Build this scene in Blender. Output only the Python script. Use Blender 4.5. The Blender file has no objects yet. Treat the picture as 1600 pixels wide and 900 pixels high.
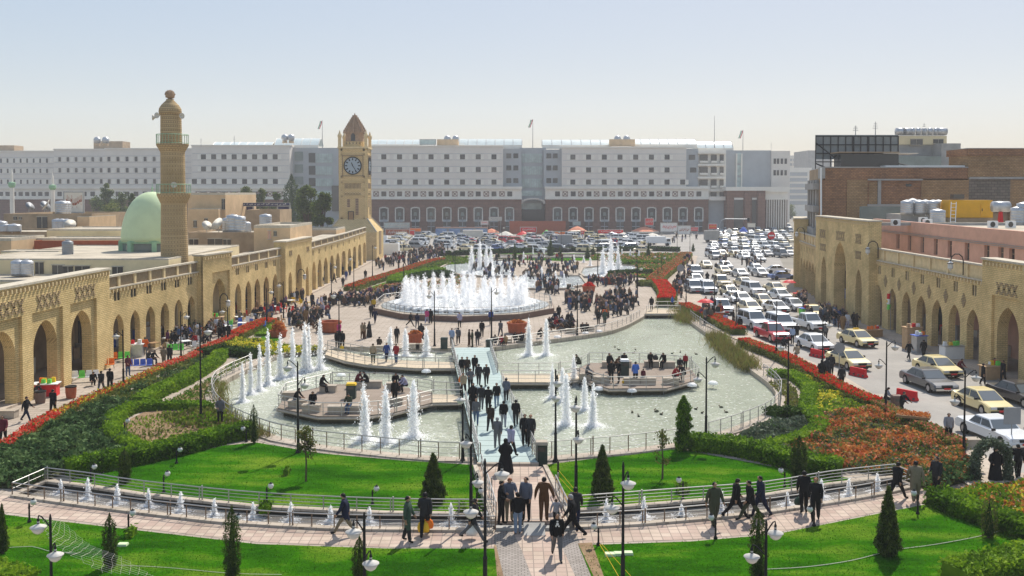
import bpy, bmesh, math, random
import numpy as np
from mathutils import Vector, Matrix
from mathutils.geometry import tessellate_polygon
RN = random.Random(11)
NR = np.random.RandomState(5)
C = bpy.context.scene.collection
SC = bpy.context.scene
PI = math.pi
# camera
H = 14.5; F = 1500.0; PITCH = math.radians(2.0); CY = 300 + F*math.tan(PITCH)
cd = bpy.data.cameras.new('camera'); cam = bpy.data.objects.new('camera', cd); C.objects.link(cam)
cam.location = (0, 0, H); cam.rotation_euler = (PI/2-PITCH, 0, 0)
cd.sensor_width = 36; cd.lens = F/1600*36; cd.shift_y = -(450-CY)/1600
cd.clip_start = 0.5; cd.clip_end = 6000
SC.camera = cam
# world and sun
SUN_EL = math.radians(50); SUN_AZ = math.radians(22)      # azimuth from +Y towards +X
w = bpy.data.worlds.new('World'); SC.world = w; w.use_nodes = True
nt = w.node_tree; bg = nt.nodes['Background']
sky = nt.nodes.new('ShaderNodeTexSky'); sky.sky_type = 'NISHITA'; sky.sun_disc = False
sky.sun_elevation = SUN_EL; sky.sun_rotation = SUN_AZ
sky.air_density = 1.0; sky.dust_density = 1.0; sky.ozone_density = 1.5
gm = nt.nodes.new('ShaderNodeGamma'); gm.inputs[1].default_value = 0.22; nt.links.new(sky.outputs[0], gm.inputs[0])
vm = nt.nodes.new('ShaderNodeMixRGB'); vm.blend_type = 'MULTIPLY'; vm.inputs[0].default_value = 1; vm.inputs[2].default_value = (3.03, 2.98, 2.98, 1); nt.links.new(gm.outputs[0], vm.inputs[1])
hs = nt.nodes.new('ShaderNodeHueSaturation'); hs.inputs['Saturation'].default_value = 2.7; nt.links.new(vm.outputs[0], hs.inputs['Color'])
nt.links.new(hs.outputs[0], bg.inputs[0]); bg.inputs[1].default_value = 0.115
sd = bpy.data.lights.new('sun', 'SUN'); sd.energy = 3.7; sd.angle = math.radians(0.6); sd.color = (1.0, 0.955, 0.88)
sun = bpy.data.objects.new('sun', sd); C.objects.link(sun)
sv = Vector((math.sin(SUN_AZ)*math.cos(SUN_EL), math.cos(SUN_AZ)*math.cos(SUN_EL), math.sin(SUN_EL)))
sun.rotation_euler = sv.to_track_quat('Z', 'Y').to_euler(); sun.location = (20, -20, 60)
SC.view_settings.view_transform = 'Standard'; SC.view_settings.look = 'None'
SC.view_settings.exposure = 0.6; SC.view_settings.gamma = 1.0
# projection helpers
def _ray(px, py):
 a, b = px-800, CY-py
 return a, F*math.cos(PITCH)+b*math.sin(PITCH), b*math.cos(PITCH)-F*math.sin(PITCH)
def at(px, py, z=0.0):
 d = _ray(px, py); t = (z-H)/d[2]
 return (d[0]*t, d[1]*t, z)
def at_y(px, py, Y):
 d = _ray(px, py); t = Y/d[1]
 return (d[0]*t, Y, H+d[2]*t)
def proj(x, y, z):
 f = y*math.cos(PITCH)-(z-H)*math.sin(PITCH); u = y*math.sin(PITCH)+(z-H)*math.cos(PITCH)
 return 800+F*x/f, CY-F*u/f
def G(pts, z=0.0):
 return [at(p[0], p[1], z)[:2] for p in pts]
# object helpers
def setp(o, label=None, cat=None, group=None, kind=None):
 if label: o['label'] = label
 if cat: o['category'] = cat
 if group: o['group'] = group
 if kind: o['kind'] = kind
 return o
def root(name, label, cat, loc=(0,0,0), rz=0, group=None):
 o = bpy.data.objects.new(name, None); C.objects.link(o); o.location = loc; o.rotation_euler = (0,0,rz)
 o.empty_display_size = 0.2
 return setp(o, label, cat, group)
def ob(name, me, parent=None, loc=None, rz=None, label=None, cat=None, group=None, kind=None, sc=None):
 o = bpy.data.objects.new(name, me); C.objects.link(o)
 if parent: o.parent = parent
 if loc is not None: o.location = loc
 if rz is not None: o.rotation_euler = (0,0,rz) if not isinstance(rz, tuple) else rz
 if sc is not None: o.scale = (sc,sc,sc) if not isinstance(sc, tuple) else sc
 return setp(o, label, cat, group, kind)
def dup(o, loc=None, rz=None, parent=None, sc=None, **kw):
 c = o.copy(); C.objects.link(c); c.parent = parent
 if loc is not None: c.location = loc
 if rz is not None: c.rotation_euler = (0,0,rz)
 if sc is not None: c.scale = (sc,sc,sc)
 setp(c, **kw)
 for ch in KIDS(o): dup(ch, parent=c)
 return c
_kids = {}
def KIDS(o): return list(o.children)
class MB:
 def __init__(s): s.v=[]; s.f=[]; s.m=[]; s.uv=[]
 def add(s, vs, fs, m=0, uvs=None):
  n = len(s.v); s.v += [tuple(v) for v in vs]
  for i, f in enumerate(fs):
   s.f.append(tuple(n+a for a in f)); s.m.append(m)
   s.uv.append(uvs[i] if uvs else None)
  return s
 def quad(s, a, b, c, d, m=0, uv=None): return s.add([a,b,c,d], [(0,1,2,3)], m, [uv] if uv else None)
 def box(s, c, d, m=0, rz=0, top=1.0):
  x,y,z = c; a,b,h = d[0]/2,d[1]/2,d[2]/2; cs,sn = math.cos(rz),math.sin(rz); vs=[]
  for sz in (-1,1):
   k = top if sz>0 else 1.0
   for sx,sy in ((-1,-1),(1,-1),(1,1),(-1,1)):
    u,v = sx*a*k, sy*b*k
    vs.append((x+u*cs-v*sn, y+u*sn+v*cs, z+sz*h))
  return s.add(vs, [(3,2,1,0),(4,5,6,7),(0,1,5,4),(1,2,6,5),(2,3,7,6),(3,0,4,7)], m)
 def prism(s, poly, z0, z1, m=0, mt=None):
  n=len(poly); area=sum(poly[i][0]*poly[(i+1)%n][1]-poly[(i+1)%n][0]*poly[i][1] for i in range(n))
  if area<0: poly=poly[::-1]
  vs=[(p[0],p[1],z0) for p in poly]+[(p[0],p[1],z1) for p in poly]
  s.add(vs, [(i,(i+1)%n,n+(i+1)%n,n+i) for i in range(n)], m)
  s.add([(p[0],p[1],z1) for p in poly], [tuple(range(n))], m if mt is None else mt)
  return s
 def tube(s, pts, rs, n=8, m=0, cap=True):
  if not isinstance(rs,(list,tuple)): rs=[rs]*len(pts)
  P=[Vector(p) for p in pts]; rings=[]; up0=None
  for i,p in enumerate(P):
   t=(P[min(i+1,len(P)-1)]-P[max(i-1,0)])
   t = t.normalized() if t.length>1e-9 else Vector((0,0,1))
   ref=Vector((0,0,1)) if abs(t.z)<0.9 else Vector((1,0,0))
   if up0 is not None: ref=up0
   u=(ref-t*ref.dot(t)); u = u.normalized() if u.length>1e-6 else t.orthogonal().normalized(); up0=u; w_=t.cross(u)
   rings.append([p+(u*math.cos(2*PI*k/n)+w_*math.sin(2*PI*k/n))*rs[i] for k in range(n)])
  vs=[v for r in rings for v in r]; fs=[]
  for i in range(len(P)-1):
   for k in range(n): fs.append((i*n+k,i*n+(k+1)%n,(i+1)*n+(k+1)%n,(i+1)*n+k))
  if cap: fs.append(tuple(range(n))[::-1]); fs.append(tuple((len(P)-1)*n+k for k in range(n)))
  return s.add(vs,fs,m)
 def lathe(s, prof, n=12, c=(0,0,0), m=0, sx=1, sy=1):
  vs=[]; fs=[]
  for r,z in prof:
   for k in range(n): vs.append((c[0]+sx*r*math.cos(2*PI*k/n), c[1]+sy*r*math.sin(2*PI*k/n), c[2]+z))
  for i in range(len(prof)-1):
   for k in range(n): fs.append((i*n+k,i*n+(k+1)%n,(i+1)*n+(k+1)%n,(i+1)*n+k))
  if prof[0][0]>1e-4: fs.append(tuple(range(n))[::-1])
  if prof[-1][0]>1e-4: fs.append(tuple((len(prof)-1)*n+k for k in range(n)))
  return s.add(vs,fs,m)
 def mesh(s, name, mats, smooth=False):
  me=bpy.data.meshes.new(name); me.from_pydata(s.v,[],s.f)
  for m in (mats if isinstance(mats,(list,tuple)) else [mats]): me.materials.append(m)
  if any(s.m): me.polygons.foreach_set('material_index', s.m)
  if any('brick' in m.name or 'cladding' in m.name or 'block' in m.name for m in me.materials):
   for i,f in enumerate(s.f):
    if s.uv[i] is None and len(f)<9:
     a,b,c=(Vector(s.v[f[j]]) for j in (0,1,2)); nn=(b-a).cross(c-b)
     if nn.length<1e-9: continue
     nn.normalize(); tx,ty=(-nn.y,nn.x) if abs(nn.z)<.9 else (1,0); l=math.hypot(tx,ty) or 1; tx/=l; ty/=l
     s.uv[i]=[(s.v[j][0]*tx+s.v[j][1]*ty, s.v[j][2] if abs(nn.z)<.9 else s.v[j][1]) for j in f]
  if any(u is not None for u in s.uv):
   ul=me.uv_layers.new(name='UVMap'); flat=[]
   for f,u in zip(s.f,s.uv):
    if u is None: u=[(0,0)]*len(f)
    for c in u: flat += [c[0],c[1]]
   ul.data.foreach_set('uv', flat)
  if smooth: me.polygons.foreach_set('use_smooth', [True]*len(s.f))
  me.update(); return me
def quads_np(name, V, mats, midx=None, smooth=False, tri=False):
 k = 3 if tri else 4
 n=len(V)//k; me=bpy.data.meshes.new(name)
 me.vertices.add(len(V)); me.vertices.foreach_set('co', np.ascontiguousarray(V, dtype=np.float32).ravel())
 me.loops.add(n*k); me.loops.foreach_set('vertex_index', np.arange(n*k, dtype=np.int32))
 me.polygons.add(n); me.polygons.foreach_set('loop_start', np.arange(0,n*k,k,dtype=np.int32))
 me.polygons.foreach_set('loop_total', np.full(n,k,dtype=np.int32))
 for m in mats: me.materials.append(m)
 if midx is not None: me.polygons.foreach_set('material_index', np.asarray(midx,dtype=np.int32))
 me.update(calc_edges=True); return me
def rot_quads(cen, sw, sh, up=0.0, rs=NR):
 """small leaf-like diamonds at cen (N,3), widths sw, heights sh; up in 0..1 leans the long axis to +Z"""
 n=len(cen); a=rs.normal(size=(n,3)); a[:,2]=a[:,2]*(1-up)+up*2.2
 a/=np.linalg.norm(a,axis=1)[:,None]; b=rs.normal(size=(n,3)); b-=a*(a*b).sum(1)[:,None]; b/=np.linalg.norm(b,axis=1)[:,None]
 sw=np.broadcast_to(sw,(n,))[:,None]/2; sh=np.broadcast_to(sh,(n,))[:,None]/2
 V=np.empty((n,4,3)); V[:,0]=cen-a*sh; V[:,1]=cen+b*sw; V[:,2]=cen+a*sh; V[:,3]=cen-b*sw
 return V.reshape(-1,3)
def sheet(name, polys, z, mat_, label=None, kind='structure', holes=None):
 vs=[]; fs=[]
 for poly in polys:
  loops=[[Vector((p[0],p[1],0)) for p in poly]]+[[Vector((p[0],p[1],0)) for p in h] for h in (holes or [])]
  tri=tessellate_polygon(loops); n=len(vs); flat=[p for l in loops for p in l]
  vs+=[(p.x,p.y,z) for p in flat]
  for t in tri:
   a,b,c=[flat[i] for i in t]
   if (b-a).cross(c-a).z<0: t=t[::-1]
   fs.append(tuple(n+i for i in t))
 me=bpy.data.meshes.new(name); me.from_pydata(vs,[],fs); me.materials.append(mat_); me.update()
 return ob(name, me, kind=kind, label=label)
def offset_poly(P, d):
 n=len(P); out=[]
 ar=sum(P[i][0]*P[(i+1)%n][1]-P[(i+1)%n][0]*P[i][1] for i in range(n)); sg=1 if ar>0 else -1
 for i in range(n):
  a=Vector(P[i-1][:2]); b=Vector(P[i][:2]); c=Vector(P[(i+1)%n][:2])
  n1=Vector(((b-a).y,-(b-a).x)).normalized()*sg; n2=Vector(((c-b).y,-(c-b).x)).normalized()*sg
  m=(n1+n2); m=m.normalized() if m.length>1e-6 else n1; k=min(1.8,1/max(0.3,m.dot(n1)))
  q=b+m*d*k; out.append((q.x,q.y))
 return out
def smooth_line(P, step=1.0, closed=False):
 """Catmull-Rom through 2D/3D points"""
 P=[Vector(p) for p in P]; n=len(P); out=[]
 rng = range(n) if closed else range(n-1)
 for i in rng:
  p0=P[(i-1)%n] if closed or i>0 else P[i]; p1=P[i]; p2=P[(i+1)%n]; p3=P[(i+2)%n] if closed or i+2<n else P[(i+1)%n]
  m=max(1,int((p2-p1).length/step))
  for k in range(m):
   t=k/m; out.append(0.5*((2*p1)+(p2-p0)*t+(2*p0-5*p1+4*p2-p3)*t*t+(3*p1-3*p2+p3-p0)*t*t*t))
 if not closed: out.append(P[-1])
 return out
def inside(P, x, y):
 r=np.zeros(x.shape,bool); n=len(P); j=n-1
 for i in range(n):
  xi,yi=P[i][0],P[i][1]; xj,yj=P[j][0],P[j][1]
  if yi!=yj:
   r ^= ((yi>y)!=(yj>y)) & (x<(xj-xi)*(y-yi)/(yj-yi)+xi)
  j=i
 return r
def scatter_poly(P, dens, rs=NR, cap=200000):
 xs=[p[0] for p in P]; ys=[p[1] for p in P]
 a=(max(xs)-min(xs))*(max(ys)-min(ys)); n=min(cap,int(a*dens))
 x=rs.uniform(min(xs),max(xs),n); y=rs.uniform(min(ys),max(ys),n); k=inside(P,x,y)
 return x[k],y[k]
# materials
def _new(name):
 m=bpy.data.materials.new(name); m.use_nodes=True; nt=m.node_tree
 return m, nt, nt.nodes['Principled BSDF']
def mat(name, col, rough=0.8, var=0.12, scale=1.5, bump=0.0, bscale=30, metal=0.0, col2=None, coord='Object', spec=0.12, trans=0.0):
 m,nt,b=_new(name); N=nt.nodes; L=nt.links
 b.inputs['Roughness'].default_value=rough; b.inputs['Metallic'].default_value=metal
 b.inputs['Specular IOR Level'].default_value=spec
 tc=N.new('ShaderNodeTexCoord')
 if var>0 or col2:
  nz=N.new('ShaderNodeTexNoise'); nz.inputs['Scale'].default_value=scale; nz.inputs['Detail'].default_value=6
  nz.inputs['Roughness'].default_value=0.65
  L.new(tc.outputs[coord], nz.inputs['Vector'])
  rp=N.new('ShaderNodeValToRGB'); e=rp.color_ramp.elements; e[0].position=0.3; e[1].position=0.7
  c2 = col2 or tuple(min(1,c*(1+var)) for c in col); c1 = col if col2 else tuple(c*(1-var) for c in col)
  e[0].color=(*c1,1); e[1].color=(*c2,1)
  L.new(nz.outputs['Fac'], rp.inputs['Fac']); L.new(rp.outputs['Color'], b.inputs['Base Color'])
 else: b.inputs['Base Color'].default_value=(*col,1)
 if bump>0:
  n2=N.new('ShaderNodeTexNoise'); n2.inputs['Scale'].default_value=bscale; n2.inputs['Detail'].default_value=4
  L.new(tc.outputs[coord], n2.inputs['Vector']); bp=N.new('ShaderNodeBump'); bp.inputs['Strength'].default_value=bump
  bp.inputs['Distance'].default_value=0.05
  L.new(n2.outputs['Fac'], bp.inputs['Height']); L.new(bp.outputs['Normal'], b.inputs['Normal'])
 return m
def brickmat(name, c1, c2, mortar, bw=0.5, bh=0.13, ms=0.018, stain=0.25, rough=0.9, bumpd=0.02, uv=True, rot=0, vec=(1,1,1), stain_s=0.25, offset=0.5):
 m,nt,b=_new(name); N=nt.nodes; L=nt.links
 tc=N.new('ShaderNodeTexCoord'); mp=N.new('ShaderNodeMapping'); mp.inputs['Rotation'].default_value=(0,0,rot); mp.inputs['Scale'].default_value=vec
 L.new(tc.outputs['UV' if uv else 'Object'], mp.inputs['Vector'])
 bt=N.new('ShaderNodeTexBrick'); bt.inputs['Scale'].default_value=1.0; bt.inputs['Brick Width'].default_value=bw; bt.inputs['Row Height'].default_value=bh
 bt.inputs['Mortar Size'].default_value=ms; bt.inputs['Mortar Smooth'].default_value=0.1; bt.offset=offset
 bt.inputs['Color1'].default_value=(*c1,1); bt.inputs['Color2'].default_value=(*c2,1); bt.inputs['Mortar'].default_value=(*mortar,1)
 L.new(mp.outputs[0], bt.inputs['Vector'])
 nz=N.new('ShaderNodeTexNoise'); nz.inputs['Scale'].default_value=stain_s; nz.inputs['Detail'].default_value=8; nz.inputs['Roughness'].default_value=0.7
 L.new(tc.outputs['Object'], nz.inputs['Vector'])
 rp=N.new('ShaderNodeValToRGB'); e=rp.color_ramp.elements; e[0].position=0.35; e[1].position=0.62
 k=1-stain; e[0].color=(k,k,k*0.97,1); e[1].color=(1,1,1,1); L.new(nz.outputs['Fac'], rp.inputs['Fac'])
 mx=N.new('ShaderNodeMixRGB'); mx.blend_type='MULTIPLY'; mx.inputs[0].default_value=1
 L.new(bt.outputs['Color'], mx.inputs[1]); L.new(rp.outputs['Color'], mx.inputs[2]); L.new(mx.outputs[0], b.inputs['Base Color'])
 b.inputs['Roughness'].default_value=rough; b.inputs['Specular IOR Level'].default_value=0.04
 bp=N.new('ShaderNodeBump'); bp.inputs['Strength'].default_value=0.8; bp.inputs['Distance'].default_value=bumpd; bp.invert=True
 L.new(bt.outputs['Fac'], bp.inputs['Height']); L.new(bp.outputs['Normal'], b.inputs['Normal'])
 return m
def leafmat(name, cols, trans=0.35, rough=0.6, clump=0.5):
 """per-leaf random colour modulated by a clump noise"""
 m,nt,b=_new(name); N=nt.nodes; L=nt.links
 ge=N.new('ShaderNodeNewGeometry'); rp=N.new('ShaderNodeValToRGB'); cr=rp.color_ramp
 tc=N.new('ShaderNodeTexCoord'); nz=N.new('ShaderNodeTexNoise'); nz.inputs['Scale'].default_value=clump*2.2; nz.inputs['Detail'].default_value=4
 L.new(tc.outputs['Object'], nz.inputs['Vector'])
 ad=N.new('ShaderNodeMath'); ad.operation='MULTIPLY_ADD'; ad.inputs[1].default_value=1.9; ad.inputs[2].default_value=-0.72
 L.new(nz.outputs['Fac'], ad.inputs[0])
 mx=N.new('ShaderNodeMath'); mx.operation='MULTIPLY_ADD'; mx.inputs[1].default_value=0.55
 L.new(ge.outputs['Random Per Island'], mx.inputs[0]); L.new(ad.outputs[0], mx.inputs[2])
 L.new(mx.outputs[0], rp.inputs['Fac'])
 while len(cr.elements)<len(cols): cr.elements.new(0.5)
 for i,c in enumerate(cols):
  cr.elements[i].position = 0.05+0.9*i/max(1,len(cols)-1); cr.elements[i].color=(*c,1)
 L.new(rp.outputs['Color'], b.inputs['Base Color']); b.inputs['Roughness'].default_value=rough; b.inputs['Specular IOR Level'].default_value=0.06
 if trans>0:
  tr=N.new('ShaderNodeBsdfTranslucent'); L.new(rp.outputs['Color'], tr.inputs['Color']); ms=N.new('ShaderNodeMixShader'); ms.inputs[0].default_value=trans
  out=N['Material Output']; L.new(b.outputs[0], ms.inputs[1]); L.new(tr.outputs[0], ms.inputs[2]); L.new(ms.outputs[0], out.inputs['Surface'])
 return m
M={}
M['wall_brick']=brickmat('yellow_brick',(0.88,0.66,0.32),(0.78,0.575,0.27),(0.56,0.405,0.19),bw=0.42,bh=0.15,ms=0.022,stain=0.33,stain_s=0.4)
M['wall_plain']=mat('yellow_brick_trim',(0.70,0.54,0.30),0.9,0.15,2,0.3,20)
M['relief']=mat('brown_relief_brick',(0.30,0.22,0.13),0.9,0.25,4,0.3,20)
M['coping']=mat('pale_coping_stone',(0.52,0.46,0.36),0.9,0.2,3,0.3,15)
M['tower_brick']=brickmat('tower_brick',(0.80,0.60,0.31),(0.70,0.515,0.255),(0.50,0.36,0.18),bw=0.6,bh=0.25,ms=0.03,stain=0.15)
M['minaret_brick']=brickmat('minaret_brick',(0.58,0.42,0.23),(0.47,0.335,0.175),(0.31,0.22,0.12),bw=0.34,bh=0.2,ms=0.03,stain=0.2)
M['spire']=mat('weathered_spire_brick',(0.42,0.28,0.18),0.9,0.25,3,0.4,12)
M['dome']=mat('pale_green_dome_paint',(0.56,0.66,0.40),0.6,0.07,0.6)
M['dome_dark']=mat('green_trim_paint',(0.32,0.50,0.32),0.6,0.1,2)
M['brown_brick']=brickmat('raw_brown_brick',(0.46,0.23,0.11),(0.31,0.155,0.08),(0.20,0.13,0.08),bw=0.45,bh=0.22,ms=0.03,stain=0.35)
M['ochre_brick']=brickmat('raw_ochre_brick',(0.50,0.31,0.15),(0.38,0.225,0.105),(0.24,0.17,0.10),bw=0.45,bh=0.22,ms=0.03,stain=0.35)
M['grey_block']=brickmat('grey_block',(0.25,0.21,0.17),(0.18,0.155,0.125),(0.13,0.11,0.09),bw=0.8,bh=0.4,ms=0.04,stain=0.3)
M['pink']=mat('pink_render',(0.64,0.37,0.27),0.9,0.12,0.8,0.1,10)
M['cream']=mat('cream_render',(0.74,0.61,0.37),0.9,0.12,0.5,0.1,8)
M['tan']=mat('tan_render',(0.62,0.44,0.26),0.9,0.18,0.4,0.1,8)
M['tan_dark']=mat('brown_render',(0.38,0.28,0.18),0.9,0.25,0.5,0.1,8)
M['roof']=mat('dusty_roof',(0.46,0.40,0.31),0.95,0.25,0.4,0.2,6)
M['concrete']=mat('grey_concrete',(0.36,0.345,0.32),0.9,0.18,0.7,0.1,10)
M['mall_white']=mat('pale_grey_cladding',(0.74,0.675,0.595),0.7,0.05,0.3)
M['mall_pale']=mat('cream_cornice_stone',(0.80,0.745,0.65),0.8,0.06,0.5)
M['mall_brown']=brickmat('brown_red_cladding',(0.27,0.145,0.105),(0.22,0.12,0.088),(0.14,0.08,0.06),bw=2.2,bh=1.1,ms=0.05,stain=0.12)
M['mall_grey']=mat('grey_mall_panel',(0.42,0.43,0.43),0.6,0.08,0.3)
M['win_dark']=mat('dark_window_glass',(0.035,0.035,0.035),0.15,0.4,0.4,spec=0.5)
def winvar():
 m=M['win_dark']; N=m.node_tree.nodes; L=m.node_tree.links; oi=N.new('ShaderNodeObjectInfo'); rp=N.new('ShaderNodeValToRGB'); e=rp.color_ramp.elements; e[0].position=.35; e[0].color=(.03,.03,.03,1); e[1].color=(.11,.10,.085,1); e[1].position=1
 L.new(oi.outputs['Random'],rp.inputs[0]); L.new(rp.outputs[0],N['Principled BSDF'].inputs['Base Color'])
winvar()
M['win_mid']=mat('greenish_glass',(0.16,0.20,0.185),0.12,0.3,0.3,spec=0.6)
M['glass_pale']=mat('pale_curtain_glass',(0.46,0.54,0.50),0.2,0.25,0.5,spec=0.5)
M['glass_roof']=mat('glass_roof_panel',(0.66,0.72,0.68),0.25,0.1,0.5,spec=0.5)
M['void']=mat('dark_opening',(.02,.018,.015),.7,0)
M['steel']=mat('brushed_steel',(0.42,0.41,0.39),0.55,0.08,5,metal=0.85)
M['galv']=mat('galvanised_tank',(0.50,0.50,0.50),0.42,0.15,2,metal=0.6)
M['rail_brown']=mat('brown_steel_post',(0.22,0.15,0.10),0.5,0.1,5,metal=0.3)
M['black']=mat('black_painted_iron',(0.016,0.017,0.018),0.4,0.1,5)
M['globe']=mat('frosted_glass_globe',(0.62,0.60,0.56),0.25,0.06,3,spec=0.5)
M['lamp_rim']=mat('lamp_reflector',(0.55,0.52,0.47),0.5,0.1,3)
M['white']=mat('white_paint',(0.78,0.78,0.76),0.5,0.04,2)
M['offwhite']=mat('off_white_canvas',(0.66,0.61,0.52),0.8,0.08,1)
M['yellow']=mat('yellow_machine_paint',(0.72,0.38,0.02),0.45,0.08,1)
M['red']=mat('red_plastic',(0.62,0.02,0.025),0.4,0.08,2)
M['orange']=mat('orange_plastic',(0.80,0.19,0.02),0.45,0.08,2)
M['green_p']=mat('green_plastic',(0.16,0.62,0.10),0.45,0.08,2)
M['blue_p']=mat('blue_plastic',(0.09,0.16,0.55),0.45,0.08,2)
M['yellow_p']=mat('yellow_plastic',(0.75,0.47,0.03),0.45,0.08,2)
M['terracotta']=mat('terracotta_planter',(0.38,0.10,0.045),0.7,0.15,3)
M['wood']=mat('timber',(0.33,0.20,0.10),0.8,0.2,3)
M['crate']=mat('cardboard',(0.46,0.31,0.18),0.85,0.15,3)
M['soil']=mat('dry_soil',(0.17,0.105,0.06),0.95,0.3,1.2,0.8,8,col2=(0.33,0.23,0.13))
M['bed_soil']=mat('dark_planting_soil',(0.075,0.08,0.035),0.95,0.3,1.2,0.8,8)
M['trunk']=mat('bark',(0.12,0.085,0.055),0.9,0.3,6,0.5,20)
M['rubber']=mat('rubber_tyre',(0.02,0.02,0.02),0.8,0.1,3)
M['rim']=mat('alloy_rim',(0.35,0.35,0.36),0.3,0.1,3,metal=0.7)
M['blue_sign']=mat('blue_poster_print',(0.045,0.09,0.28),0.5,0.9,0.55,col2=(0.35,0.48,0.62))
M['darkpurple']=mat('dark_purple_billboard',(0.035,0.03,0.075),0.6,0.5,0.6,col2=(0.09,0.10,0.18))
M['noodle']=mat('white_sign_print',(0.70,0.68,0.64),0.6,0.05,2)
M['grey_plate']=mat('grey_sign_back',(0.27,0.28,0.29),0.5,0.08,2,metal=0.3)
M['tarp']=mat('grey_billboard_backing',(0.23,0.25,0.25),0.7,0.22,0.4)
M['bin']=mat('dark_green_bin',(0.045,0.06,0.05),0.6,0.15,3)
M['stone_bench']=mat('bench_stone',(0.40,0.34,0.27),0.85,0.15,3,0.3,20)
M['deck']=brickmat('weathered_deck',(0.36,0.29,0.235),(0.31,0.25,0.20),(0.20,0.16,0.13),bw=2.4,bh=0.22,ms=0.015,stain=0.2,uv=False,bumpd=0.01)
M['deck_pale']=brickmat('pale_deck_tile',(0.60,0.50,0.37),(0.56,0.46,0.34),(0.42,0.35,0.26),bw=0.6,bh=0.3,ms=0.015,stain=0.12,uv=False,bumpd=0.01)
M['bridge']=brickmat('turquoise_painted_deck',(0.44,0.52,0.495),(0.415,0.49,0.47),(0.33,0.40,0.39),bw=8,bh=1.1,ms=0.02,stain=0.14,uv=False,bumpd=0.004)
M['rough_stone']=mat('mossy_rough_stone',(0.055,0.055,0.035),0.95,0.5,3,1.0,6,col2=(0.13,0.12,0.08))
M['plinth']=mat('brown_granite_plinth',(0.17,0.11,0.085),0.6,0.12,3)
M['pond_wall']=mat('dark_pond_wall',(0.045,0.042,0.035),0.8,0.3,2)
M['plaza']=brickmat('plaza_paving',(0.48,0.405,0.335),(0.40,0.335,0.275),(0.30,0.25,0.20),bw=1.2,bh=0.6,ms=0.04,stain=0.18,uv=False,bumpd=0.004,stain_s=0.12)
M['path']=brickmat('pink_cream_paving',(0.55,0.44,0.35),(0.45,0.33,0.27),(0.31,0.25,0.21),bw=0.42,bh=0.42,ms=0.02,stain=0.22,uv=False,bumpd=0.006,stain_s=0.35,offset=0.0)
M['cobble']=brickmat('grey_block_paving',(0.42,0.37,0.33),(0.35,0.305,0.27),(0.20,0.175,0.15),bw=0.24,bh=0.13,ms=0.018,stain=0.25,uv=False,bumpd=0.01,stain_s=0.5)
M['walk']=brickmat('pale_sidewalk',(0.50,0.42,0.34),(0.46,0.38,0.305),(0.36,0.30,0.24),bw=0.8,bh=0.8,ms=0.03,stain=0.16,uv=False,bumpd=0.004)
M['road']=mat('dusty_grey_road',(0.27,0.25,0.225),0.85,0.14,0.25,0.3,30,col2=(0.38,0.35,0.31))
M['ground']=mat('city_ground',(0.20,0.18,0.15),0.95,0.3,0.05,col2=(0.30,0.27,0.22))
M['stone_edge']=brickmat('pale_edge_stone',(0.50,0.43,0.35),(0.45,0.38,0.31),(0.30,0.25,0.2),bw=0.6,bh=0.6,ms=0.02,stain=0.2,uv=False,bumpd=0.005)
M['foam']=None
def foam():
 m,nt,b=_new('white_water_foam'); N=nt.nodes; L=nt.links
 b.inputs['Base Color'].default_value=(1,1,1,1); b.inputs['Roughness'].default_value=0.4
 tr=N.new('ShaderNodeBsdfTranslucent'); tr.inputs['Color'].default_value=(1,1,1,1)
 ms=N.new('ShaderNodeMixShader'); ms.inputs[0].default_value=0.6
 L.new(b.outputs[0], ms.inputs[1]); L.new(tr.outputs[0], ms.inputs[2]); L.new(ms.outputs[0], N['Material Output'].inputs['Surface'])
 return m
M['foam']=foam()
def water(name, c1, c2, bs=1.0, foamy=0.0, scale=1.5):
 m,nt,b=_new(name); N=nt.nodes; L=nt.links
 tc=N.new('ShaderNodeTexCoord'); nz=N.new('ShaderNodeTexNoise'); nz.inputs['Scale'].default_value=0.16; nz.inputs['Detail'].default_value=5
 L.new(tc.outputs['Object'], nz.inputs['Vector']); rp=N.new('ShaderNodeValToRGB'); e=rp.color_ramp.elements
 e[0].position=0.35; e[1].position=0.65; e[0].color=(*c1,1); e[1].color=(*c2,1); L.new(nz.outputs['Fac'], rp.inputs['Fac'])
 L.new(rp.outputs['Color'], b.inputs['Base Color']); b.inputs['Roughness'].default_value=0.1; b.inputs['IOR'].default_value=1.33
 b.inputs['Specular IOR Level'].default_value=0.5
 n1=N.new('ShaderNodeTexNoise'); n1.inputs['Scale'].default_value=scale; n1.inputs['Detail'].default_value=6; n1.inputs['Roughness'].default_value=0.74; n1.inputs['Distortion'].default_value=0.6
 mp=N.new('ShaderNodeMapping'); mp.inputs['Scale'].default_value=(1,1.5,1); L.new(tc.outputs['Object'], mp.inputs['Vector']); L.new(mp.outputs[0], n1.inputs['Vector'])
 bp=N.new('ShaderNodeBump'); bp.inputs['Strength'].default_value=bs; bp.inputs['Distance'].default_value=0.28
 n3=N.new('ShaderNodeTexNoise'); n3.inputs['Scale'].default_value=scale*7; n3.inputs['Detail'].default_value=3; L.new(mp.outputs[0],n3.inputs['Vector'])
 b2=N.new('ShaderNodeBump'); b2.inputs['Strength'].default_value=1; b2.inputs['Distance'].default_value=.035; L.new(n3.outputs['Fac'],b2.inputs['Height']); L.new(b2.outputs['Normal'],bp.inputs['Normal'])
 L.new(n1.outputs['Fac'], bp.inputs['Height']); L.new(bp.outputs['Normal'], b.inputs['Normal'])
 return m
M['water']=water('rippled_pond_water',(0.46,0.485,0.36),(0.57,0.59,0.45))
M['water_c']=water('shallow_canal_water',(0.34,0.30,0.25),(0.44,0.40,0.35),0.8,scale=4)
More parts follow.
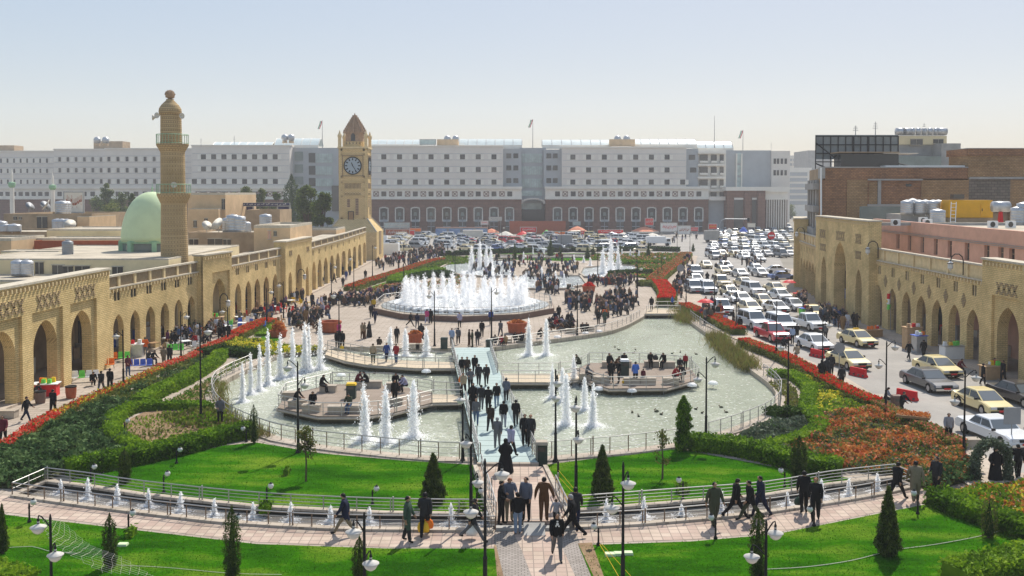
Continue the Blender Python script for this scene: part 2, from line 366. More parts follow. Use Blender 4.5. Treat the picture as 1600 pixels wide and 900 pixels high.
M['water_w']=water('white_churned_water',(0.55,0.58,0.56),(0.68,0.70,0.68),0.9,scale=3)
def lawn():
 m,nt,b=_new('mown_lawn'); N=nt.nodes; L=nt.links; tc=N.new('ShaderNodeTexCoord')
 n1=N.new('ShaderNodeTexNoise'); n1.inputs['Scale'].default_value=0.32; n1.inputs['Detail'].default_value=7; n1.inputs['Roughness'].default_value=0.6
 n2=N.new('ShaderNodeTexNoise'); n2.inputs['Scale'].default_value=9; n2.inputs['Detail'].default_value=6; n2.inputs['Roughness'].default_value=0.75
 mp=N.new('ShaderNodeMapping'); mp.inputs['Scale'].default_value=(.55,1.5,1); L.new(tc.outputs['Object'],mp.inputs['Vector']); L.new(mp.outputs[0], n1.inputs['Vector']); L.new(tc.outputs['Object'], n2.inputs['Vector'])
 r1=N.new('ShaderNodeValToRGB'); cr=r1.color_ramp; cr.elements[0].position=0.36; cr.elements[0].color=(0.016,0.075,0.003,1)
 cr.elements[1].position=0.66; cr.elements[1].color=(0.135,0.225,0.018,1); e=cr.elements.new(0.5); e.color=(0.036,0.145,0.003,1)
 L.new(n1.outputs['Fac'], r1.inputs['Fac'])
 r2=N.new('ShaderNodeValToRGB'); r2.color_ramp.elements[0].position=0.3; r2.color_ramp.elements[0].color=(0.5,0.5,0.5,1); r2.color_ramp.elements[1].position=0.7; r2.color_ramp.elements[1].color=(1.35,1.35,1.3,1)
 L.new(n2.outputs['Fac'], r2.inputs['Fac']); mx=N.new('ShaderNodeMixRGB'); mx.blend_type='MULTIPLY'; mx.inputs[0].default_value=1
 L.new(r1.outputs[0], mx.inputs[1]); L.new(r2.outputs[0], mx.inputs[2]); L.new(mx.outputs[0], b.inputs['Base Color'])
 b.inputs['Roughness'].default_value=0.85; b.inputs['Specular IOR Level'].default_value=0.0
 bp=N.new('ShaderNodeBump'); bp.inputs['Strength'].default_value=0.9; bp.inputs['Distance'].default_value=0.08
 L.new(n2.outputs['Fac'], bp.inputs['Height']); L.new(bp.outputs['Normal'], b.inputs['Normal']); return m
M['lawn']=lawn()
M['grass']=leafmat('grass_blades',[(0.02,0.09,0.003),(0.05,0.165,0.004),(0.12,0.22,0.01)],0.4,clump=0.2)
M['hedge']=leafmat('clipped_hedge_leaf',[(0.03,0.07,0.006),(0.09,0.19,0.008),(0.22,0.36,0.012)],0.35)
M['hedge_b']=leafmat('bright_hedge_leaf',[(0.06,0.13,0.006),(0.14,0.26,0.01),(0.26,0.38,0.02)],0.4)
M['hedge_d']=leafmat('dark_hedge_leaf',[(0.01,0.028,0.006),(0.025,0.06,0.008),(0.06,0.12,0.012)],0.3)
M['juniper']=leafmat('juniper_needle',[(0.02,0.05,0.014),(0.07,0.13,0.04),(0.16,0.24,0.08)],0.25)
M['greygreen']=leafmat('grey_green_shrub_leaf',[(0.04,0.06,0.035),(0.09,0.12,0.075),(0.17,0.21,0.13)],0.25)
M['cypress']=leafmat('cypress_foliage',[(0.015,0.035,0.008),(0.055,0.09,0.014),(0.12,0.16,0.03)],0.25,clump=1.4)
M['tree']=leafmat('broadleaf_foliage',[(0.035,0.055,0.012),(0.10,0.14,0.03),(0.20,0.25,0.05)],0.35,clump=0.25)
M['tree_y']=leafmat('yellow_green_foliage',[(0.05,0.07,0.012),(0.12,0.15,0.025),(0.22,0.25,0.05)],0.35,clump=0.3)
M['sapling']=leafmat('sapling_leaf',[(0.05,0.05,0.015),(0.10,0.13,0.025),(0.20,0.16,0.05)],0.35,clump=1.2)
M['reed']=leafmat('dry_reed_blade',[(0.07,0.09,0.02),(0.24,0.19,0.06),(0.14,0.22,0.04)],0.35)
M['redfl']=leafmat('red_petal',[(0.45,0.012,0.008),(0.72,0.03,0.015),(0.85,0.10,0.06)],0.3)
M['salmonfl']=leafmat('salmon_petal',[(0.55,0.12,0.07),(0.72,0.24,0.14),(0.60,0.36,0.22)],0.3)
M['orangefl']=leafmat('orange_petal',[(0.30,0.08,0.02),(0.58,0.18,0.04),(0.60,0.33,0.10)],0.3)
M['yellowfl']=leafmat('yellow_petal',[(0.50,0.42,0.02),(0.72,0.62,0.04),(0.80,0.72,0.12)],0.3)
M['olivefl']=leafmat('olive_bedding_leaf',[(0.07,0.10,0.015),(0.16,0.19,0.035),(0.28,0.27,0.07)],0.3)
def vcolmat(name, rough=0.8):
 m,nt,b=_new(name); a=nt.nodes.new('ShaderNodeVertexColor'); a.layer_name='col'
 nt.links.new(a.outputs['Color'], b.inputs['Base Color']); b.inputs['Roughness'].default_value=rough; return m
M['crowd']=vcolmat('crowd_cloth')
def plain(name, col, rough=0.8, metal=0, spec=0.3, coat=0):
 m,nt,b=_new(name); b.inputs['Base Color'].default_value=(*col,1); b.inputs['Roughness'].default_value=rough; b.inputs['Metallic'].default_value=metal
 b.inputs['Specular IOR Level'].default_value=spec; b.inputs['Coat Weight'].default_value=coat; b.inputs['Coat Roughness'].default_value=0.08
 return m
CL={k:mat('cloth_'+k,v,0.85,0.12,8,0.2,25) for k,v in dict(black=(0.011,0.011,0.012),charcoal=(0.028,0.028,0.03),navy=(0.016,0.02,0.045),brown=(0.10,0.048,0.022),
  darkbrown=(0.042,0.028,0.02),grey=(0.12,0.12,0.125),lightgrey=(0.28,0.28,0.30),khaki=(0.20,0.165,0.11),olive=(0.055,0.06,0.035),jeans=(0.07,0.11,0.19),lightjeans=(0.18,0.24,0.33),
  white=(0.58,0.58,0.60),lavender=(0.36,0.34,0.45),paleblue=(0.30,0.38,0.52),blue=(0.03,0.06,0.22),royal=(0.07,0.16,0.50),red=(0.30,0.02,0.025),pink=(0.50,0.06,0.18),
  green=(0.05,0.085,0.06),orange=(0.65,0.12,0.02),purple=(0.13,0.04,0.11),beige=(0.34,0.26,0.17),tan=(0.25,0.15,0.07),yellow=(0.55,0.36,0.04),plaid=(0.11,0.12,0.15),maroon=(0.12,0.02,0.03)).items()}
SKIN=mat('skin',(0.40,0.23,0.15),0.6,0.06,6); HAIRM={'black':mat('black_hair',(0.012,0.010,0.009),0.5,0.1,20),'grey':mat('grey_hair',(0.28,0.27,0.26),0.6,0.1,20),'brown':mat('brown_hair',(0.06,0.035,0.02),0.5,0.1,20),'scarf':CL['black'],'red':mat('auburn_hair',(0.22,0.07,0.025),0.5,0.1,20)}
SHOE=mat('black_shoe',(0.012,0.011,0.010),0.45,0.1,9)
# ponds, ground, paving
BL0=at(747,722)[:2]; BL1=at(705,545)[:2]; BR0=at(840,722)[:2]; BR1=at(765,545)[:2]
left_px=[(740,717),(687,716),(625,711),(547,703),(500,697),(440,686),(400,672),(366,655),(346,637),(339,620),(345,600),(375,583),(400,572),(425,560),(450,552),(510,548),(540,543),(625,545),(705,545)]
right_px=[(765,545),(800,540),(875,530),(940,521),(975,511),(1010,492),(1030,474),(1058,476),(1070,495),(1095,515),(1120,532),(1140,550),(1172,578),(1198,597),(1213,615),(1211,632),(1185,654),(1140,672),(1100,684),(1055,694),(990,703),(930,709),(860,715),(840,717)]
PL=[p.to_tuple()[:2] for p in smooth_line([(*p,0) for p in G(left_px)],2.0)]
PR=[p.to_tuple()[:2] for p in smooth_line([(*p,0) for p in G(right_px)],2.0)]
POND=PL+PR
can_l_low=[(27,775),(150,792),(332,814),(400,819),(525,826),(768,829)]
can_l_up=[(766,807),(600,805),(400,795),(220,776),(130,762),(71,755)]
can_r_low=[(903,824),(1000,819),(1107,810),(1200,800),(1300,785),(1375,772),(1422,761)]
can_r_up=[(1397,749),(1300,760),(1200,777),(1055,789),(901,801)]
CLl=G(can_l_low); CLu=G(can_l_up); CRl=G(can_r_low); CRu=G(can_r_up)
CANL=CLl+CLu; CANR=CRl+CRu
BIG=[(-1500,-60),(1500,-60),(1500,2600),(-1500,2600)]
holeP=offset_poly(POND,0.0)
sheet('ground',[BIG],-0.004,M['ground'],holes=[holeP,CANL,CANR])
# the square's paving (lies on the ground around the ponds)
sq=[(-34.5,30),(26,30),(26,90),(25,120),(31,168),(42,218),(-30,218),(-34.5,60)]
sheet('plaza',[sq],0.0,M['plaza'],holes=[holeP,CANL,CANR])
sheet('water_pond',[offset_poly(POND,1.0)],-0.30,M['water'])['label']='grey-green rippled water of the big pond'
for nm,P in (('water_canal',CANL),('water_canal',CANR)): sheet(nm,[offset_poly(P,0.3)],-0.22,M['water_c'])
def pool_wall(P,z0,z1,m):
 mb=MB(); n=len(P)
 for i in range(n):
  a=P[i];b=P[(i+1)%n]; mb.quad((*a,z0),(*b,z0),(*b,z1),(*a,z1))
 return mb.mesh('basin_wall',m)
for P in (POND,CANL,CANR): ob('basin_wall',pool_wall(P,-0.6,0.02,M['pond_wall']),kind='structure')
def ribbon(name,P,w0,w1,z0,z1,m,closed=False):
 """kerb-like band along a line from offset w0 to w1"""
 P=[(p[0],p[1]) for p in P]; n=len(P); A=[];B=[]
 for i in range(n):
  a=Vector(P[i-1] if (i>0 or closed) else P[0]); c=Vector(P[(i+1)%n] if (i<n-1 or closed) else P[-1])
  t=(c-a).normalized(); nn=Vector((t.y,-t.x)); q=Vector(P[i]); A.append(q+nn*w0); B.append(q+nn*w1)
 mb=MB(); rg=range(n if closed else n-1)
 for i in rg:
  j=(i+1)%n; a,b,c,d=A[i],A[j],B[j],B[i]
  mb.quad((*d,z1),(*c,z1),(*b,z1),(*a,z1)); mb.quad((*a,z1),(*b,z1),(*b,z0),(*a,z0)); mb.quad((*c,z1),(*d,z1),(*d,z0),(*c,z0))
 for i in ([0,n-1] if not closed else []):
  a,d=A[i],B[i]; mb.quad((*a,z0),(*a,z1),(*d,z1),(*d,z0))
 me=mb.mesh(name,m); return me
ar=sum(POND[i][0]*POND[(i+1)%len(POND)][1]-POND[(i+1)%len(POND)][0]*POND[i][1] for i in range(len(POND)))
sg=1 if ar>0 else -1
def cop(P,w=0.85,z=0.10,m='stone_edge'):
 s=1 if sum(P[i][0]*P[(i+1)%len(P)][1]-P[(i+1)%len(P)][0]*P[i][1] for i in range(len(P)))>0 else -1
 ob('pond_kerb',ribbon('pond_kerb',P,-0.04*s,w*s,0.0,z,M[m],True),kind='structure')
for nm,P in (('pond_kerb',PL),('pond_kerb',PR)):
 s=1 if P is None else sg
 ob(nm,ribbon(nm,P,-0.04*s,0.8*s,-0.35,0.09,M['stone_edge']),kind='structure')
cop(CANL,0.32,0.11); cop(CANR,0.32,0.11)
# foreground curved path, lower end of the walkway
low_l=[(-40,765),(27,775)]+can_l_low[1:]
path_l=G([(-60,762),(27,779),(150,796),(332,818),(400,823),(525,830),(775,833),(775,855),(600,855),(400,847),(150,818),(-60,792)])
path_r=G([(895,829),(1000,823),(1107,814),(1200,804),(1300,789),(1375,776),(1430,763),(1530,745),(1640,735),(1640,775),(1500,775),(1460,783),(1380,799),(1210,833),(1080,843),(900,850)])
sheet('footpath',[path_l,path_r],0.012,M['path'])
walk_low=G([(773,829),(898,829),(906,848),(940,915),(790,915),(772,848)])
sheet('footpath',[walk_low],0.016,M['cobble'])
mid=G([(800,829),(872,829),(880,860),(905,915),(836,915),(815,860)])
sheet('footpath',[mid],0.020,M['path'])
# raised upper walkway with two steps and a ramp slab
Z1=0.30
up=G([(746,729),(848,729),(889,814),(775,814)],Z1)
mb=MB().prism(up,0.0,Z1); 
ob('walkway',mb.mesh('walkway',M['path']),kind='structure')
a=at(775,815,Z1); b=at(889,815,Z1)
mb=MB().box(((a[0]+b[0])/2,a[1]-0.17,Z1/4),(b[0]-a[0],0.36,Z1/2)); ob('step',mb.mesh('step',M['concrete']),kind='structure')
kerbs=[]
for s,(p,q) in enumerate((((746,729),(775,814)),((848,729),(889,814)))):
 A_=at(*p,Z1); B_=at(*q,Z1); d=Vector((B_[0]-A_[0],B_[1]-A_[1])); L_=d.length
 ob('kerb',MB().box(((A_[0]+B_[0])/2+(-0.12 if s==0 else 0.12),(A_[1]+B_[1])/2,Z1/2+0.05),(L_,0.22,Z1+0.1),rz=math.atan2(d.y,d.x)).mesh('kerb',M['stone_edge']),kind='structure')
r=at(833,822,0); 
mb=MB(); x0,x1=at(818,815,Z1)[0],at(851,815,Z1)[0]; y1=at(830,811,Z1)[1]; y0=y1-1.25
mb.add([(x0,y1,Z1+.01),(x1,y1,Z1+.01),(x1,y0,0.03),(x0,y0,0.03),(x0,y1,0),(x1,y1,0),(x1,y0,0),(x0,y0,0)],[(3,2,1,0),(0,4,7,3),(1,2,6,5),(2,3,7,6),(0,1,5,4)])
ob('ramp',mb.mesh('ramp',M['concrete']),label='smooth pale concrete ramp laid over the two steps in the middle of the walkway',cat='ramp')
# bridge deck across the pond
ZB=0.38
def bz(px,py): return at(px,py,ZB)[:2]
bp=[bz(747,722),bz(840,722),bz(765,543),bz(705,543)]
br=root('footbridge','turquoise painted footbridge crossing the middle of the pond with people walking on it','bridge',(bp[0][0]*.5+bp[1][0]*.5,bp[0][1],0))
off=lambda P:[(p[0]-br.location.x,p[1]-br.location.y) for p in P]
BQ=off(bp); ob('deck',MB().prism(BQ,-0.05,ZB-.03).mesh('deck',M['rough_stone']),br)
for i in range(34):
 f0,f1=i/34+.0006,(i+1)/34-.0006; lp=lambda a,b,f:(BQ[a][0]+(BQ[b][0]-BQ[a][0])*f,BQ[a][1]+(BQ[b][1]-BQ[a][1])*f)
 ob('deck_panel',MB().prism([lp(0,3,f0),lp(1,2,f0),lp(1,2,f1),lp(0,3,f1)],ZB-.05,ZB+RN.uniform(0,.004)).mesh('deck_panel',M['bridge']),br)
q0,q1=off(bp)[0],off(bp)[1]
ob('end_beam',MB().box(((q0[0]+q1[0])/2,q0[1]-0.12,0.2),(q1[0]-q0[0]+0.1,0.24,0.35)).mesh('end_beam',M['stone_edge']),br)
ob('mat',MB().box((q1[0]-1.75,q0[1]-0.42,0.32),(0.55,0.75,0.03)).mesh('mat',M['white']),br,label='white board laid at the bridge end')
# lawns
LAWN_L=G([(400,692),(500,709),(625,720),(738,727),(768,806),(600,804),(400,794),(220,775),(130,760),(110,752),(240,722),(350,697)])
LAWN_R=G([(852,727),(930,717),(990,711),(1058,702),(1075,705),(1150,719),(1240,736),(1330,748),(1300,759),(1200,776),(1055,788),(900,800)])
FRONT_L=G([(-60,797),(150,822),(400,851),(600,858),(772,858),(790,940),(-60,940)])
FRONT_R=G([(904,853),(1080,847),(1210,836),(1380,802),(1462,786),(1500,800),(1600,835),(1660,860),(1660,940),(940,940)])
sheet('lawn',[LAWN_L,LAWN_R,FRONT_L,FRONT_R],0.03,M['lawn'])
sheet('soil',[G([(738,727),(747,730),(776,808),(768,806)]),G([(846,728),(854,727),(902,800),(892,812)]),G([(772,853),(775,853),(790,915),(778,915)]),G([(903,850),(925,849),(948,915),(934,915)])],0.036,M['soil'])
# ragged turf: blade tufts over the lawns, denser near the camera
def tufts(P,dens,zz,w=0.022,h=0.07):
 x,y=scatter_poly(P,dens); n=len(x)
 c=np.stack([x,y,np.full(n,zz+h*0.35)],1); return rot_quads(c,w*NR.uniform(.7,1.6,n),h*NR.uniform(.6,1.5,n),0.9)
V=np.concatenate([tufts(FRONT_L,60,0.03),tufts(FRONT_R,60,0.03),tufts(LAWN_L,30,0.03,.03),tufts(LAWN_R,30,0.03,.03)])
ob('grass',quads_np('grass',V,[M['grass']]),kind='stuff')
# hedges, beds
def strip_leaves(line, w, h, dens, size, z0=0.0, rag=0.06, round_=0.35):
 """leaf quads on the skin of a clipped band following a 2D line"""
 L_=smooth_line([(*p,0) for p in line],0.5); seg=[(L_[i],L_[i+1]) for i in range(len(L_)-1)]
 ln=np.array([(b-a).length for a,b in seg]); tot=ln.sum(); n=int(tot*(w+2*h)*dens)
 idx=NR.choice(len(seg),n,p=ln/tot); t=NR.uniform(0,1,n)
 A=np.array([tuple(s[0]) for s in seg])[idx]; B=np.array([tuple(s[1]) for s in seg])[idx]
 d=B-A; d/=np.maximum(1e-6,np.linalg.norm(d,axis=1))[:,None]; nn=np.stack([d[:,1],-d[:,0],np.zeros(n)],1)
 u=NR.uniform(-(w/2+h),w/2+h,n); cross=np.clip(u,-w/2,w/2); z=h-np.maximum(0,np.abs(u)-w/2)
 z=z-round_*h*0.3*(np.abs(cross)/(w/2))**4
 P=A+(B-A)*t[:,None]+nn*cross[:,None]; P[:,2]=z0+z
 P+=NR.normal(scale=rag,size=P.shape); P[:,2]=np.maximum(P[:,2],z0+0.02)
 return rot_quads(P,size*NR.uniform(.6,1.3,n),size*1.5*NR.uniform(.6,1.3,n),0.15)
def core(line,w,h,z0=0.0,m='hedge_d'):
 L_=smooth_line([(*p,0) for p in line],1.0); return ribbon('core',[p[:] for p in L_],-w/2*0.82,w/2*0.82,z0-0.05,z0+h*0.9,M[m])
def hedge(pxl,w,h,m,label,group=None,dens=70,size=0.12,cat='hedge'):
 ln=G(pxl); r=root('hedge',label,cat,(ln[0][0],ln[0][1],0),group=group); o=(r.location.x,r.location.y)
 ln2=[(p[0]-o[0],p[1]-o[1]) for p in ln]
 ob('foliage',quads_np('hedge_foliage',strip_leaves(ln2,w,h,dens,size),[M[m]]),r,kind='stuff')
 ob('branches',core(ln2,w,h,m=m),r)
 return r
def bed(poly,z0,h,items,dens,size,up=0.3,soil='bed_soil'):
 """low planting: leaf quads of several materials through a bumpy layer"""
 x,y=scatter_poly(poly,dens); n=len(x)
 from mathutils import noise
 ph=NR.uniform(0,100,2); hm=0.62+0.38*(np.sin(x*1.9+ph[0]+np.sin(y*1.3))*np.sin(y*2.3+ph[1]+np.sin(x*1.1)))
 z=z0+h*hm*NR.uniform(0.35,1.0,n)
 c=np.stack([x,y,z],1); wts=np.array([i[1] for i in items],float); wts/=wts.sum()
 # patchy choice of material
 f=(np.sin(x*0.9+ph[1])*np.cos(y*1.1+ph[0])+NR.normal(scale=0.8,size=n)); f=np.argsort(np.argsort(f))/max(1,n)
 mi=np.searchsorted(np.cumsum(wts),f,side='right').clip(0,len(items)-1)
 return rot_quads(c,size*NR.uniform(.6,1.4,n),size*1.6*NR.uniform(.6,1.4,n),up),mi,[M[i[0]] for i in items]
def bed_obj(name,pxp,h,items,dens=60,size=0.14,up=0.3,label=None,soil=True,z0=0.0):
 P=G(pxp); V,mi,ms=bed(P,z0+0.03,h,items,dens,size,up)
 ob(name,quads_np(name,V,ms,mi),kind='stuff',label=label)
 if soil: sheet('soil',[P],z0+0.045+RN.uniform(0,0.006),M['bed_soil'])
JUN=[(-60,735),(10,705),(60,683),(120,650),(175,632),(215,632),(190,645),(172,665),(178,685),(215,702),(190,716),(110,740),(75,750),(30,765),(-60,762)]
bed_obj('juniper_ground_cover',JUN,0.75,[('juniper',1)],150,0.17,0.1,'dark green spreading juniper covering the slope left of the canal end')
bed_obj('ground_cover',[(120,645),(200,612),(300,570),(345,552),(350,556),(322,572),(285,593),(240,612),(215,630),(180,633)],0.5,[('olivefl',.35),('juniper',.65)],110,0.15,0.2,'low green and olive shrubs between the flower border and the bright hedge')
bed_obj('grass_clumps',[(255,648),(345,645),(372,660),(390,675),(340,683),(300,672),(262,662)],0.55,[('hedge_b',.35),('reed',.25),('olivefl',.4)],80,0.16,0.8,'pale grass tufts around the dry soil bed')
sheet('soil',[G([(178,682),(195,660),(225,645),(270,640),(345,650),(385,672),(330,686),(270,700),(215,706)]),G([(255,632),(335,590),(345,592),(333,620),(340,645),(300,648)])],0.052,M['soil'])
bed_obj('weeds',[(255,632),(340,585),(375,560),(402,556),(372,575),(345,592),(335,615),(300,640)],0.14,[('olivefl',.5),('grass',.5)],60,0.1,0.6,soil=False,z0=0.03)
bed_obj('weeds',[(182,680),(200,662),(245,646),(330,652),(375,672),(300,694),(215,704)],.22,[('olivefl',.5),('reed',.2),('hedge_b',.3)],26,.12,.7,'scattered weeds and small plants on the dry soil bed',soil=False,z0=.03)
def border(pxl,w,h,items,label,dens=120,size=0.12,cat='flower border',top='redfl',core_m='olivefl',ht=0.18,td=190):
 ln=G(pxl); r=root('flower_border',label,cat,(ln[0][0],ln[0][1],0)); o=(ln[0][0],ln[0][1]); l2=[(p[0]-o[0],p[1]-o[1]) for p in ln]
 ob('foliage',quads_np('border_foliage',strip_leaves(l2,w,h,dens,size,rag=0.09),[M[core_m]]),r,kind='stuff')
 L_=smooth_line([(*p,0) for p in l2],0.5); seg=[(L_[i],L_[i+1]) for i in range(len(L_)-1)]
 n=int(sum((b-a).length for a,b in seg)*w*td); idx=NR.randint(0,len(seg),n); t=NR.uniform(0,1,(n,1))
 A=np.array([tuple(s[0]) for s in seg])[idx]; B=np.array([tuple(s[1]) for s in seg])[idx]; d=B-A; d/=np.linalg.norm(d,axis=1)[:,None]
 P=A+(B-A)*t+np.stack([d[:,1],-d[:,0],d[:,2]],1)*NR.uniform(-w/2,w/2,(n,1))
 P[:,2]=h+NR.uniform(-0.05,ht,n)
 tops=top if isinstance(top,list) else [top]
 ob('petals',quads_np('petals',rot_quads(P,0.12*NR.uniform(.6,1.4,n),0.17*NR.uniform(.6,1.4,n),0.6),[M[t_] for t_ in tops],NR.randint(0,len(tops),n)),r,kind='stuff')
 ob('stems',core(l2,w,h,m=core_m),r)
border([(-50,730),(15,700),(52,675),(85,655)],0.9,0.35,None,'red and cream flower border nearest the camera on the left promenade edge',top=['redfl','redfl','salmonfl'])
border([(85,655),(120,638),(150,624),(195,606),(250,581)],0.9,0.32,None,'sparse red and yellow flower border beside the promenade bench',top=['redfl','orangefl','yellowfl'],td=90)
border([(250,581),(300,563),(325,548),(355,536),(385,523)],0.9,0.42,None,'salmon red flower border beside the green plastic chairs',top=['redfl','salmonfl'])
border([(366,531),(388,521),(404,513),(424,507)],1.6,0.6,None,'bright red flower border on dark leaves in front of the cafe tables',top=['redfl','redfl','orangefl'])
border([(548,455),(572,446),(600,437),(640,424),(668,414),(690,409)],2.0,0.7,None,'long deep red flower border curving toward the clock tower crowd',top=['redfl','redfl','olivefl'],size=0.18,dens=70,td=140)
border([(1069,484),(1090,493),(1112,503),(1135,515),(1155,525)],1.5,0.75,None,'vivid red flower border above the right edge of the pond by the jetty',top=['redfl','redfl','redfl','olivefl'],td=200)
border([(1160,540),(1187,550),(1215,561),(1240,573),(1270,590),(1300,608),(1330,624),(1368,640)],1.15,0.6,None,'vivid red flower border running beside the sidewalk opposite the taxis',top=['redfl','redfl','redfl','olivefl'],td=200)
border([(1368,641),(1400,655),(1430,670),(1465,688),(1500,706)],0.9,0.55,None,'fading pink flower border at the sidewalk edge of the orange bed',top=['salmonfl','olivefl'])
border([(1072,400),(1062,412),(1045,424),(1030,436),(1022,446)],2.6,0.8,None,'salmon flower border in the distance left of the traffic jam',top=['salmonfl','redfl'],size=0.2,dens=60,td=45)
border([(1030,447),(1038,457),(1043,468),(1040,476)],2.2,0.9,None,'scarlet rounded flower bed beside the small jetty',top='redfl',td=200)
hedge([(107,745),(150,736),(200,726),(250,716),(300,704),(350,690),(392,682)],1.15,0.85,'hedge','long clipped green hedge along the back of the left lawn',dens=160)
hedge([(175,684),(195,697),(215,708),(240,714)],0.9,0.6,'hedge_b','short bright hedge joining the juniper slope to the long lawn hedge',dens=150)
hedge([(182,690),(175,672),(186,654),(215,642),(252,640)],0.95,0.6,'hedge_b','bright curved hedge around the left of the dry soil bed',dens=150)
hedge([(252,640),(290,640),(330,643)],0.8,0.55,'hedge','straight low green hedge behind the dry soil bed',dens=150)
hedge([(218,636),(250,618),(287,601),(318,582),(336,570),(346,558)],1.1,0.75,'hedge_b','bright diagonal hedge right of the juniper shrubs',dens=130)
hedge([(316,558),(345,552),(370,556),(402,560)],1.3,0.7,'hedge_d','dark low hedge below the yellow flowers',dens=100)
bed_obj('flower_bed',[(348,548),(352,540),(375,532),(402,534),(430,538),(470,544),(505,545),(500,551),(450,553),(425,559),(400,556),(360,553)],0.55,[('yellowfl',.5),('hedge_b',.25),('olivefl',.25)],110,0.14,0.3,'yellow flower bed behind the row of tall jets')
sheet('lawn',[G([(402,533),(425,513),(440,512),(437,538),(420,540)]),G([(570,452),(600,442),(622,440),(640,445),(600,458),(585,460)])],0.06,M['lawn'])
hedge([(410,526),(424,516),(433,511)],1.6,0.3,'hedge_b','small bright grass mound beside the orange flower planter',dens=60,cat='hedge')
hedge([(617,445),(622,436),(640,431),(665,427),(690,424)],2.4,0.7,'hedge_b','bright hedge around the far left bed',dens=50,size=0.2)
hedge([(650,437),(668,433),(688,431),(700,434)],2.6,0.9,'hedge_d','dark clipped hedge in the far left bed',dens=50,size=0.2)
bed_obj('shrub_bed',[(640,428),(700,415),(735,412),(760,405),(700,402),(665,412),(625,424)],0.5,[('olivefl',.5),('hedge',.5)],28,0.3,0.2,'green bedding plants on the far left bed')
bed_obj('shrub_bed',[(560,460),(600,447),(640,446),(700,440),(720,432),(735,440),(700,450),(640,455),(600,462),(565,468)],0.5,[('olivefl',.7),('salmonfl',.3)],40,0.24,0.2,'brownish bedding behind the long bench')
bed_obj('shrub_bed',[(1005,398),(1065,398),(1040,420),(1015,436),(985,432),(950,434),(955,428),(1005,424),(985,414),(920,405),(930,400)],0.6,[('olivefl',.35),('salmonfl',.2),('hedge',.45)],26,0.3,0.2,'mixed bedding plants at the far right of the square')
hedge([(955,432),(990,430),(1020,430)],2.4,0.9,'hedge_d','dark hedge behind the right fountain pool',dens=40,size=0.22)
hedge([(968,412),(1000,414),(1032,414)],2.6,0.8,'hedge','green hedge in the far right bed',dens=40,size=0.22)
hedge([(1000,446),(1018,447),(1030,443)],2.2,0.8,'olivefl','olive shrub mass beside the small jetty',dens=60,size=0.18,cat='shrub')
sheet('lawn',[G([(790,396),(930,396),(960,402),(965,406),(880,408),(740,404)]),G([(1000,404),(1060,400),(1040,414),(1010,414)]),G([(640,425),(700,404),(760,398),(740,404),(700,420)])],0.05,M['lawn'])
hedge([(690,400),(760,397),(850,394),(930,393),(1000,392),(1062,393)],2.0,1.0,'hedge_d','long low dark hedge closing the square in front of the car park',dens=30,size=0.3)
# right-hand beds
hedge([(1080,701),(1115,704),(1150,709),(1200,720),(1250,733),(1312,744)],1.25,0.85,'hedge','long clipped green hedge along the back of the right lawn',dens=160)
hedge([(1203,590),(1230,589),(1250,599),(1265,615),(1262,632),(1262,648),(1275,660),(1280,675),(1250,692),(1200,706)],0.9,0.55,'hedge_b','bright winding hedge around the grey green shrubs on the right',dens=150)
hedge([(1203,652),(1225,648),(1250,652)],1.2,0.5,'hedge_d','small dark hedge above the grey green shrubs',dens=120)
bed_obj('flower_bed',[(1240,585),(1280,602),(1310,618),(1350,636),(1362,645),(1310,648),(1270,645),(1272,622),(1262,603)],0.5,[('yellowfl',.3),('hedge_b',.6),('olivefl',.1)],130,0.14,0.2,'yellow green bedding beside the red border on the right')
bed_obj('shrub_bed',[(1150,690),(1165,676),(1200,662),(1252,655),(1265,668),(1255,684),(1215,700),(1170,704),(1135,700)],0.45,[('greygreen',.8),('juniper',.2)],130,0.14,0.3,'grey green shrub bed behind the right lawn hedge')
ORG=[(1270,668),(1280,652),(1330,648),(1370,646),(1400,658),(1430,672),(1470,692),(1505,712),(1522,738),(1510,754),(1460,768),(1425,756),(1395,744),(1340,738),(1300,738),(1250,728),(1205,716),(1240,700),(1275,684)]
bed_obj('flower_bed',ORG,0.65,[('orangefl',.38),('salmonfl',.12),('olivefl',.40),('greygreen',.10)],230,0.13,0.3,'broad bed of orange, rust and olive flowers above the right canal')
bed_obj('shrub_edge',[(1420,752),(1460,742),(1500,735),(1524,728),(1530,752),(1480,765),(1440,770)],0.85,[('juniper',1)],180,0.14,0.2,soil=False)
bed_obj('weeds',[(1200,600),(1225,595),(1245,612),(1250,640),(1222,650),(1228,625)],0.3,[('olivefl',.7),('reed',.3)],80,0.12,0.6)
hedge([(1462,785),(1500,803),(1550,819),(1600,838),(1650,855)],1.25,0.75,'hedge','clipped hedge in front of the orange and yellow bed at lower right',dens=180)
bed_obj('flower_bed',[(1466,778),(1500,768),(1560,762),(1660,762),(1660,845),(1600,828),(1545,808),(1500,792)],0.62,[('hedge_b',.55),('orangefl',.28),('yellowfl',.17)],190,0.13,0.3,'yellow green bedding with orange tips at the right edge')
hedge([(1490,912),(1540,900),(1600,884),(1660,868)],1.3,0.7,'hedge_b','bright hedge corner at the very bottom right',dens=180)
hedge([(-40,893),(0,900),(40,915)],1.0,0.4,'hedge_b','bright low hedge corner at the very bottom left',dens=180)
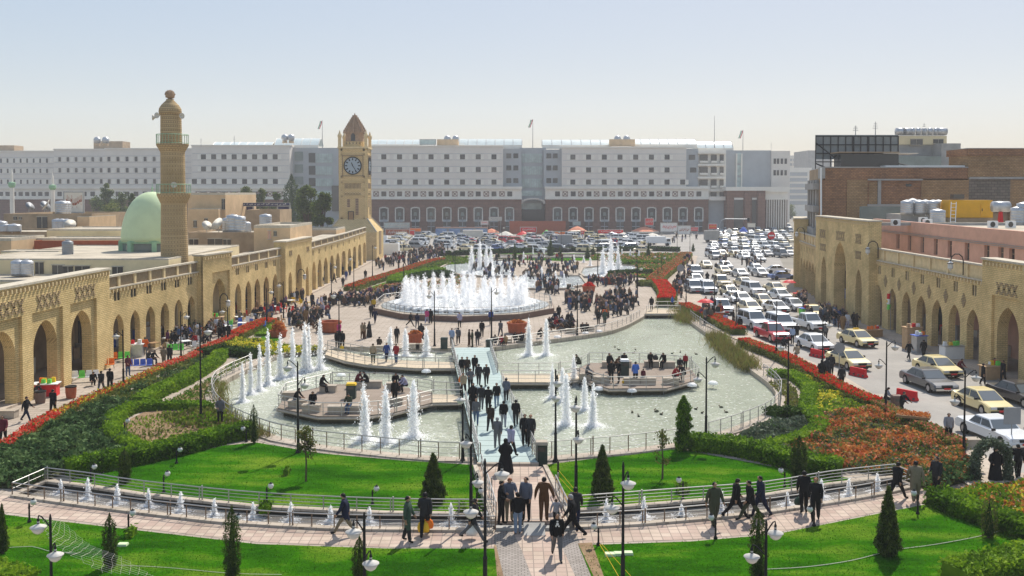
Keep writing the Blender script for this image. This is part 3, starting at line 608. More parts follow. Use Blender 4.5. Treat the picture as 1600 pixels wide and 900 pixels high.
# reeds standing in the pond edge
def reeds(pxl,w,h,label,dens=90):
 ln=G(pxl); r0=ln[0]; l2=[(p[0]-r0[0],p[1]-r0[1]) for p in ln]; L_=smooth_line([(*p,0) for p in l2],0.4); seg=[(L_[i],L_[i+1]) for i in range(len(L_)-1)]
 tot=sum((b-a).length for a,b in seg); n=int(tot*w*dens); idx=NR.randint(0,len(seg),n); A=np.array([tuple(s[0]) for s in seg])[idx]
 P=A+NR.normal(scale=w/2.6,size=A.shape); hh=h*NR.uniform(.5,1.1,n); P[:,2]=-0.3+hh/2
 r=ob('reed_clump',quads_np('reed_clump',rot_quads(P,0.05,hh,0.93),[M['reed']]),loc=(r0[0],r0[1],0),label=label,cat='reeds'); r['kind']='stuff'
reeds([(372,664),(385,672),(405,681),(420,686)],1.0,1.0,'dry brown reeds in the water at the left pond railing',160)
reeds([(345,600),(341,620),(350,640),(366,656)],0.8,0.8,'brown reeds along the far left curve of the pond',120)
reeds([(1118,530),(1133,546),(1152,561),(1172,578)],1.3,1.45,'tall yellow green reeds at the right pond wall',150)
reeds([(1062,488),(1068,496),(1074,504)],1.6,1.3,'small reed clump beside the jetty end',90)
# road and sidewalk on the right
def yx(Y,tab):
 for (a,b),(c,d) in zip(tab,tab[1:]):
  if Y<=c: t=(Y-a)/(c-a); return b+(d-b)*t
 return tab[-1][1]
SW_IN=[(30,22.2),(55,22.6),(64,23.2),(76,23.6),(90,22.3),(105,20.8),(120,22.3),(140,24.5),(167,28.6),(217,38.5),(300,48)]
SW_OUT=[(30,25.4),(55,25.9),(64,25.7),(76,26.0),(90,24.6),(105,23.8),(120,24.8),(140,27.2),(167,31.5),(217,42.0),(300,52)]
WALL_X=[(30,39.0),(81,39.2),(106,39.4),(128,40.6),(145,43.5),(165,48.5),(180,52.5),(235,66),(300,84),(420,110)]
Ys=[30,40,50,55,60,64,70,76,83,90,97,105,112,120,130,140,153,167,190,217]
swp=[(yx(y,SW_IN),y) for y in Ys]+[(yx(y,SW_OUT),y) for y in Ys[::-1]]
ob('sidewalk',MB().prism(swp,-0.02,0.10).mesh('sidewalk',M['walk']),kind='structure')
rd=[(yx(y,SW_OUT)-0.05,y) for y in Ys]+[(-60,224),(-60,318),(52,326),(95,420),(110,500),(130,500),(110,420),(84,300)]+[(yx(y,WALL_X)-1.2,y) for y in (235,180,165,145,128,106,81,55,30)]
sheet('road',[rd],0.008,M['road'])
cw=[(yx(y,WALL_X)-2.6+(0.9 if y<104 else 0),y) for y in (30,81,104,110,128,145,165,180)]+[(yx(y,WALL_X)+5,y) for y in (180,165,145,128,106,81,30)]
ob('pavement',MB().prism(cw,-0.02,0.13).mesh('pavement',M['walk']),kind='structure')
cl=[(-33.6,30),(-33.6,80),(-31,100),(-29,125),(-28.4,140),(-29,190),(-29.4,212),(-40,212),(-40,30)]
ob('pavement',MB().prism(cl,-0.02,0.14).mesh('pavement',M['walk']),kind='structure')
# pierced walls
class Path:
 def __init__(s, pts, side):
  s.P=[Vector(p) for p in pts]; s.side=side; s.S=[0]
  for a,b in zip(s.P,s.P[1:]): s.S.append(s.S[-1]+(b-a).length)
 def __call__(s, t, off=0.0):
  t_=max(0,min(s.S[-1],t)); i=0
  while i<len(s.S)-2 and s.S[i+1]<t_: i+=1
  a,b=s.P[i],s.P[i+1]; d=(b-a).normalized(); p=a+d*(t-s.S[i]); n=Vector((d.y,-d.x))*s.side
  return (p.x+n.x*off, p.y+n.y*off)
 def s_at_px(s, px, off=0, z=4):
  lo,hi=-8.0,s.S[-1]+8.0; f=lambda t: proj(*s(t,off),z)[0]
  up=f(hi)>f(lo)
  for _ in range(40):
   m=(lo+hi)/2
   if (f(m)<px)==up: lo=m
   else: hi=m
  return (lo+hi)/2
def arch_pts(w, rise, n=7):
 """pointed arch from left springing over apex to right, relative to centre and springing height"""
 hw=w/2; R_=(hw*hw+rise*rise)/(2*hw); th=math.asin(min(1,rise/R_)); L=[]
 for k in range(n+1):
  a=th*k/n; x=hw-R_+R_*math.cos(a); L.append((x,R_*math.sin(a)))
 L[-1]=(0,rise)
 return [(-x,z) for x,z in L]+[(x,z) for x,z in L[::-1][1:]]
def pierce(mb, P, s0, s1, z0, z1, holes, off, depth, m=0, mr=None, cap=True):
 """wall face between s0..s1 with holes (c,w,zb,zspring,zapex); reveals run back by depth"""
 mr=m if mr is None else mr
 def pt(s,z,o=off): x,y=P(s,o); return (x,y,z)
 fl = P.side>0
 def q(a,b,c,d,mm=m,uv=None):
  if fl: mb.quad(a,b,c,d,mm,uv)
  else: mb.quad(d,c,b,a,mm,uv[::-1] if uv else None)
 def face(sa,sb,za,zb_):
  n=max(1,int((sb-sa)/4))
  for k in range(n):
   u,v=sa+(sb-sa)*k/n, sa+(sb-sa)*(k+1)/n
   q(pt(u,za),pt(v,za),pt(v,zb_),pt(u,zb_),m,[(u,za),(v,za),(v,zb_),(u,zb_)])
 cur=s0
 for (c,w,zb,zs,za) in sorted(holes):
  a,b=c-w/2,c+w/2; face(cur,a,z0,z1); cur=b
  if zb>z0+1e-3:
   face(a,b,z0,zb); q(pt(a,zb),pt(b,zb),pt(b,zb,off-depth),pt(a,zb,off-depth),mr,[(a,0),(b,0),(b,depth),(a,depth)])
  q(pt(a,zb),pt(a,zb,off-depth),pt(a,zs,off-depth),pt(a,zs),mr,[(a,zb),(a+depth,zb),(a+depth,zs),(a,zs)])
  q(pt(b,zb,off-depth),pt(b,zb),pt(b,zs),pt(b,zs,off-depth),mr,[(b+depth,zb),(b,zb),(b,zs),(b+depth,zs)])
  cv=[(c+x,zs+z) for x,z in arch_pts(w,za-zs)] if za>zs+1e-3 else [(a,zs),(b,zs)]
  for (x1,y1),(x2,y2) in zip(cv,cv[1:]):
   q(pt(x1,y1),pt(x2,y2),pt(x2,z1),pt(x1,z1),m,[(x1,y1),(x2,y2),(x2,z1),(x1,z1)])
   q(pt(x2,y2),pt(x1,y1),pt(x1,y1,off-depth),pt(x2,y2,off-depth),mr,[(x2,y2),(x1,y1),(x1,y1+depth),(x2,y2+depth)])
 face(cur,s1,z0,z1)
 if cap:
  n=max(1,int((s1-s0)/4))
  for k in range(n):
   u,v=s0+(s1-s0)*k/n,s0+(s1-s0)*(k+1)/n
   q(pt(u,z1),pt(v,z1),pt(v,z1,off-depth),pt(u,z1,off-depth),m,[(u,0),(v,0),(v,depth),(u,depth)])
   q(pt(v,z0,off-depth),pt(u,z0,off-depth),pt(u,z1,off-depth),pt(v,z1,off-depth),m,[(v,z0),(u,z0),(u,z1),(v,z1)]) if not holes else None
 for s_,d_ in ((s0,1),(s1,-1)):
  A=[pt(s_,z0),pt(s_,z1),pt(s_,z1,off-depth),pt(s_,z0,off-depth)]; U=[(0,z0),(0,z1),(depth,z1),(depth,z0)]
  if d_<0: A=A[::-1]; U=U[::-1]
  q(*A[::-1],m,U[::-1])
def bar(mb, P, s0, s1, z0, z1, o0, o1, m=0, n=None):
 """solid band along the path from offset o0 to o1"""
 n=n or max(1,int((s1-s0)/3))
 for k in range(n):
  u,v=s0+(s1-s0)*k/n,s0+(s1-s0)*(k+1)/n
  A=[P(u,o0),P(v,o0),P(v,o1),P(u,o1)]
  mb.prism(A,z0,z1,m)
def at_path(P,s,off,z): x,y=P(s,off); return (x,y,z)
def yaw(P,s): a=Vector(P(s-.2)); b=Vector(P(s+.2)); return math.atan2(b.y-a.y,b.x-a.x)
def rel(mb_mesh, r):   # shift world-built mesh under its root
 mb_mesh.transform(Matrix.Translation(-Vector(r.location))); return mb_mesh
_lat={}
def lattice_mesh(nx, w, h, kind='x'):
 """brick relief of crossed diagonals standing proud of the wall; local x along wall, y outward"""
 key=(nx,w,h,kind)
 if key in _lat: return _lat[key]
 mb=MB(); cw=w/nx; t=0.07
 for i in range(nx):
  cx=-w/2+cw*(i+.5); n=7
  for k in range(n):
   f=(k+.5)/n; x=cw*0.42*(2*f-1)
   for s in (-1,1):
    mb.box((cx+s*x,0.03,-h/2+h*f),(cw*0.30,0.07,h/n*0.62),0)
 _lat[key]=mb.mesh('lattice',M['relief']); return _lat[key]
def diamond_mesh():
 mb=MB()
 for k in range(-4,5):
  wd=0.9*(1-abs(k)/5); mb.box((0,0.03,k*0.14),(wd,0.07,0.085),0)
 return mb.mesh('diamond',M['relief'])
DIA=diamond_mesh()
def pane_mesh(w,h,m): return MB().box((0,0,0),(w,0.05,h),0).mesh('pane',M[m])
def dents_mesh(w): return MB().box((0,0.08,0),(w,0.16,0.22),0,top=1.0).mesh('bracket',M['wall_brick'])
DENT=MB().box((0,0.07,0),(0.16,0.16,0.26),0).mesh('bracket',M['wall_plain'])
def seg_portal(P, s0, s1, zt, arches, proud, label, lat=(), thick=1.0, group=None, frame=True, ring=0.22, name='arcade_gateway', upper=None, bk=True):
 c=P((s0+s1)/2); r=root(name,label,'gateway',(c[0],c[1],0),group=group)
 mb=MB(); zf=0
 holes=[]; inner=[]
 for (s,w,zs,za) in arches:
  fw=w+1.0; fz=za+0.75
  if frame: holes.append((s,fw,0,fz,fz)); inner.append((s,w,zs,za,fw,fz))
  else: holes.append((s,w,0,zs,za))
 pierce(mb,P,s0,s1,0,zt,holes,proud,ring if frame else thick,cap=not frame)
 if frame:
  for (s,w,zs,za,fw,fz) in inner: pierce(mb,P,s-fw/2,s+fw/2,0,fz+0.05,[(s,w,0,zs,za)],proud-ring,thick-ring,cap=False)
  for s_ in (s0,s1):   # flank walls
   a,b=P(s_,proud),P(s_,proud-thick)
   q=[(*a,0),(*b,0),(*b,zt),(*a,zt)]; U=[(0,0),(thick,0),(thick,zt),(0,zt)]
   mb.quad(*q,0,U)
  bar(mb,P,s0,s1,zt-0.02,zt,proud-thick,proud)
  A=[P(s0,proud-thick),P(s1,proud-thick)]; mb.quad((*A[0],6.2),(*A[1],6.2),(*A[1],zt),(*A[0],zt),0,[(s0,6),(s1,6),(s1,zt),(s0,zt)])
 ob('wall',rel(mb.mesh('gateway_wall',M['wall_brick']),r),r)
 mb=MB(); bar(mb,P,s0-0.08,s1+0.08,zt,zt+0.16,proud-thick-0.1,proud+0.14); ob('coping',rel(mb.mesh('gateway_coping',M['coping']),r),r)
 n=int((s1-s0)/0.55)
 for k in range(n):
  s=s0+0.3+(s1-s0-0.6)*k/max(1,n-1); p=at_path(P,s,proud,zt-0.28)
  ob('bracket',DENT,r,(p[0]-r.location.x,p[1]-r.location.y,p[2]),yaw(P,s)+(PI if P.side>0 else 0))
 for (s,z,nx,w_,h_) in lat:
  p=at_path(P,s,proud,z); ob('relief_panel',lattice_mesh(nx,w_,h_),r,(p[0]-r.location.x,p[1]-r.location.y,p[2]),yaw(P,s)+(PI if P.side>0 else 0))
 return r
def seg_low(P, s0, s1, zt, arches, label, zpar, wins=(), dias=(), panel_n=6, panel_m='relief', thick=0.5, name='arcade_wall', wsz=(1.0,0.85), wz=5.7, group=None):
 c=P((s0+s1)/2); r=root(name,label,'arcade',(c[0],c[1],0),group=group)
 mb=MB(); zm=zpar-0.75*2
 pierce(mb,P,s0,s1,0,wz-wsz[1]/2-0.15,[(s,w,0,zs,za) for (s,w,zs,za) in arches],0,thick,cap=False)
 pierce(mb,P,s0,s1,wz-wsz[1]/2-0.15,zpar,[(s,wsz[0],wz-wsz[1]/2,wz+wsz[1]/2,wz+wsz[1]/2) for s in wins],0,0.14,cap=False)
 ob('wall',rel(mb.mesh('arcade_wall',M['wall_brick']),r),r)
 # parapet: posts with recessed panels
 mb=MB(); bar(mb,P,s0,s1,zpar,zpar+0.12,-0.5,0.10); bar(mb,P,s0,s1,zt-0.15,zt,-0.42,0.06); ob('coping',rel(mb.mesh('arcade_coping',M['coping']),r),r)
 for k in range(panel_n):
  a=s0+(s1-s0)*k/panel_n; b=s0+(s1-s0)*(k+1)/panel_n
  mb=MB(); bar(mb,P,a+0.18,b-0.18,zpar+0.12,zt-0.15,-0.24,-0.14,n=1); ob('parapet_panel',rel(mb.mesh('parapet_panel',M[panel_m]),r),r)
  mb=MB(); bar(mb,P,a,a+0.18,zpar+0.12,zt-0.15,-0.4,0.0,n=1); bar(mb,P,b-0.18,b,zpar+0.12,zt-0.15,-0.4,0.0,n=1); ob('parapet_pier',rel(mb.mesh('parapet_pier',M['wall_plain']),r),r)
 n=int((s1-s0)/0.6)
 for k in range(n):
  s=s0+0.3+(s1-s0-0.6)*k/max(1,n-1); p=at_path(P,s,0,zpar-0.18)
  ob('bracket',DENT,r,(p[0]-r.location.x,p[1]-r.location.y,p[2]),yaw(P,s)+(PI if P.side>0 else 0))
 pm=pane_mesh(wsz[0]*0.98,wsz[1]*0.98,'void'); bm_=MB().box((0,0,0),(0.09,0.09,wsz[1]),0).mesh('mullion',M['wall_plain'])
 for s in wins:
  p=at_path(P,s,-0.13,wz); ob('window',pm,r,(p[0]-r.location.x,p[1]-r.location.y,p[2]),yaw(P,s))
  p=at_path(P,s,-0.06,wz); ob('mullion',bm_,r,(p[0]-r.location.x,p[1]-r.location.y,p[2]),yaw(P,s))
 for s in dias:
  p=at_path(P,s,0,5.15); ob('relief_diamond',DIA,r,(p[0]-r.location.x,p[1]-r.location.y,p[2]),yaw(P,s)+(PI if P.side>0 else 0))
 return r
# left arcade: outward normal towards +X
LP=Path([(-34.2,48),(-33.7,80),(-31.9,97),(-30.7,104.5),(-29.4,122),(-28.9,136),(-28.9,165),(-29.7,195),(-30.2,214)],1)
s=lambda px,z=4: LP.s_at_px(px,0,z)
def arches_px(lst,wf,zs,za,z=3): 
 S_=[s(p,z) for p in lst]; out=[]
 for i,a in enumerate(S_):
  d=min([abs(a-b) for b in S_ if b!=a] or [4]); out.append((a,d*wf,zs,za))
 return out
sA0,sA1=LP.s_at_px(-40,0.5,7),LP.s_at_px(171,0.5,7)
aa=[LP.s_at_px(p,0.5,3) for p in (8,76,132)]
seg_portal(LP,sA0,sA1,8.1,[(a,3.4,3.3,5.3) for a in aa],0.5,'near left arcade block with three tall pointed arches and crossed brick patterns',
  lat=[(LP.s_at_px(p,.5,6.6),6.75,4,3.4,1.0) for p in (16,76,133)],thick=1.0)
sB1=LP.s_at_px(317,0,7)
bB=[s(p) for p in (185,211,235,257.5,279,299)]
seg_low(LP,sA1,sB1,7.5,[(x,1.75,2.8,4.1) for x in bB]+[(s(313),1.2,2.8,4.1)],'low arcade wall with seven small arches and dark mesh parapet in front of the minaret',6.35,wins=[s(p,5.7) for p in (183,209,233,256,277,297)],panel_n=7)
sC1=LP.s_at_px(362,0.6,7); sC0=LP.s_at_px(317,0.6,7)
seg_portal(LP,sC0,sC1,8.0,[(LP.s_at_px(346,.6,3),3.0,3.3,5.4)],0.6,'square brick gateway with one large arch right of the minaret',thick=1.0)
sD1=LP.s_at_px(446,0,7)
seg_low(LP,sC1,sD1,7.45,[(s(p),2.0,2.8,4.3) for p in (372,388,402,416,430)],'arcade wall with five arches between the two brick gateways',6.35,wins=[s(p,5.7) for p in (371,387,401,416,429)],panel_n=6)
sE0=LP.s_at_px(446,.6,7); sE1=LP.s_at_px(487,0.6,7)
seg_portal(LP,sE0,sE1,8.1,[(LP.s_at_px(467,.6,3),3.2,4.0,6.2),(LP.s_at_px(453.5,.6,3),1.7,2.9,4.2),(LP.s_at_px(480,.6,3),1.7,2.9,4.2)],0.6,'tall gateway with a high central arch and two side arches on the left arcade',
  lat=[(LP.s_at_px(454,.6,6.4),6.6,2,1.5,0.7),(LP.s_at_px(481,.6,6.4),6.6,2,1.5,0.7)],thick=1.5,frame=False)
sF1=LP.s_at_px(572,0,7); fpx=(490.5,499.5,509,518.5,528,537,546,554,562,569.5)
fs_=[s(p) for p in fpx]
seg_low(LP,sE1,sF1,7.4,[(a,(fs_[min(i+1,9)]-fs_[min(i,8)])*0.62,2.6,4.4) for i,a in enumerate(fs_)],'far stretch of the left arcade ending at the clock tower',6.35,wins=[s(p,5.6) for p in (489,498.5,508.5,518,527.5,536.5,545.5,553.5,561.5)],panel_n=12)
# gallery behind the left arches: floor is the pavement, back wall of shops, roof slab
c=LP(LP.S[-1]/2); g=root('shop_gallery','shaded gallery of shops behind the left arcade arches','shops',(c[0],c[1],0))
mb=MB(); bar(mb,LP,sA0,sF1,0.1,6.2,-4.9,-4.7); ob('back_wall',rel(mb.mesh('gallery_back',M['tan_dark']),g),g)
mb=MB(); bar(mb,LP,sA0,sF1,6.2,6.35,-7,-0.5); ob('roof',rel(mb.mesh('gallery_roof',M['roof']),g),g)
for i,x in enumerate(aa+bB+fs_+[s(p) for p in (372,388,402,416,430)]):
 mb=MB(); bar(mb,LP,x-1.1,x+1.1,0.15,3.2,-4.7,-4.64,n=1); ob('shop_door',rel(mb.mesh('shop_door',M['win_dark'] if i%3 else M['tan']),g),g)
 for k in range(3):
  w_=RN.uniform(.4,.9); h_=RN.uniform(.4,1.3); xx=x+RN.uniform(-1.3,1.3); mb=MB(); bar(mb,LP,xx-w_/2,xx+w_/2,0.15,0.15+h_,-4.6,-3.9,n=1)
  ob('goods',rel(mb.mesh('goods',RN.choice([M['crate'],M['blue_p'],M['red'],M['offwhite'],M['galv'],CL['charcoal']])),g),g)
# right arcade: outward normal towards -X
RP=Path([(39.0,48),(39.0,80),(39.3,106),(40.8,128),(43.5,145),(47.8,160),(52.5,178)],-1)
s2=lambda px,z=4,o=0: RP.s_at_px(px,o,z)
ra1=s2(1535,8,.5); ra0=s2(1690,8,.5)
seg_portal(RP,ra0,ra1,9.0,[(s2(1570,3,.5),3.3,3.3,5.5)],0.5,'near right arcade block with one tall arch and crossed brick pattern',lat=[(s2(1573,6.7,.5),6.9,4,3.2,1.0)],thick=1.1)
rb1=s2(1360,8); rpx=(1372,1394,1416,1439,1464,1491,1520); rs=[s2(p,3) for p in rpx]
seg_low(RP,ra1,rb1,8.5,[(a,2.25,2.9,4.6) for a in rs],'low right arcade wall with seven arches, small twin windows and brick diamonds',7.1,wins=[s2(p,6) for p in (1374,1395,1417,1441,1466,1493,1522)],
   dias=[s2(p,5.2) for p in (1384,1405,1428,1452,1478,1506)],panel_n=7,panel_m='wall_plain',wz=6.2,thick=.6,wsz=(.8,.9))
rc0=s2(1358,8,.9); rc1=s2(1275,10,.9)
seg_portal(RP,rc0,rc1,11.3,[(s2(1312,4,.9),5.2,5.2,8.6),(s2(1287,4,.9),2.6,4.2,6.4),(s2(1341,4,.9),2.1,4.0,6.0)],0.9,'great right gateway with a high pointed arch between two smaller arches',
   lat=[(s2(1285.5,9,.9),9.2,3,2.8,1.1),(s2(1313,9,.9),9.3,4,3.6,1.1),(s2(1341,9,.9),9.3,3,2.0,1.1),(s2(1286,7.3,.9),7.5,3,2.8,0.9),(s2(1341,7.3,.9),7.5,3,2.0,0.9)],thick=1.3,frame=False)
rd1=s2(1250,8); 
ds=[rc1+(rd1-rc1)*f for f in (.06,.2,.34,.48,.62,.76,.9)]
seg_low(RP,rc1,rd1,8.5,[(a,2.6,2.9,4.8) for a in ds],'far curved stretch of the right arcade beyond the great gateway',7.1,wins=ds,panel_n=8,panel_m='wall_plain',wz=6.2,thick=.6,wsz=(.8,.9))
seg_portal(RP,rd1,rd1+11,10.4,[(rd1+5.5,3.4,4,6.4)],0.8,'small far gateway block closing the right arcade',thick=2,frame=False)
c=RP(40); g2=root('shop_gallery','shaded gallery of shops behind the right arcade arches','shops',(c[0],c[1],0))
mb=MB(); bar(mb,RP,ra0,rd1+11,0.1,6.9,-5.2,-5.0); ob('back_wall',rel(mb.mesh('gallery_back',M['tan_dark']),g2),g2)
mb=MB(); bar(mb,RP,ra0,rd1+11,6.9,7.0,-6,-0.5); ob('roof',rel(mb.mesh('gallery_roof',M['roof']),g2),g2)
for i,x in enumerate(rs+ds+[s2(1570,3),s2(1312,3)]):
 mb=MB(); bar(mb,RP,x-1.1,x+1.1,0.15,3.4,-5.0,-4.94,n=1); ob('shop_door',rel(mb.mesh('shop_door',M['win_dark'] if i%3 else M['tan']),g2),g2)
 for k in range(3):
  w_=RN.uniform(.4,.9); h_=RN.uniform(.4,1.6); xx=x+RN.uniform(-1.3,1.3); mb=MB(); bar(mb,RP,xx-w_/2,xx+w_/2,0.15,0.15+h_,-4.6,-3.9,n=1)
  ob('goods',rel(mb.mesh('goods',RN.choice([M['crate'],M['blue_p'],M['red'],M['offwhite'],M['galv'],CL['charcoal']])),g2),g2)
# flagstaff and flag hanging in the second right arch
x=RP(rs[1],0.15)
f=root('flag','small red, white and green flag hanging inside the second arch of the right arcade','flag',(x[0],x[1],0.13))
ob('pole',MB().tube([(0,0,0),(0,0,4.2)],0.03,6).mesh('pole',M['steel']),f)
for k,(nm,m) in enumerate((('red_band','red'),('white_band','white'),('green_band','green_p'))):
 ob('band',MB().tube([(-.22+.02*k,-.03*k,3.9-.55*k),(-.25,-.02,3.9-.55*(k+1))],0.16,7).mesh(nm,M[m]),f)
ob('sun_emblem',MB().lathe([(0,0),(0.13,0.0),(0.13,0.02),(0,0.02)],10).mesh('sun_emblem',M['yellow_p']),f,(-.4,-.03,3.1),(0,PI/2,0))
# clock tower
TY=205.0
def X_(px,Y,z=14.5): return at_y(px,300,Y)[0]
def Zat(py,Y): return at_y(800,py,Y)[2]
tx0,tx1=X_(529.5,TY),X_(573.5,TY); tw=tx1-tx0; tcx=(tx0+tx1)/2; tz=Zat(232,TY); tcy=TY+tw/2
t=root('clock_tower','tall yellow brick clock tower with a round dial and a stepped pointed spire','clock tower',(tcx,tcy,0))
def loc_path(pts): return Path(pts,1)
def ring4(hw): return [(-hw,-hw),(hw,-hw),(hw,hw),(-hw,hw)]
hw=tw/2
zsh=Zat(352,TY)
# chamfered shaft with inset panels
def oct_(hw,ch): return [(-hw+ch,-hw),(hw-ch,-hw),(hw,-hw+ch),(hw,hw-ch),(hw-ch,hw),(-hw+ch,hw),(-hw,hw-ch),(-hw,-hw+ch)]
ob('shaft',MB().prism(oct_(hw,0.35),0,tz).mesh('shaft',M['tower_brick']),t)
mb=MB()
for a in range(4):
 cs,sn=math.cos(a*PI/2),math.sin(a*PI/2)
 R2=lambda x,y:(x*cs-y*sn,x*sn+y*cs)
 def bx(x,z,w_,h_,y=-hw,d=0.12,m=0):
  c=R2(x,y-d/2+0.02); mb.box((c[0],c[1],z),(w_,d,h_),m,rz=a*PI/2)
 for sx in (-1,1): bx(sx*(hw-0.62),(zsh+tz)/2,0.38,tz-zsh)
 for z_,h_ in ((Zat(276,TY),0.4),(Zat(285,TY),0.22),(Zat(297,TY),0.22),(Zat(234,TY),0.5),(Zat(241,TY),0.22),(Zat(307,TY),0.2),(Zat(341,TY),0.35)): bx(0,z_,tw-0.9,h_)
ob('string_course',mb.mesh('string_course',M['tower_brick']),t)
zc=Zat(259,TY); dr=1.72
numerals=MB().box((0,0,0),(0.24,0.44,0.05),0).mesh('hour_mark',M['black'])
for a,lab in ((0,'front'),(1,'right'),(3,'left')):
 rz=a*PI/2; cs,sn=math.cos(rz),math.sin(rz)
 def pl(x,y): return (x*cs-y*sn,x*sn+y*cs)
 p=pl(0,-hw-0.05)
 d=ob('clock_dial',MB().lathe([(0,0),(dr,0),(dr,0.12),(0,0.12)],36).mesh('clock_dial',mat('dial_white_%d'%a,(0.36,0.42,0.46),0.5,0.03,1)),t,(p[0],p[1],zc),(PI/2,0,rz))
 ringm=MB()
 for k in range(36):
  A=2*PI*k/36; ringm.box(((dr+.09)*math.cos(A),(dr+.09)*math.sin(A),0.1),(0.2,0.34,0.2),0,rz=A)
 ob('dial_ring',ringm.mesh('dial_ring',M['black']),d)
 for k in range(12):
  A=PI/2-2*PI*k/12; ob('hour_mark',numerals,d,(1.38*math.cos(A),1.38*math.sin(A),0.16),(0,0,A-PI/2))
 for ln,w_,A in ((0.85,0.17,PI/2+2*PI*20/360),(1.4,0.12,PI/2-2*PI*24.5/60)):
  ob('hand',MB().box((0,ln/2-0.12,0),(w_,ln,0.05),0,top=1).mesh('hand',M['black']),d,(0,0,0.2 if ln<1 else 0.26),(0,0,A-PI/2))
 # frame round the dial
 mb=MB()
 for x,z,w_,h_ in ((0,2.15,4.5,0.16),(0,-2.15,4.5,0.16),(2.2,0,0.16,4.4),(-2.2,0,0.16,4.4)): mb.box((x,z,0.06),(w_,h_,0.14),0)
 ob('dial_frame',mb.mesh('dial_frame',M['relief']),d)
 # slit windows and relief
 for (wx,z0,z1,ww) in ((-0.95,Zat(324,TY),Zat(311,TY),0.62),(0.85,Zat(336,TY),Zat(310,TY),0.68)):
  q=pl(wx,-hw-0.02); wz_=(z0+z1)/2
  mb=MB().box((0,0,0),(ww,0.06,z1-z0),0)
  ob('slit_window',mb.mesh('slit_window',M['spire']),t,(q[0],q[1],wz_),rz)
  for k in range(int((z1-z0)/0.34)):
   q2=pl(wx,-hw-0.08); ob('louvre',MB().box((0,0,0),(ww*.8,0.08,0.1),0).mesh('louvre',M['win_dark']),t,(q2[0],q2[1],z0+0.2+k*0.34),rz)
  q=pl(wx,-hw-0.06)
 q=pl(-.05,-hw); ob('relief_panel',lattice_mesh(6,3.6,0.55),t,(q[0],q[1],Zat(303,TY)),rz+PI)
 mb=MB()
 for k in range(12): mb.box((-1.6+k*0.29,0,0),(0.15,0.12,1.1),0)
 q=pl(-.05,-hw-0.02); ob('fluted_panel',mb.mesh('fluted_panel',M['relief']),t,(q[0],q[1],Zat(290.5,TY)),rz)
 if lab=='front':
  q=pl(-.45,-hw-0.1); d2=ob('door',MB().box((0,0,0),(0.95,0.12,2.2),0).mesh('door',M['wood']),t,(q[0],q[1],Zat(339,TY)),rz)
  mb=MB(); mb.box((0,0,1.15),(1.25,.2,.14),0); mb.box((-.56,0,0),(.13,.2,2.2),0); mb.box((.56,0,0),(.13,.2,2.2),0); ob('door_frame',mb.mesh('door_frame',M['black']),d2)
# cornice, parapet drum, pinnacles, spire
ob('cornice',MB().prism(oct_(hw+0.28,0.4),tz,tz+0.4).mesh('cornice',M['wall_plain']),t)
z1=tz+0.4; z2=Zat(220.5,TY); h2=hw*0.70
ob('parapet',MB().prism(oct_(h2,0.5),z1,z2).mesh('parapet',M['tower_brick']),t)
for k in range(5):
 mb=MB().box((0,0,0),(0.3,0.12,0.5),0,top=0.5); ob('parapet_arch',mb.mesh('parapet_arch',M['relief']),t,(-1.5+k*0.72,-h2-0.04,z1+0.8))
z3=Zat(207,TY)
ob('belfry',MB().prism(oct_(h2*0.88,0.7),z2,z3).mesh('belfry',M['spire']),t)
mb=MB(); cv=[(x,z) for x,z in arch_pts(0.9,0.7)]; mb.add([(x,0,z+1.0) for x,z in cv]+[(-.45,0,0),(.45,0,0)],[tuple(range(len(cv)))+(len(cv)+1,len(cv))]); ob('belfry_window',mb.mesh('belfry_window',M['win_dark']),t,(-0.1,-h2*.88-0.03,z2+0.1))
mb=MB(); zt_=Zat(181,TY); n=8
for k in range(n):
 f0=k/n; a=z3+(zt_-z3)*f0; b=z3+(zt_-z3)*(k+1)/n; r0=h2*1.0*(1-f0)**0.93+0.14
 mb.prism(oct_(r0,r0*0.42),a,b-0.15); mb.prism(oct_(max(.05,r0-0.34),r0*0.3),b-0.16,b+0.01)
 for j in range(8):
  A=j*PI/4; mb.box((r0*1.06*math.cos(A),r0*1.06*math.sin(A),a+0.4),(0.4,0.34,0.8),0,rz=A,top=0.35)
mb.lathe([(0.22,0),(0.28,0.3),(0.02,1.0)],8,(0,0,zt_-0.1))
ob('spire',mb.mesh('spire',M['spire']),t)
pin=MB(); pin.box((0,0,0.9),(0.62,0.62,1.8),0); pin.lathe([(0.36,1.8),(0.46,2.2),(0.46,2.5),(0.25,2.8),(0.05,3.5)],8); pinm=pin.mesh('pinnacle',M['wall_plain'])
for sx in (-1,1):
 for sy in (-1,1): ob('pinnacle',pinm,t,(sx*(hw-0.2),sy*(hw-0.2),tz+0.4))
# lower battered base
bx1=X_(590.5,TY)-tcx; 
mb=MB(); b0=bx1; zb=zsh-0.2
mb.prism([(-b0*0.95,-b0),(b0,-b0),(b0,b0),(-b0*0.95,b0)],0,zb-1.2)
P0=[(-b0*0.95,-b0),(b0,-b0),(b0,b0),(-b0*.95,b0)]; P1=[(-hw,-hw),(hw,-hw),(hw,hw),(-hw,hw)]
for i in range(4):
 j=(i+1)%4; mb.quad((*P0[i],zb-1.2),(*P0[j],zb-1.2),(*P1[j],zb+1.6),(*P1[i],zb+1.6))
ob('base',mb.mesh('base',M['tower_brick']),t)
mb=MB()
for a,b in ((P0[1],P1[1]),(P0[2],P1[2]),(P0[0],P1[0])): mb.tube([(a[0],a[1],zb-1.1),(b[0],b[1],zb+1.7)],0.16,6)
ob('hip_rib',mb.mesh('hip_rib',M['coping']),t)
ob('niche',MB().box((b0+0.02,0,3.6),(0.1,3.0,5.0),0).mesh('niche',M['relief']),t)
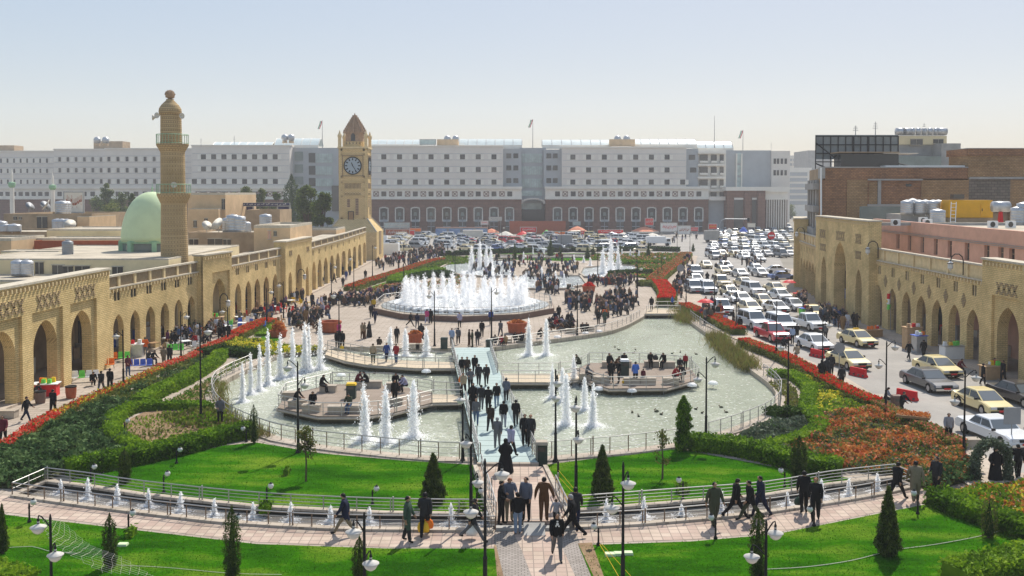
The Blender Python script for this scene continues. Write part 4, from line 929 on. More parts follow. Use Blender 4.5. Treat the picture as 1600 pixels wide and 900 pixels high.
# mosque dome and minaret
MY=97.0; mx=X_(271.5,MY); zr=7.3
k=lambda px,Y=MY: px*Y/F
mn=root('minaret','round brown brick minaret with two balconies and loudspeakers rising from the mosque roof','minaret',(mx,MY,0))
Z=lambda py: Zat(py,MY)
ob('lower_shaft',MB().lathe([(k(21),2),(k(20.5),Z(400)),(k(19.4),Z(322)),(k(19.6),Z(318)),(k(25),Z(306)),(k(25.5),Z(304)),(k(25.5),Z(302)),(0,Z(302))],28).mesh('lower_shaft',M['minaret_brick']),mn)
ob('middle_shaft',MB().lathe([(k(18.6),Z(303)),(k(18.2),Z(240)),(k(18.6),Z(237)),(k(23.6),Z(228.5)),(k(24.3),Z(227)),(k(24.3),Z(225)),(0,Z(225))],28).mesh('middle_shaft',M['minaret_brick']),mn,(k(-1),0,0))
ob('upper_shaft',MB().lathe([(k(16.2),Z(226)),(k(15.6),Z(180)),(0,Z(180))],28).mesh('upper_shaft',M['minaret_brick']),mn,(k(-3),0,0))
ob('cap',MB().lathe([(k(16),Z(180)),(k(17.2),Z(175)),(k(16.6),Z(170)),(k(13),Z(164)),(k(8),Z(159)),(k(5.5),Z(156.5)),(k(6),Z(155)),(0,Z(154))],28).mesh('cap',M['minaret_brick'],True),mn,(k(-4),0,0))
nest=MB(); 
for i in range(260):
 th,ph=RN.uniform(0,2*PI),RN.uniform(0,PI); r_=k(7.2)*RN.uniform(.7,1.0); p=Vector((r_*math.sin(ph)*math.cos(th),r_*math.sin(ph)*math.sin(th),r_*math.cos(ph)*0.9)); d=Vector((RN.gauss(0,1),RN.gauss(0,1),RN.gauss(0,.5))).normalized()*0.14
 nest.tube([p-d,p+d],0.03,4)
nest.lathe([(0.05,-k(7)),(k(6.5),-k(4)),(k(7.5),0),(k(6),k(5)),(0.02,k(7))],10)
ob('stork_nest',nest.mesh('stork_nest',M['spire']),mn,(k(-4),0,Z(148)))
def balcony(pr,z,h,cx,n=22):
 mb=MB(); pp=[(pr*math.cos(2*PI*i/24)+cx,pr*math.sin(2*PI*i/24),z+h) for i in range(25)]; mb.tube(pp,0.03,4,cap=False); mb.tube([(a,b,z+0.08) for a,b,_ in pp],0.02,4,cap=False)
 r_=ob('balcony_rail',mb.mesh('balcony_rail',M['dome_dark']),mn)
 bal=MB().tube([(0,0,0),(0,0,h)],0.018,4).mesh('baluster',M['dome_dark'])
 for i in range(30): A=2*PI*i/30; ob('baluster',bal,r_,(pr*math.cos(A)+cx,pr*math.sin(A),z))
balcony(k(24),Z(225),k(14.5),k(-1)); balcony(k(25.5),Z(302),k(14),0)
horn=MB(); horn.lathe([(0.05,0),(0.08,0.15),(0.16,0.3),(0.30,0.42),(0.30,0.44),(0.12,0.3),(0.0,0.2)],12); hm=horn.mesh('loudspeaker',M['offwhite'],True)
for (px,py,rx,rz) in ((257,182,PI/2,-.3),(284.5,182,PI/2,.9),(278.5,289,PI/2,.2),(250,184,PI/2,-1.5)):
 ob('loudspeaker',hm,mn,(X_(px,MY)-mx,-k(16.5) if abs(px-268)<14 else -0.5,Z(py)),(rx,0,rz))
DY=107.0; kd=DY/F; dx=X_(238,DY)
dm=root('mosque_dome','pale green pointed mosque dome on a glazed octagonal drum beside the minaret','dome',(dx,DY,0))
Zd=lambda py:Zat(py,DY)
prof=[]
zb_,zt2=Zd(376),Zd(299.5)
for i in range(17):
 f=i/16; prof.append((47*kd*math.sqrt(max(0,1-f**2.0))**1.08*(1-0.0*f) if f<1 else 0, zb_+(zt2-zb_)*f))
prof=[(47*kd*math.cos(a*PI/32)**0.92, zb_+(zt2-zb_)*math.sin(a*PI/32)) for a in range(16)]+[(0.02,zt2)]
ob('dome_shell',MB().lathe(prof,40).mesh('dome_shell',M['dome'],True),dm)
ob('finial',MB().lathe([(0.05,0),(0.1,0.1),(0.04,0.3),(0.12,0.45),(0.03,0.6),(0.02,1.0)],8).mesh('finial',M['dome_dark']),dm,(0,0,zt2-0.05))
Rr=47.5*kd
ob('drum_ring',MB().lathe([(Rr*1.02,Zd(378.5)),(Rr*1.04,Zd(375)),(Rr,Zd(374.5)),(0,Zd(374.5))],8).mesh('drum_ring',M['dome_dark']),dm,rz=PI/8)
ob('drum_base',MB().lathe([(Rr*.99,Zd(404)),(Rr*0.99,Zd(396))],8).mesh('drum_base',M['dome_dark']),dm,rz=PI/8)
for i in range(8):
 A=i*PI/4+PI/8; B=A+PI/4; R3=Rr*0.985
 a=(R3*math.cos(A),R3*math.sin(A)); b=(R3*math.cos(B),R3*math.sin(B))
 ob('drum_pier',MB().box((0,0,(Zd(376)+Zd(400))/2),(0.5,0.5,Zd(376)-Zd(400)),0,rz=A).mesh('drum_pier',M['dome_dark']),dm,(a[0],a[1],0))
 mb=MB(); mb.quad((*a,Zd(398)),(*b,Zd(398)),(*b,Zd(378)),(*a,Zd(378))); ob('drum_window',mb.mesh('drum_window',M['win_mid']),dm,sc=(0.97,0.97,1))
# generic flat roofed blocks
def block(px0,px1,pyt,Y,depth,m,label,zb=0.0,parapet=0.35,name='building',roof='roof',wins=(),cat='building',rz=0,wm='win_dark',zt=None):
 x0,x1=X_(px0,Y),X_(px1,Y); zt=Zat(pyt,Y) if zt is None else zt; cx=(x0+x1)/2; w_=x1-x0
 r=root(name,label,cat,(cx,Y+depth/2,zb),rz)
 ob('walls',MB().box((0,0,(zt-zb-parapet)/2),(w_,depth,zt-zb-parapet),0).mesh('walls',M[m]),r)
 mb=MB(); t_=0.25
 for c_,d_ in (((0,-depth/2+t_/2),(w_,t_)),((0,depth/2-t_/2),(w_,t_)),((-w_/2+t_/2,0),(t_,depth-2*t_)),((w_/2-t_/2,0),(t_,depth-2*t_))):
  mb.box((c_[0],c_[1],zt-zb-parapet/2),(d_[0],d_[1],parapet),0)
 ob('parapet',mb.mesh('parapet',M['coping'] if m in('cream','tan') else M[m]),r)
 ob('roof',MB().box((0,0,zt-zb-parapet+0.04),(w_-0.5,depth-0.5,0.08),0).mesh('roof',M[roof]),r)
 for (px,py,ww,hh,*mm) in wins:
  x,_,z=at_y(px,py,Y); f=ob('window',MB().box((0,0,0),(ww,0.12,hh),0).mesh('window',M[mm[0]] if mm else M[wm]),r,(x-cx,-depth/2-0.02,z-zb))
  mb=MB(); mb.box((0,0,hh/2+0.05),(ww+0.16,0.2,0.09),0); mb.box((0,0,-hh/2-0.05),(ww+0.2,0.26,0.1),0); mb.box((0,-0.04,0),(0.06,0.1,hh),0)
  ob('window_frame',mb.mesh('window_frame',M['coping']),f)
 return r
def tank(px,py,Y,r_,h_,label,cat='water tank',m='galv',zz=None,dup_from=None):
 x,_,z=at_y(px,py,Y); 
 if zz is not None: z=zz
 o=root('water_tank',label,cat,(x,Y,z))
 mb=MB(); pr=[(r_,0)]
 for k_ in range(1,6): pr+= [(r_,h_*(k_/6)-0.03),(r_*1.03,h_*(k_/6)),(r_,h_*(k_/6)+0.03)]
 pr+=[(r_,h_),(r_*0.6,h_+0.1),(0.12,h_+0.16)]
 ob('tank_shell',MB().lathe(pr,16).mesh('tank_shell',M[m],True),o); ob('lid',MB().lathe([(0.22,h_+0.1),(0.22,h_+0.22),(0,h_+0.24)],10).mesh('lid',M[m]),o)
 ob('tank_pipe',MB().tube([(r_+0.03,0,-0.2),(r_+0.03,0,h_*0.4)],0.03,5).mesh('tank_pipe',M['white']),o)
 return o
# mosque prayer hall in front of the dome
block(-60,262,404,92.5,24,'cream','cream mosque hall with a flat dusty roof below the green dome',wins=[(91,425,1.1,1.3),(107,425,.9,1.1),(129,424,1.4,1.0),(184,425,1.0,1.0),(62,426,.8,2.0)],parapet=0.15)
for a_ in ((28,440,90.5),(42,440,90.5)): tank(*a_,0.6,1.35,'ribbed steel tank %s on the cream terrace behind the near left arcade'%('at the far left' if a_[0]<30 else 'second from the left'),zz=6.6)
block(-60,70,437,86,6,'cream','low cream terrace at the left edge holding two steel tanks',parapet=0.2)
tank(106,401,100,0.55,1.55,'grey insulated tank standing on the mosque roof left of the dome',m='grey_plate')
# old market buildings further left
block(5,143,334,150,16,'tan_dark','old brown flat roofed house with steel tanks and dishes on top at the left',wins=[(66,352,1.6,2.6),(24,341,.5,.5),(32,341,.4,.4)],parapet=0.5,cat='house')
block(120,139,338,149,10,'tan','tan side wing of the old flat roofed house',cat='house',parapet=.1)
block(-60,74,362,128,12,'tan_dark','dark brown long market roof at the far left',cat='market roof')
block(72,196,358,124,10,'cream','long cream parapet wall running behind the green dome',parapet=.2,cat='wall',name='parapet_wall')
block(55,195,372,118,5,'cream','lower cream canopy of the market above a red shaded wall',parapet=.2,cat='canopy',name='canopy')
block(52,192,376,116.5,3,'terracotta','red painted shaded market wall under the cream canopy',cat='wall',name='market_wall')
block(-60,16,372,112,8,'tan','tan roof corner at the left edge above the mosque hall',cat='house')
block(0,90,392,104,3,'cream','low weathered parapet crossing the mosque roof at left',cat='wall',name='parapet_wall',parapet=.15)
# houses right of the minaret
block(293,352,301,150,18,'tan','tall tan house right of the minaret with a roof terrace',wins=[(349,319,.5,1.6),(322,343,.5,.9),(338,340,.5,.9),(305,348,.5,1.0)],cat='house')
block(293,341,326,148,2,'tan','tan front wall of the roof terrace right of the minaret',cat='wall',name='terrace_wall',parapet=.1,wins=[(305,350,.5,1.0),(322,346,.5,.9)])
block(293,402,363,132,12,'tan_dark','brown house with round arched openings behind the brick gateway',cat='house',wins=[(303,383,1.2,1.6),(336,384,2.0,1.9),(355,385,1.0,1.9)])
block(396,453,352,128,14,'tan','tan roof terrace wall with drain stains beside the trees',cat='house',wins=[(421,367,.4,1.1,'pink'),(430,365,.4,.6)])
block(383,437,328,150,8,'tan_dark','open rooftop shelter with pale columns in front of the billboard',cat='shelter',name='rooftop_shelter')
block(453,525,357,185,10,'tan','low tan wall running behind the arcade to the clock tower',cat='wall',name='boundary_wall')
# dark purple billboard on the roof
def sign(px0,px1,py0,py1,Y,m,label,name='billboard',cat='billboard',frame='steel',post=None,d=0.25,letters=None,lm='noodle',panels=0):
 a=at_y(px0,py0,Y); b=at_y(px1,py1,Y); cx=(a[0]+b[0])/2; cz=(a[2]+b[2])/2; w_=abs(b[0]-a[0]); h_=abs(a[2]-b[2])
 zb=0 if post is None else post; r=root(name,label,cat,(cx,Y,zb))
 bd=ob('board',MB().box((0,0,cz-zb),(w_,d,h_),0).mesh('board',M[m]),r)
 mb=MB(); t_=min(0.22,h_*.12)
 for c_,s_ in (((0,cz-zb+h_/2),(w_+t_,t_)),((0,cz-zb-h_/2),(w_+t_,t_)),((-w_/2,cz-zb),(t_,h_-t_)),((w_/2,cz-zb),(t_,h_-t_))): mb.box((c_[0],0,c_[1]),(s_[0],d+0.06,s_[1]),0)
 ob('frame',mb.mesh('frame',M[frame]),r)
 pm=MB().tube([(0,0,0),(0,0,cz-zb-h_/2)],0.10,6).mesh('post',M['steel'])
 for sx in (-1,1): ob('post',pm,r,(sx*w_*.42,0.05,0))
 if letters:      # unreadable script strokes, as small in the photograph
  mb=MB(); n=letters; x=-w_*.38
  while x<w_*.38:
   l=RN.uniform(.03,.08)*w_; y=RN.uniform(-.10,.10)*h_; mb.box((x+l/2,-d/2-0.02,cz-zb+y),(l*.85,0.03,h_*.12),0); mb.box((x+l*.8,-d/2-0.02,cz-zb+y+h_*.12),(l*.2,0.03,h_*.3),0)
   if RN.random()<.5: mb.box((x+l*.4,-d/2-0.02,cz-zb+y-h_*.18),(l*.2,0.03,h_*.09),0)
   x+=l+0.01*w_
  ob('lettering',mb.mesh('lettering',M[lm]),bd)
 return r
sign(355,453,317,322,160,'darkpurple','long dark purple sign strip above the rooftop shelter',letters=8,name='rooftop_sign')
sign(434,453,322,352,160,'darkpurple','square dark purple billboard standing beside the trees')
sign(356,396,322,352,162,'darkpurple','dark poster wall with red lettering on the roof behind the steel tanks',letters=6,lm='red')
for i,(px,py,Y,r_,h_) in enumerate(((96,334,152,.95,1.9),(101,334,154,.95,1.9),(90,361,148,.8,1.75),(97,361,148,.8,1.75),(105,361,148,.8,1.7),(8,362,128,.9,.9),(22,362,128,.9,.9),(0,356,128,.9,.8),(357,363,138,.85,2.0),(364,363,137,.9,2.4),(374,363,137,.9,2.2),(384,363,138,.75,1.4),(415,355,142,.9,1.8))):
 tank(px,py,Y,r_,h_,['pale steel tank left of its twin on the old house roof','pale steel tank right of its twin on the old house roof','left tank of three below the old house','middle tank of three below the old house','right tank of three below the old house','wide flat tank on the dark market roof','second wide flat tank on the dark market roof','wide tank at the left edge of the market roof','leftmost galvanised tank right of the minaret','tallest galvanised tank right of the minaret','second tall galvanised tank right of the minaret','short galvanised tank right of the tall ones','galvanised tank under the rooftop shelter'][i])
def dish(px,py,Y,r_,label,rz=0.3,tilt=1.0,m='offwhite',zz=None):
 x,_,z=at_y(px,py,Y); o=root('satellite_dish',label,'satellite dish',(x,Y,z if zz is None else zz),rz)
 pr=[(0.0,0.0)]+[(r_*i/6,r_*0.25*(i/6)**2) for i in range(1,7)]
 ob('reflector',MB().lathe(pr,18).mesh('reflector',M[m],True),o,(0,0,r_*1.1),(tilt,0,0)); ob('mast',MB().tube([(0,0.1,0),(0,0.1,r_*1.1)],0.05,6).mesh('mast',M['steel']),o)
 ob('feed_arm',MB().tube([(0,-.05,r_*.4),(0,-r_*.95,r_*1.15),(0,-r_*1.0,r_*1.25)],0.025,4).mesh('feed_arm',M['steel']),o)
dish(74,332,152,1.0,'white satellite dish tilted on the old house roof at left',-1.2)
dish(70,332,154,.9,'dark satellite dish seen from behind beside the white one',1.2,m='grey_plate')
dish(46,332,152,.8,'dark satellite dish at the far left of the old house roof',1.2,m='grey_plate')
dish(110,362,147,.9,'white dish leaning beside the three tanks below the old house',.2)
dish(323,363,137,.8,'small blue grey dish on the roof right of the minaret',.8,m='offwhite')
dish(341,363,136.5,1.0,'larger pale dish leaning on the roof before the tall tanks',-.6)
for (px,py,Y,h_,lab) in ((19.5,348,170,9.0,'slender white minaret far left behind the old house'),(83,348,170,8.4,'slender white minaret with a green balcony behind the old house')):
 x,_,z=at_y(px,py,Y); o=root('small_minaret',lab,'minaret',(x,Y,0)); ob('shaft',MB().lathe([(.4,0),(.35,z+h_*.75),(.22,z+h_*.78),(.2,z+h_*.95),(0,z+h_*1.08)],10).mesh('shaft',M['mall_pale']),o); ob('balcony',MB().lathe([(.36,z+h_*.69),(.6,z+h_*.73),(.6,z+h_*.79),(.36,z+h_*.80)],12).mesh('balcony',M['dome_dark']),o)
sign(100,131,300,332,165,'offwhite','pale red painted hoarding behind the steel tanks at left',letters=5,lm='terracotta',name='hoarding',cat='hoarding')
# shopping mall at the back
YM=350.0; kM=YM/F
winM=MB().box((0,0,0),(7.6*kM,0.2,7.6*kM),0).mesh('window',M['win_dark'])
shutM=MB().box((0,0,0),(5.2*kM,0.2,7.6*kM),0).mesh('shutter',M['mall_pale'])
crossM=MB()
for s_ in (-1,1):
 crossM.tube([(-3.6*kM,-.1,-3.4*kM*s_),(3.6*kM,-.1,3.4*kM*s_)],0.11,4)
for a_,b_ in (((-3.8,-3.6),(3.8,-3.6)),((-3.8,3.6),(3.8,3.6)),((-3.8,-3.6),(-3.8,3.6)),((3.8,-3.6),(3.8,3.6))): crossM.tube([(a_[0]*kM,-.1,a_[1]*kM),(b_[0]*kM,-.1,b_[1]*kM)],0.09,4)
crossM=crossM.mesh('cross_panel',M['mall_brown'])
def mall(px0,px1,Y,upper,lower,label,cols,rows,rowsz=None,colsb=(),colsr=(),pyt=229,band=True,brown=True,glassroof=None,depth=26,extra3=(),sk=1.0,rz=0,name='shopping_mall'):
 """upper/lower: (px0,px1); py in photo rows at distance Y"""
 kk=Y/F; Zz=lambda py:Zat(py,Y); Xx=lambda px:X_(px,Y)
 cx=(Xx(px0)+Xx(px1))/2; r=root(name,label,'building',(cx,Y,0))
 def bx(nm,pa,pb,pyt_,pyb,front,m,dd=depth,par=None):
  a,b=Xx(pa)-cx,Xx(pb)-cx; z1,z0=Zz(pyt_),(0 if pyb is None else Zz(pyb))
  return ob(nm,MB().box(((a+b)/2,dd/2-front,(z0+z1)/2),(b-a,dd,z1-z0),0).mesh(nm,M[m]),par or r)
 if upper: bx('upper_wall',upper[0],upper[1],pyt,292,0.0,'mall_white')
 if upper: bx('cornice',upper[0]-.6,upper[1]+.6,pyt-1.6,pyt,0.35,'mall_pale')
 if band:
  bx('cornice',lower[0]-.8,lower[1]+.8,291.5,295,1.2,'mall_pale'); bx('frieze',lower[0],lower[1],295,309,0.5,'mall_pale'); bx('ledge',lower[0]-.5,lower[1]+.5,309,311.5,1.1,'mall_pale')
  bx('base_wall',lower[0],lower[1],311.5,None,0.3,'mall_brown')
 for py in rows:
  bx('string_line',upper[0]+1,upper[1]-1,py-5.2,py-4.7,0.08,'mall_grey'); bx('string_line',upper[0]+1,upper[1]-1,py+4.7,py+5.2,0.08,'mall_grey')
  for px in list(cols)+(list(extra3) if py==rows[-1] else []):
   z=Zz(py); o=ob('window',winM,r,(Xx(px)-cx,0.02,z)); 
   if sk!=1: o.scale=(sk,1,1)
   if len(rows)*len(cols)<90:
    ob('shutter',shutM,r,(Xx(px-6.6)-cx,0.0,z)); ob('shutter',shutM,r,(Xx(px+6.6)-cx,0.0,z))
 for px in colsb: ob('window',winM,r,(Xx(px)-cx,-0.45,Zz(303)))
 for px in colsr: ob('cross_panel',crossM,r,(Xx(px)-cx,-0.5,Zz(303)))
 return r,bx,Xx,Zz,cx
def arched_window(r,x,z0,z1,w_,y):
 fr=MB(); h_=(z1-z0)
 pts=[(w_/2,0),(w_/2,h_*.42)]
 fr.box((-w_/2-.18,0,h_*.71),(0.36,0.5,h_*.58),0); fr.box((w_/2+.18,0,h_*.71),(0.36,0.5,h_*.58),0)
 for i in range(6):
  A=PI*(i+.5)/6; fr.box((w_/2*math.cos(A)*1.0,0,h_*.98+math.sin(A)*w_*.14),(w_*.27,0.5,0.42),0)
 o=ob('arched_window',MB().box((0,0,h_/2),(w_,0.3,h_),0).mesh('arched_window',M['win_dark']),r,(x,y,z0))
 ob('window_frame',fr.mesh('window_frame',M['mall_pale']),o)
 g_=MB(); g_.box((0,-.12,h_*.45),(w_,.2,h_*.10),0); g_.box((0,-.12,h_*.20),(w_,.2,h_*.03),0); g_.box((0,-.12,h_*.3),(0.2,.2,h_*.6),0)
 ob('balcony_band',g_.mesh('balcony_band',M['mall_grey']),o)
 ob('glass',MB().box((0,-.12,h_*.74),(w_*.5,.2,h_*.16),0,top=0.6).mesh('glass',M['win_mid']),o)
 return o
c1=[600+24.55*i for i in range(8)]
r,bx,Xx,Zz,cx=mall(560,816,YM,(560,786),(560,815),'central shopping mall block right of the clock tower with eight window columns',c1,(245,265,284.5),colsb=c1+[796.5],colsr=[588+24.55*i for i in range(9)])
for px in c1+[796]: arched_window(r,Xx(px)-cx,Zz(361),Zz(325),11.5*kM,-0.4)
bx('side_wing',786,815,232,292,-3,'mall_grey')
for py in (243,262,282): 
 for px in (795,806): ob('window',winM,r,(Xx(px)-cx,2.95,Zz(py)))
c2=[895+24.5*i for i in range(7)]; c2b=[871+24.5*i for i in range(10)]
r2,bx2,Xx2,Zz2,cx2=mall(850,1110,YM,(878,1072),(852,1107),'right hand shopping mall block with ten arched openings at street level',c2,(245.5,265.5,284.5),colsb=c2b,colsr=[883+24.5*i for i in range(9)],extra3=(1066.5,),pyt=231)
for px in c2b: arched_window(r2,Xx2(px)-cx2,Zz2(361),Zz2(325),11.5*kM,-0.4)
bx2('side_wing',850,878,233,292,-3,'mall_grey'); bx2('corner_block',1072,1092,232,292,-1.5,'mall_grey')
for py in (243,262,282):
 for px in (858,868): ob('window',winM,r2,(Xx2(px)-cx2,2.95,Zz2(py)))
for py,px in ((245.5,1082),(265.5,1084)): ob('window',winM,r2,(Xx2(px)-cx2,1.45,Zz2(py)),sc=(1.3,1,1))
# glazed link with arched entrance
r3,bx3,Xx3,Zz3,cx3=mall(812,853,YM+6,None,None,'recessed glazed link with an arched canopy between the two mall blocks',[],[],band=False)
bx3('link_wall',812,853,231,None,0,'mall_grey')
for py0,py1 in ((240,254),(260,273),(279,293),(298,306)): bx3('curtain_glass',814,847,py0,py1,0.2,'glass_pale',1)
for k_ in range(9):
 for py0,py1 in ((240,254),(260,273),(279,293)): bx3('mullion',816+k_*3.6,816.5+k_*3.6,py0,py1,0.4,'mall_grey',.5)
bx3('entrance',814,853,318,None,0.3,'win_dark',1); bx3('entrance_sign',815,846,317,327,0.6,'glass_pale',.6)
mb=MB()
for i in range(12):
 A=PI*(i+.5)/12; mb.box((19*kM*math.cos(A),-3,Zz3(318)+math.sin(A)*8*kM),(5.4*kM,5,0.5),0,rz=0)
ob('canopy',mb.mesh('canopy',M['mall_white']),r3)
# right corner tower with balconies, curved far block, brown pavilion
r4,bx4,Xx4,Zz4,cx4=mall(1090,1136,YM,None,None,'balconied corner of the mall with open loggias under a curved roof',[],[],band=False)
bx4('corner_wall',1091,1136,234,None,-2,'mall_pale')
for i,py in enumerate((240,259,279,299)):
 for px0_,px1_ in ((1094,1107),(1112,1121),(1126,1132)): bx4('loggia',px0_,px1_,py+1.5,py+14,-1.6,'win_dark',.6); bx4('balustrade',px0_,px1_,py+11,py+14.2,-.9,'mall_pale',.4)
 bx4('floor_band',1091,1134,py-3,py,-.5,'mall_pale',1.5)
bx4('street_floor',1107,1134,312,None,-1.2,'mall_grey',2); bx4('awning',1107,1134,307,313,1.5,'mall_white',4)
r5,bx5,Xx5,Zz5,cx5=mall(1132,1232,YM+10,None,None,'grey curved end block of the mall with pale corner piers',[],[],band=False)
bx5('wall',1132,1204,235,None,0,'mall_grey'); 
for px in (1150,1158): bx5('pier',px-1,px+1,240,292,.8,'mall_pale',1)
for py in (247,266,285): bx5('glass_strip',1151,1157,py-8,py+8,.3,'glass_pale',.6)
bx5('side_wall',1204,1232,236,292,1,'mall_white')
for py in (252,270): 
 for px in (1209,1214,1220,1226): ob('window',winM,r5,(Xx5(px)-cx5,-1,Zz5(py)),sc=(.5,1,1.1))
r6,bx6,Xx6,Zz6,cx6=mall(1134,1232,YM-4,None,None,'brown stone pavilion with tall slots and a pale cornice at the mall corner',[],[],band=False)
bx6('wall',1136,1196,298,None,0,'mall_brown',14); bx6('cornice',1133,1200,292,298,1,'mall_pale',16)
for a_,b_ in ((1147,1161),(1175,1182)): bx6('slot',a_,b_,310,358,.2,'win_dark',.6); bx6('slot_head',a_,b_,309,312,.5,'mall_white',.6)
bx6('pillar',1163,1172,302,None,1,'mall_brown',1.5); bx6('pillar',1183,1194,302,None,1.6,'mall_brown',1.5)
bx6('colonnade',1196,1233,312,None,-2,'mall_brown',6); bx6('cornice',1196,1234,292,300,0,'mall_pale',10); bx6('frieze',1196,1232,300,312,-.8,'mall_pale',8)
for i in range(9): bx6('column',1199+i*3.7,1200.4+i*3.7,312,None,-.8,'mall_pale',1)
# left wings
c3=[318.5+16*i for i in range(8)]
r7,bx7,Xx7,Zz7,cx7=mall(296,454,YM+3,(300,453),(296,455),'white mall wing between the minaret and the tall trees',c3,(245,264,283.5),colsb=c3,colsr=[310.5+16*i for i in range(9)],pyt=228,extra3=(304,))
r8,bx8,Xx8,Zz8,cx8=mall(453,530,YM+8,None,None,'glazed recess of the mall directly left of the clock tower',[],[],band=False)
bx8('wall',453,530,231,None,0,'mall_grey')
for py0,py1 in ((240,254),(260,273),(279,291),(298,308)): bx8('curtain_glass',494,520,py0,py1,.3,'glass_pale',.8); bx8('dark_bay',483,493,py0-1,py1,.3,'win_dark',.8); bx8('dark_bay',461,474,py0-3,py1-3,.3,'win_mid',.8)
for k_ in range(7):
 for py0,py1 in ((240,254),(260,273),(279,291)): bx8('mullion',496+k_*3.6,496.5+k_*3.6,py0,py1,0.5,'mall_grey',.5)
bx8('sign_board',520,531,290,330,2,'win_dark',.5)
ll=[(171,186,199,213,227,242),(95,108,121,134,148),]
r9,bx9,Xx9,Zz9,cx9=mall(150,300,YM+20,(165,300),(150,300),'long grey mall wing behind the minaret with small windows',[171+14.1*i for i in range(9)],(248.5,266,283.5),colsb=[171+14.1*i for i in range(9)],pyt=233,sk=.6)
r10,bx10,Xx10,Zz10,cx10=mall(85,168,YM+40,(85,168),(84,168),'middle grey mall wing with a brown plant room on its roof',[94+12.9*i for i in range(6)],(249,266,283.5),colsb=[94+12.9*i for i in range(6)],pyt=234,sk=.55)
bx10('plant_room',134,180,219,234,-8,'tan_dark',8)
r11,bx11,Xx11,Zz11,cx11=mall(-40,86,YM+62,(-40,86),(-40,86),'farthest left mall wing with closely spaced small windows',[-28+10.2*i for i in range(11)],(251,267,284),colsb=[-28+10.2*i for i in range(11)],pyt=237,sk=.5)
bx11('plant_room',-20,12,226,238,-6,'tan_dark',8)
def glass_roof(px0,px1,py0,py1,Y,label):
 kk=Y/F; x0,x1=X_(px0,Y),X_(px1,Y); z0,z1=Zat(py1,Y),Zat(py0,Y); r_=root('glass_roof',label,'glass roof',((x0+x1)/2,Y+10,z0)); w_=x1-x0
 mb=MB(); n=6; hp=(z1-z0)
 for i in range(n):
  a=i/n; b=(i+1)/n; ya,za=-5+5*a, hp*math.sin(a*PI/2)*1.0; yb,zb_=-5+5*b, hp*math.sin(b*PI/2)
  mb.quad((-w_/2,ya,za),(w_/2,ya,za),(w_/2,yb,zb_),(-w_/2,yb,zb_)); mb.quad((w_/2,-ya,za),(-w_/2,-ya,za),(-w_/2,-yb,zb_),(w_/2,-yb,zb_))
 ob('vault',mb.mesh('vault',M['glass_roof'],True),r_)
 nr=int(w_/3.2); rb=MB(); rb.tube([(0,-5+5*(i/6),hp*math.sin(i/6*PI/2)+.05) for i in range(7)],0.1,4); rb=rb.mesh('rib',M['steel'])
 for i in range(nr+1): ob('rib',rb,r_,(-w_/2+w_*i/nr,0,0))
 ob('gutter',MB().box((0,-5.2,-.6),(w_,.5,1.4),0).mesh('gutter',M['mall_pale']),r_)
glass_roof(574,656,216,225,YM+2,'long glass vault on the mall roof directly right of the clock tower')
glass_roof(716,816,215,226,YM+2,'long glass vault on the central mall roof right of the twin tanks')
glass_roof(848,956,216,226,YM+2,'glass vault at the left of the right mall block')
glass_roof(990,1092,215,225,YM+2,'glass vault at the right of the right mall block')
glass_roof(424,494,214,226,YM+6,'glass vault with an open arched end left of the clock tower')
glass_roof(326,420,220,227,YM+8,'low glass vault on the white wing behind the minaret')
glass_roof(1093,1150,219,231,YM+6,'curved roof over the balconied corner of the mall')
for i,(px,py) in enumerate(((699,217),(712,217),(965,217),(979,217),(152,219),(165,219),(445,215),(455,215))):
 x,_,z=at_y(px,py,YM+6); o=root('roof_tank',['left globe tank on the central mall roof','right globe tank on the central mall roof','left globe tank on the right mall roof','right globe tank on the right mall roof','left pale tank on the brown plant room','right pale tank on the brown plant room','left tank behind the glass vault','right tank behind the glass vault'][i],'roof tank',(x,YM+6,z))
 ob('tank_shell',MB().lathe([(.9,-1.2),(1.25,-.6),(1.3,.3),(.9,1.0),(.1,1.3)],14).mesh('tank_shell',M['galv'],True),o); ob('foot',MB().lathe([(1.0,-2.0),(.9,-1.2)],10).mesh('foot',M['tan']),o)
for a,b,l in ((683,716,'low tan plant box between the glass vaults of the central block'),(953,992,'low tan plant box between the glass vaults of the right block')):
 block(a,b,217.5,YM+4,4,'tan',l,zb=Zat(228,YM+4),name='plant_box',cat='plant box',parapet=.1)
sign(656,681,218,226,YM+3,'glass_pale','pale blue roof panel left of the plant box',name='roof_panel',cat='panel',post=Zat(229,YM))
def flagpole(px,py0,py1,Y,label,h=7,flag=True):
 x,_,z1=at_y(px,py0,Y); z0=at_y(px,py1,Y)[2]; r_=root('flagpole',label,'flagpole',(x,Y,z0)); hh=z1-z0
 ob('pole',MB().tube([(0,0,0),(0,0,hh)],[.14,.07],6).mesh('pole',M['steel']),r_)
 if flag:
  for k_,m_ in enumerate(('red','white','dome_dark')):
   w0=MB(); ys=[0,-.3,-.7,-.9]; zs=[hh-.3,hh-1.6,hh-2.6,hh-3.2]; o_=k_*0.28
   for i in range(3): w0.quad((ys[i]-o_,0.02*k_,zs[i]),(ys[i]-o_-.28,0.1+0.02*k_,zs[i]+.1),(ys[i+1]-o_-.28,0.15,zs[i+1]+.1),(ys[i+1]-o_,-.1,zs[i+1]))
   ob('flag_band',w0.mesh('flag_band',M[m_]),r_)
flagpole(503.5,188,231,YM-1,'flagpole with a drooping flag left of the clock tower')
flagpole(832.5,186,231,YM+5,'flagpole with a drooping flag above the glazed link')
flagpole(1116.5,181,231,YM,'tall bare pole on the balconied mall corner',flag=False)
flagpole(1161,203,236,YM+9,'short flagpole with a small flag on the grey end block')
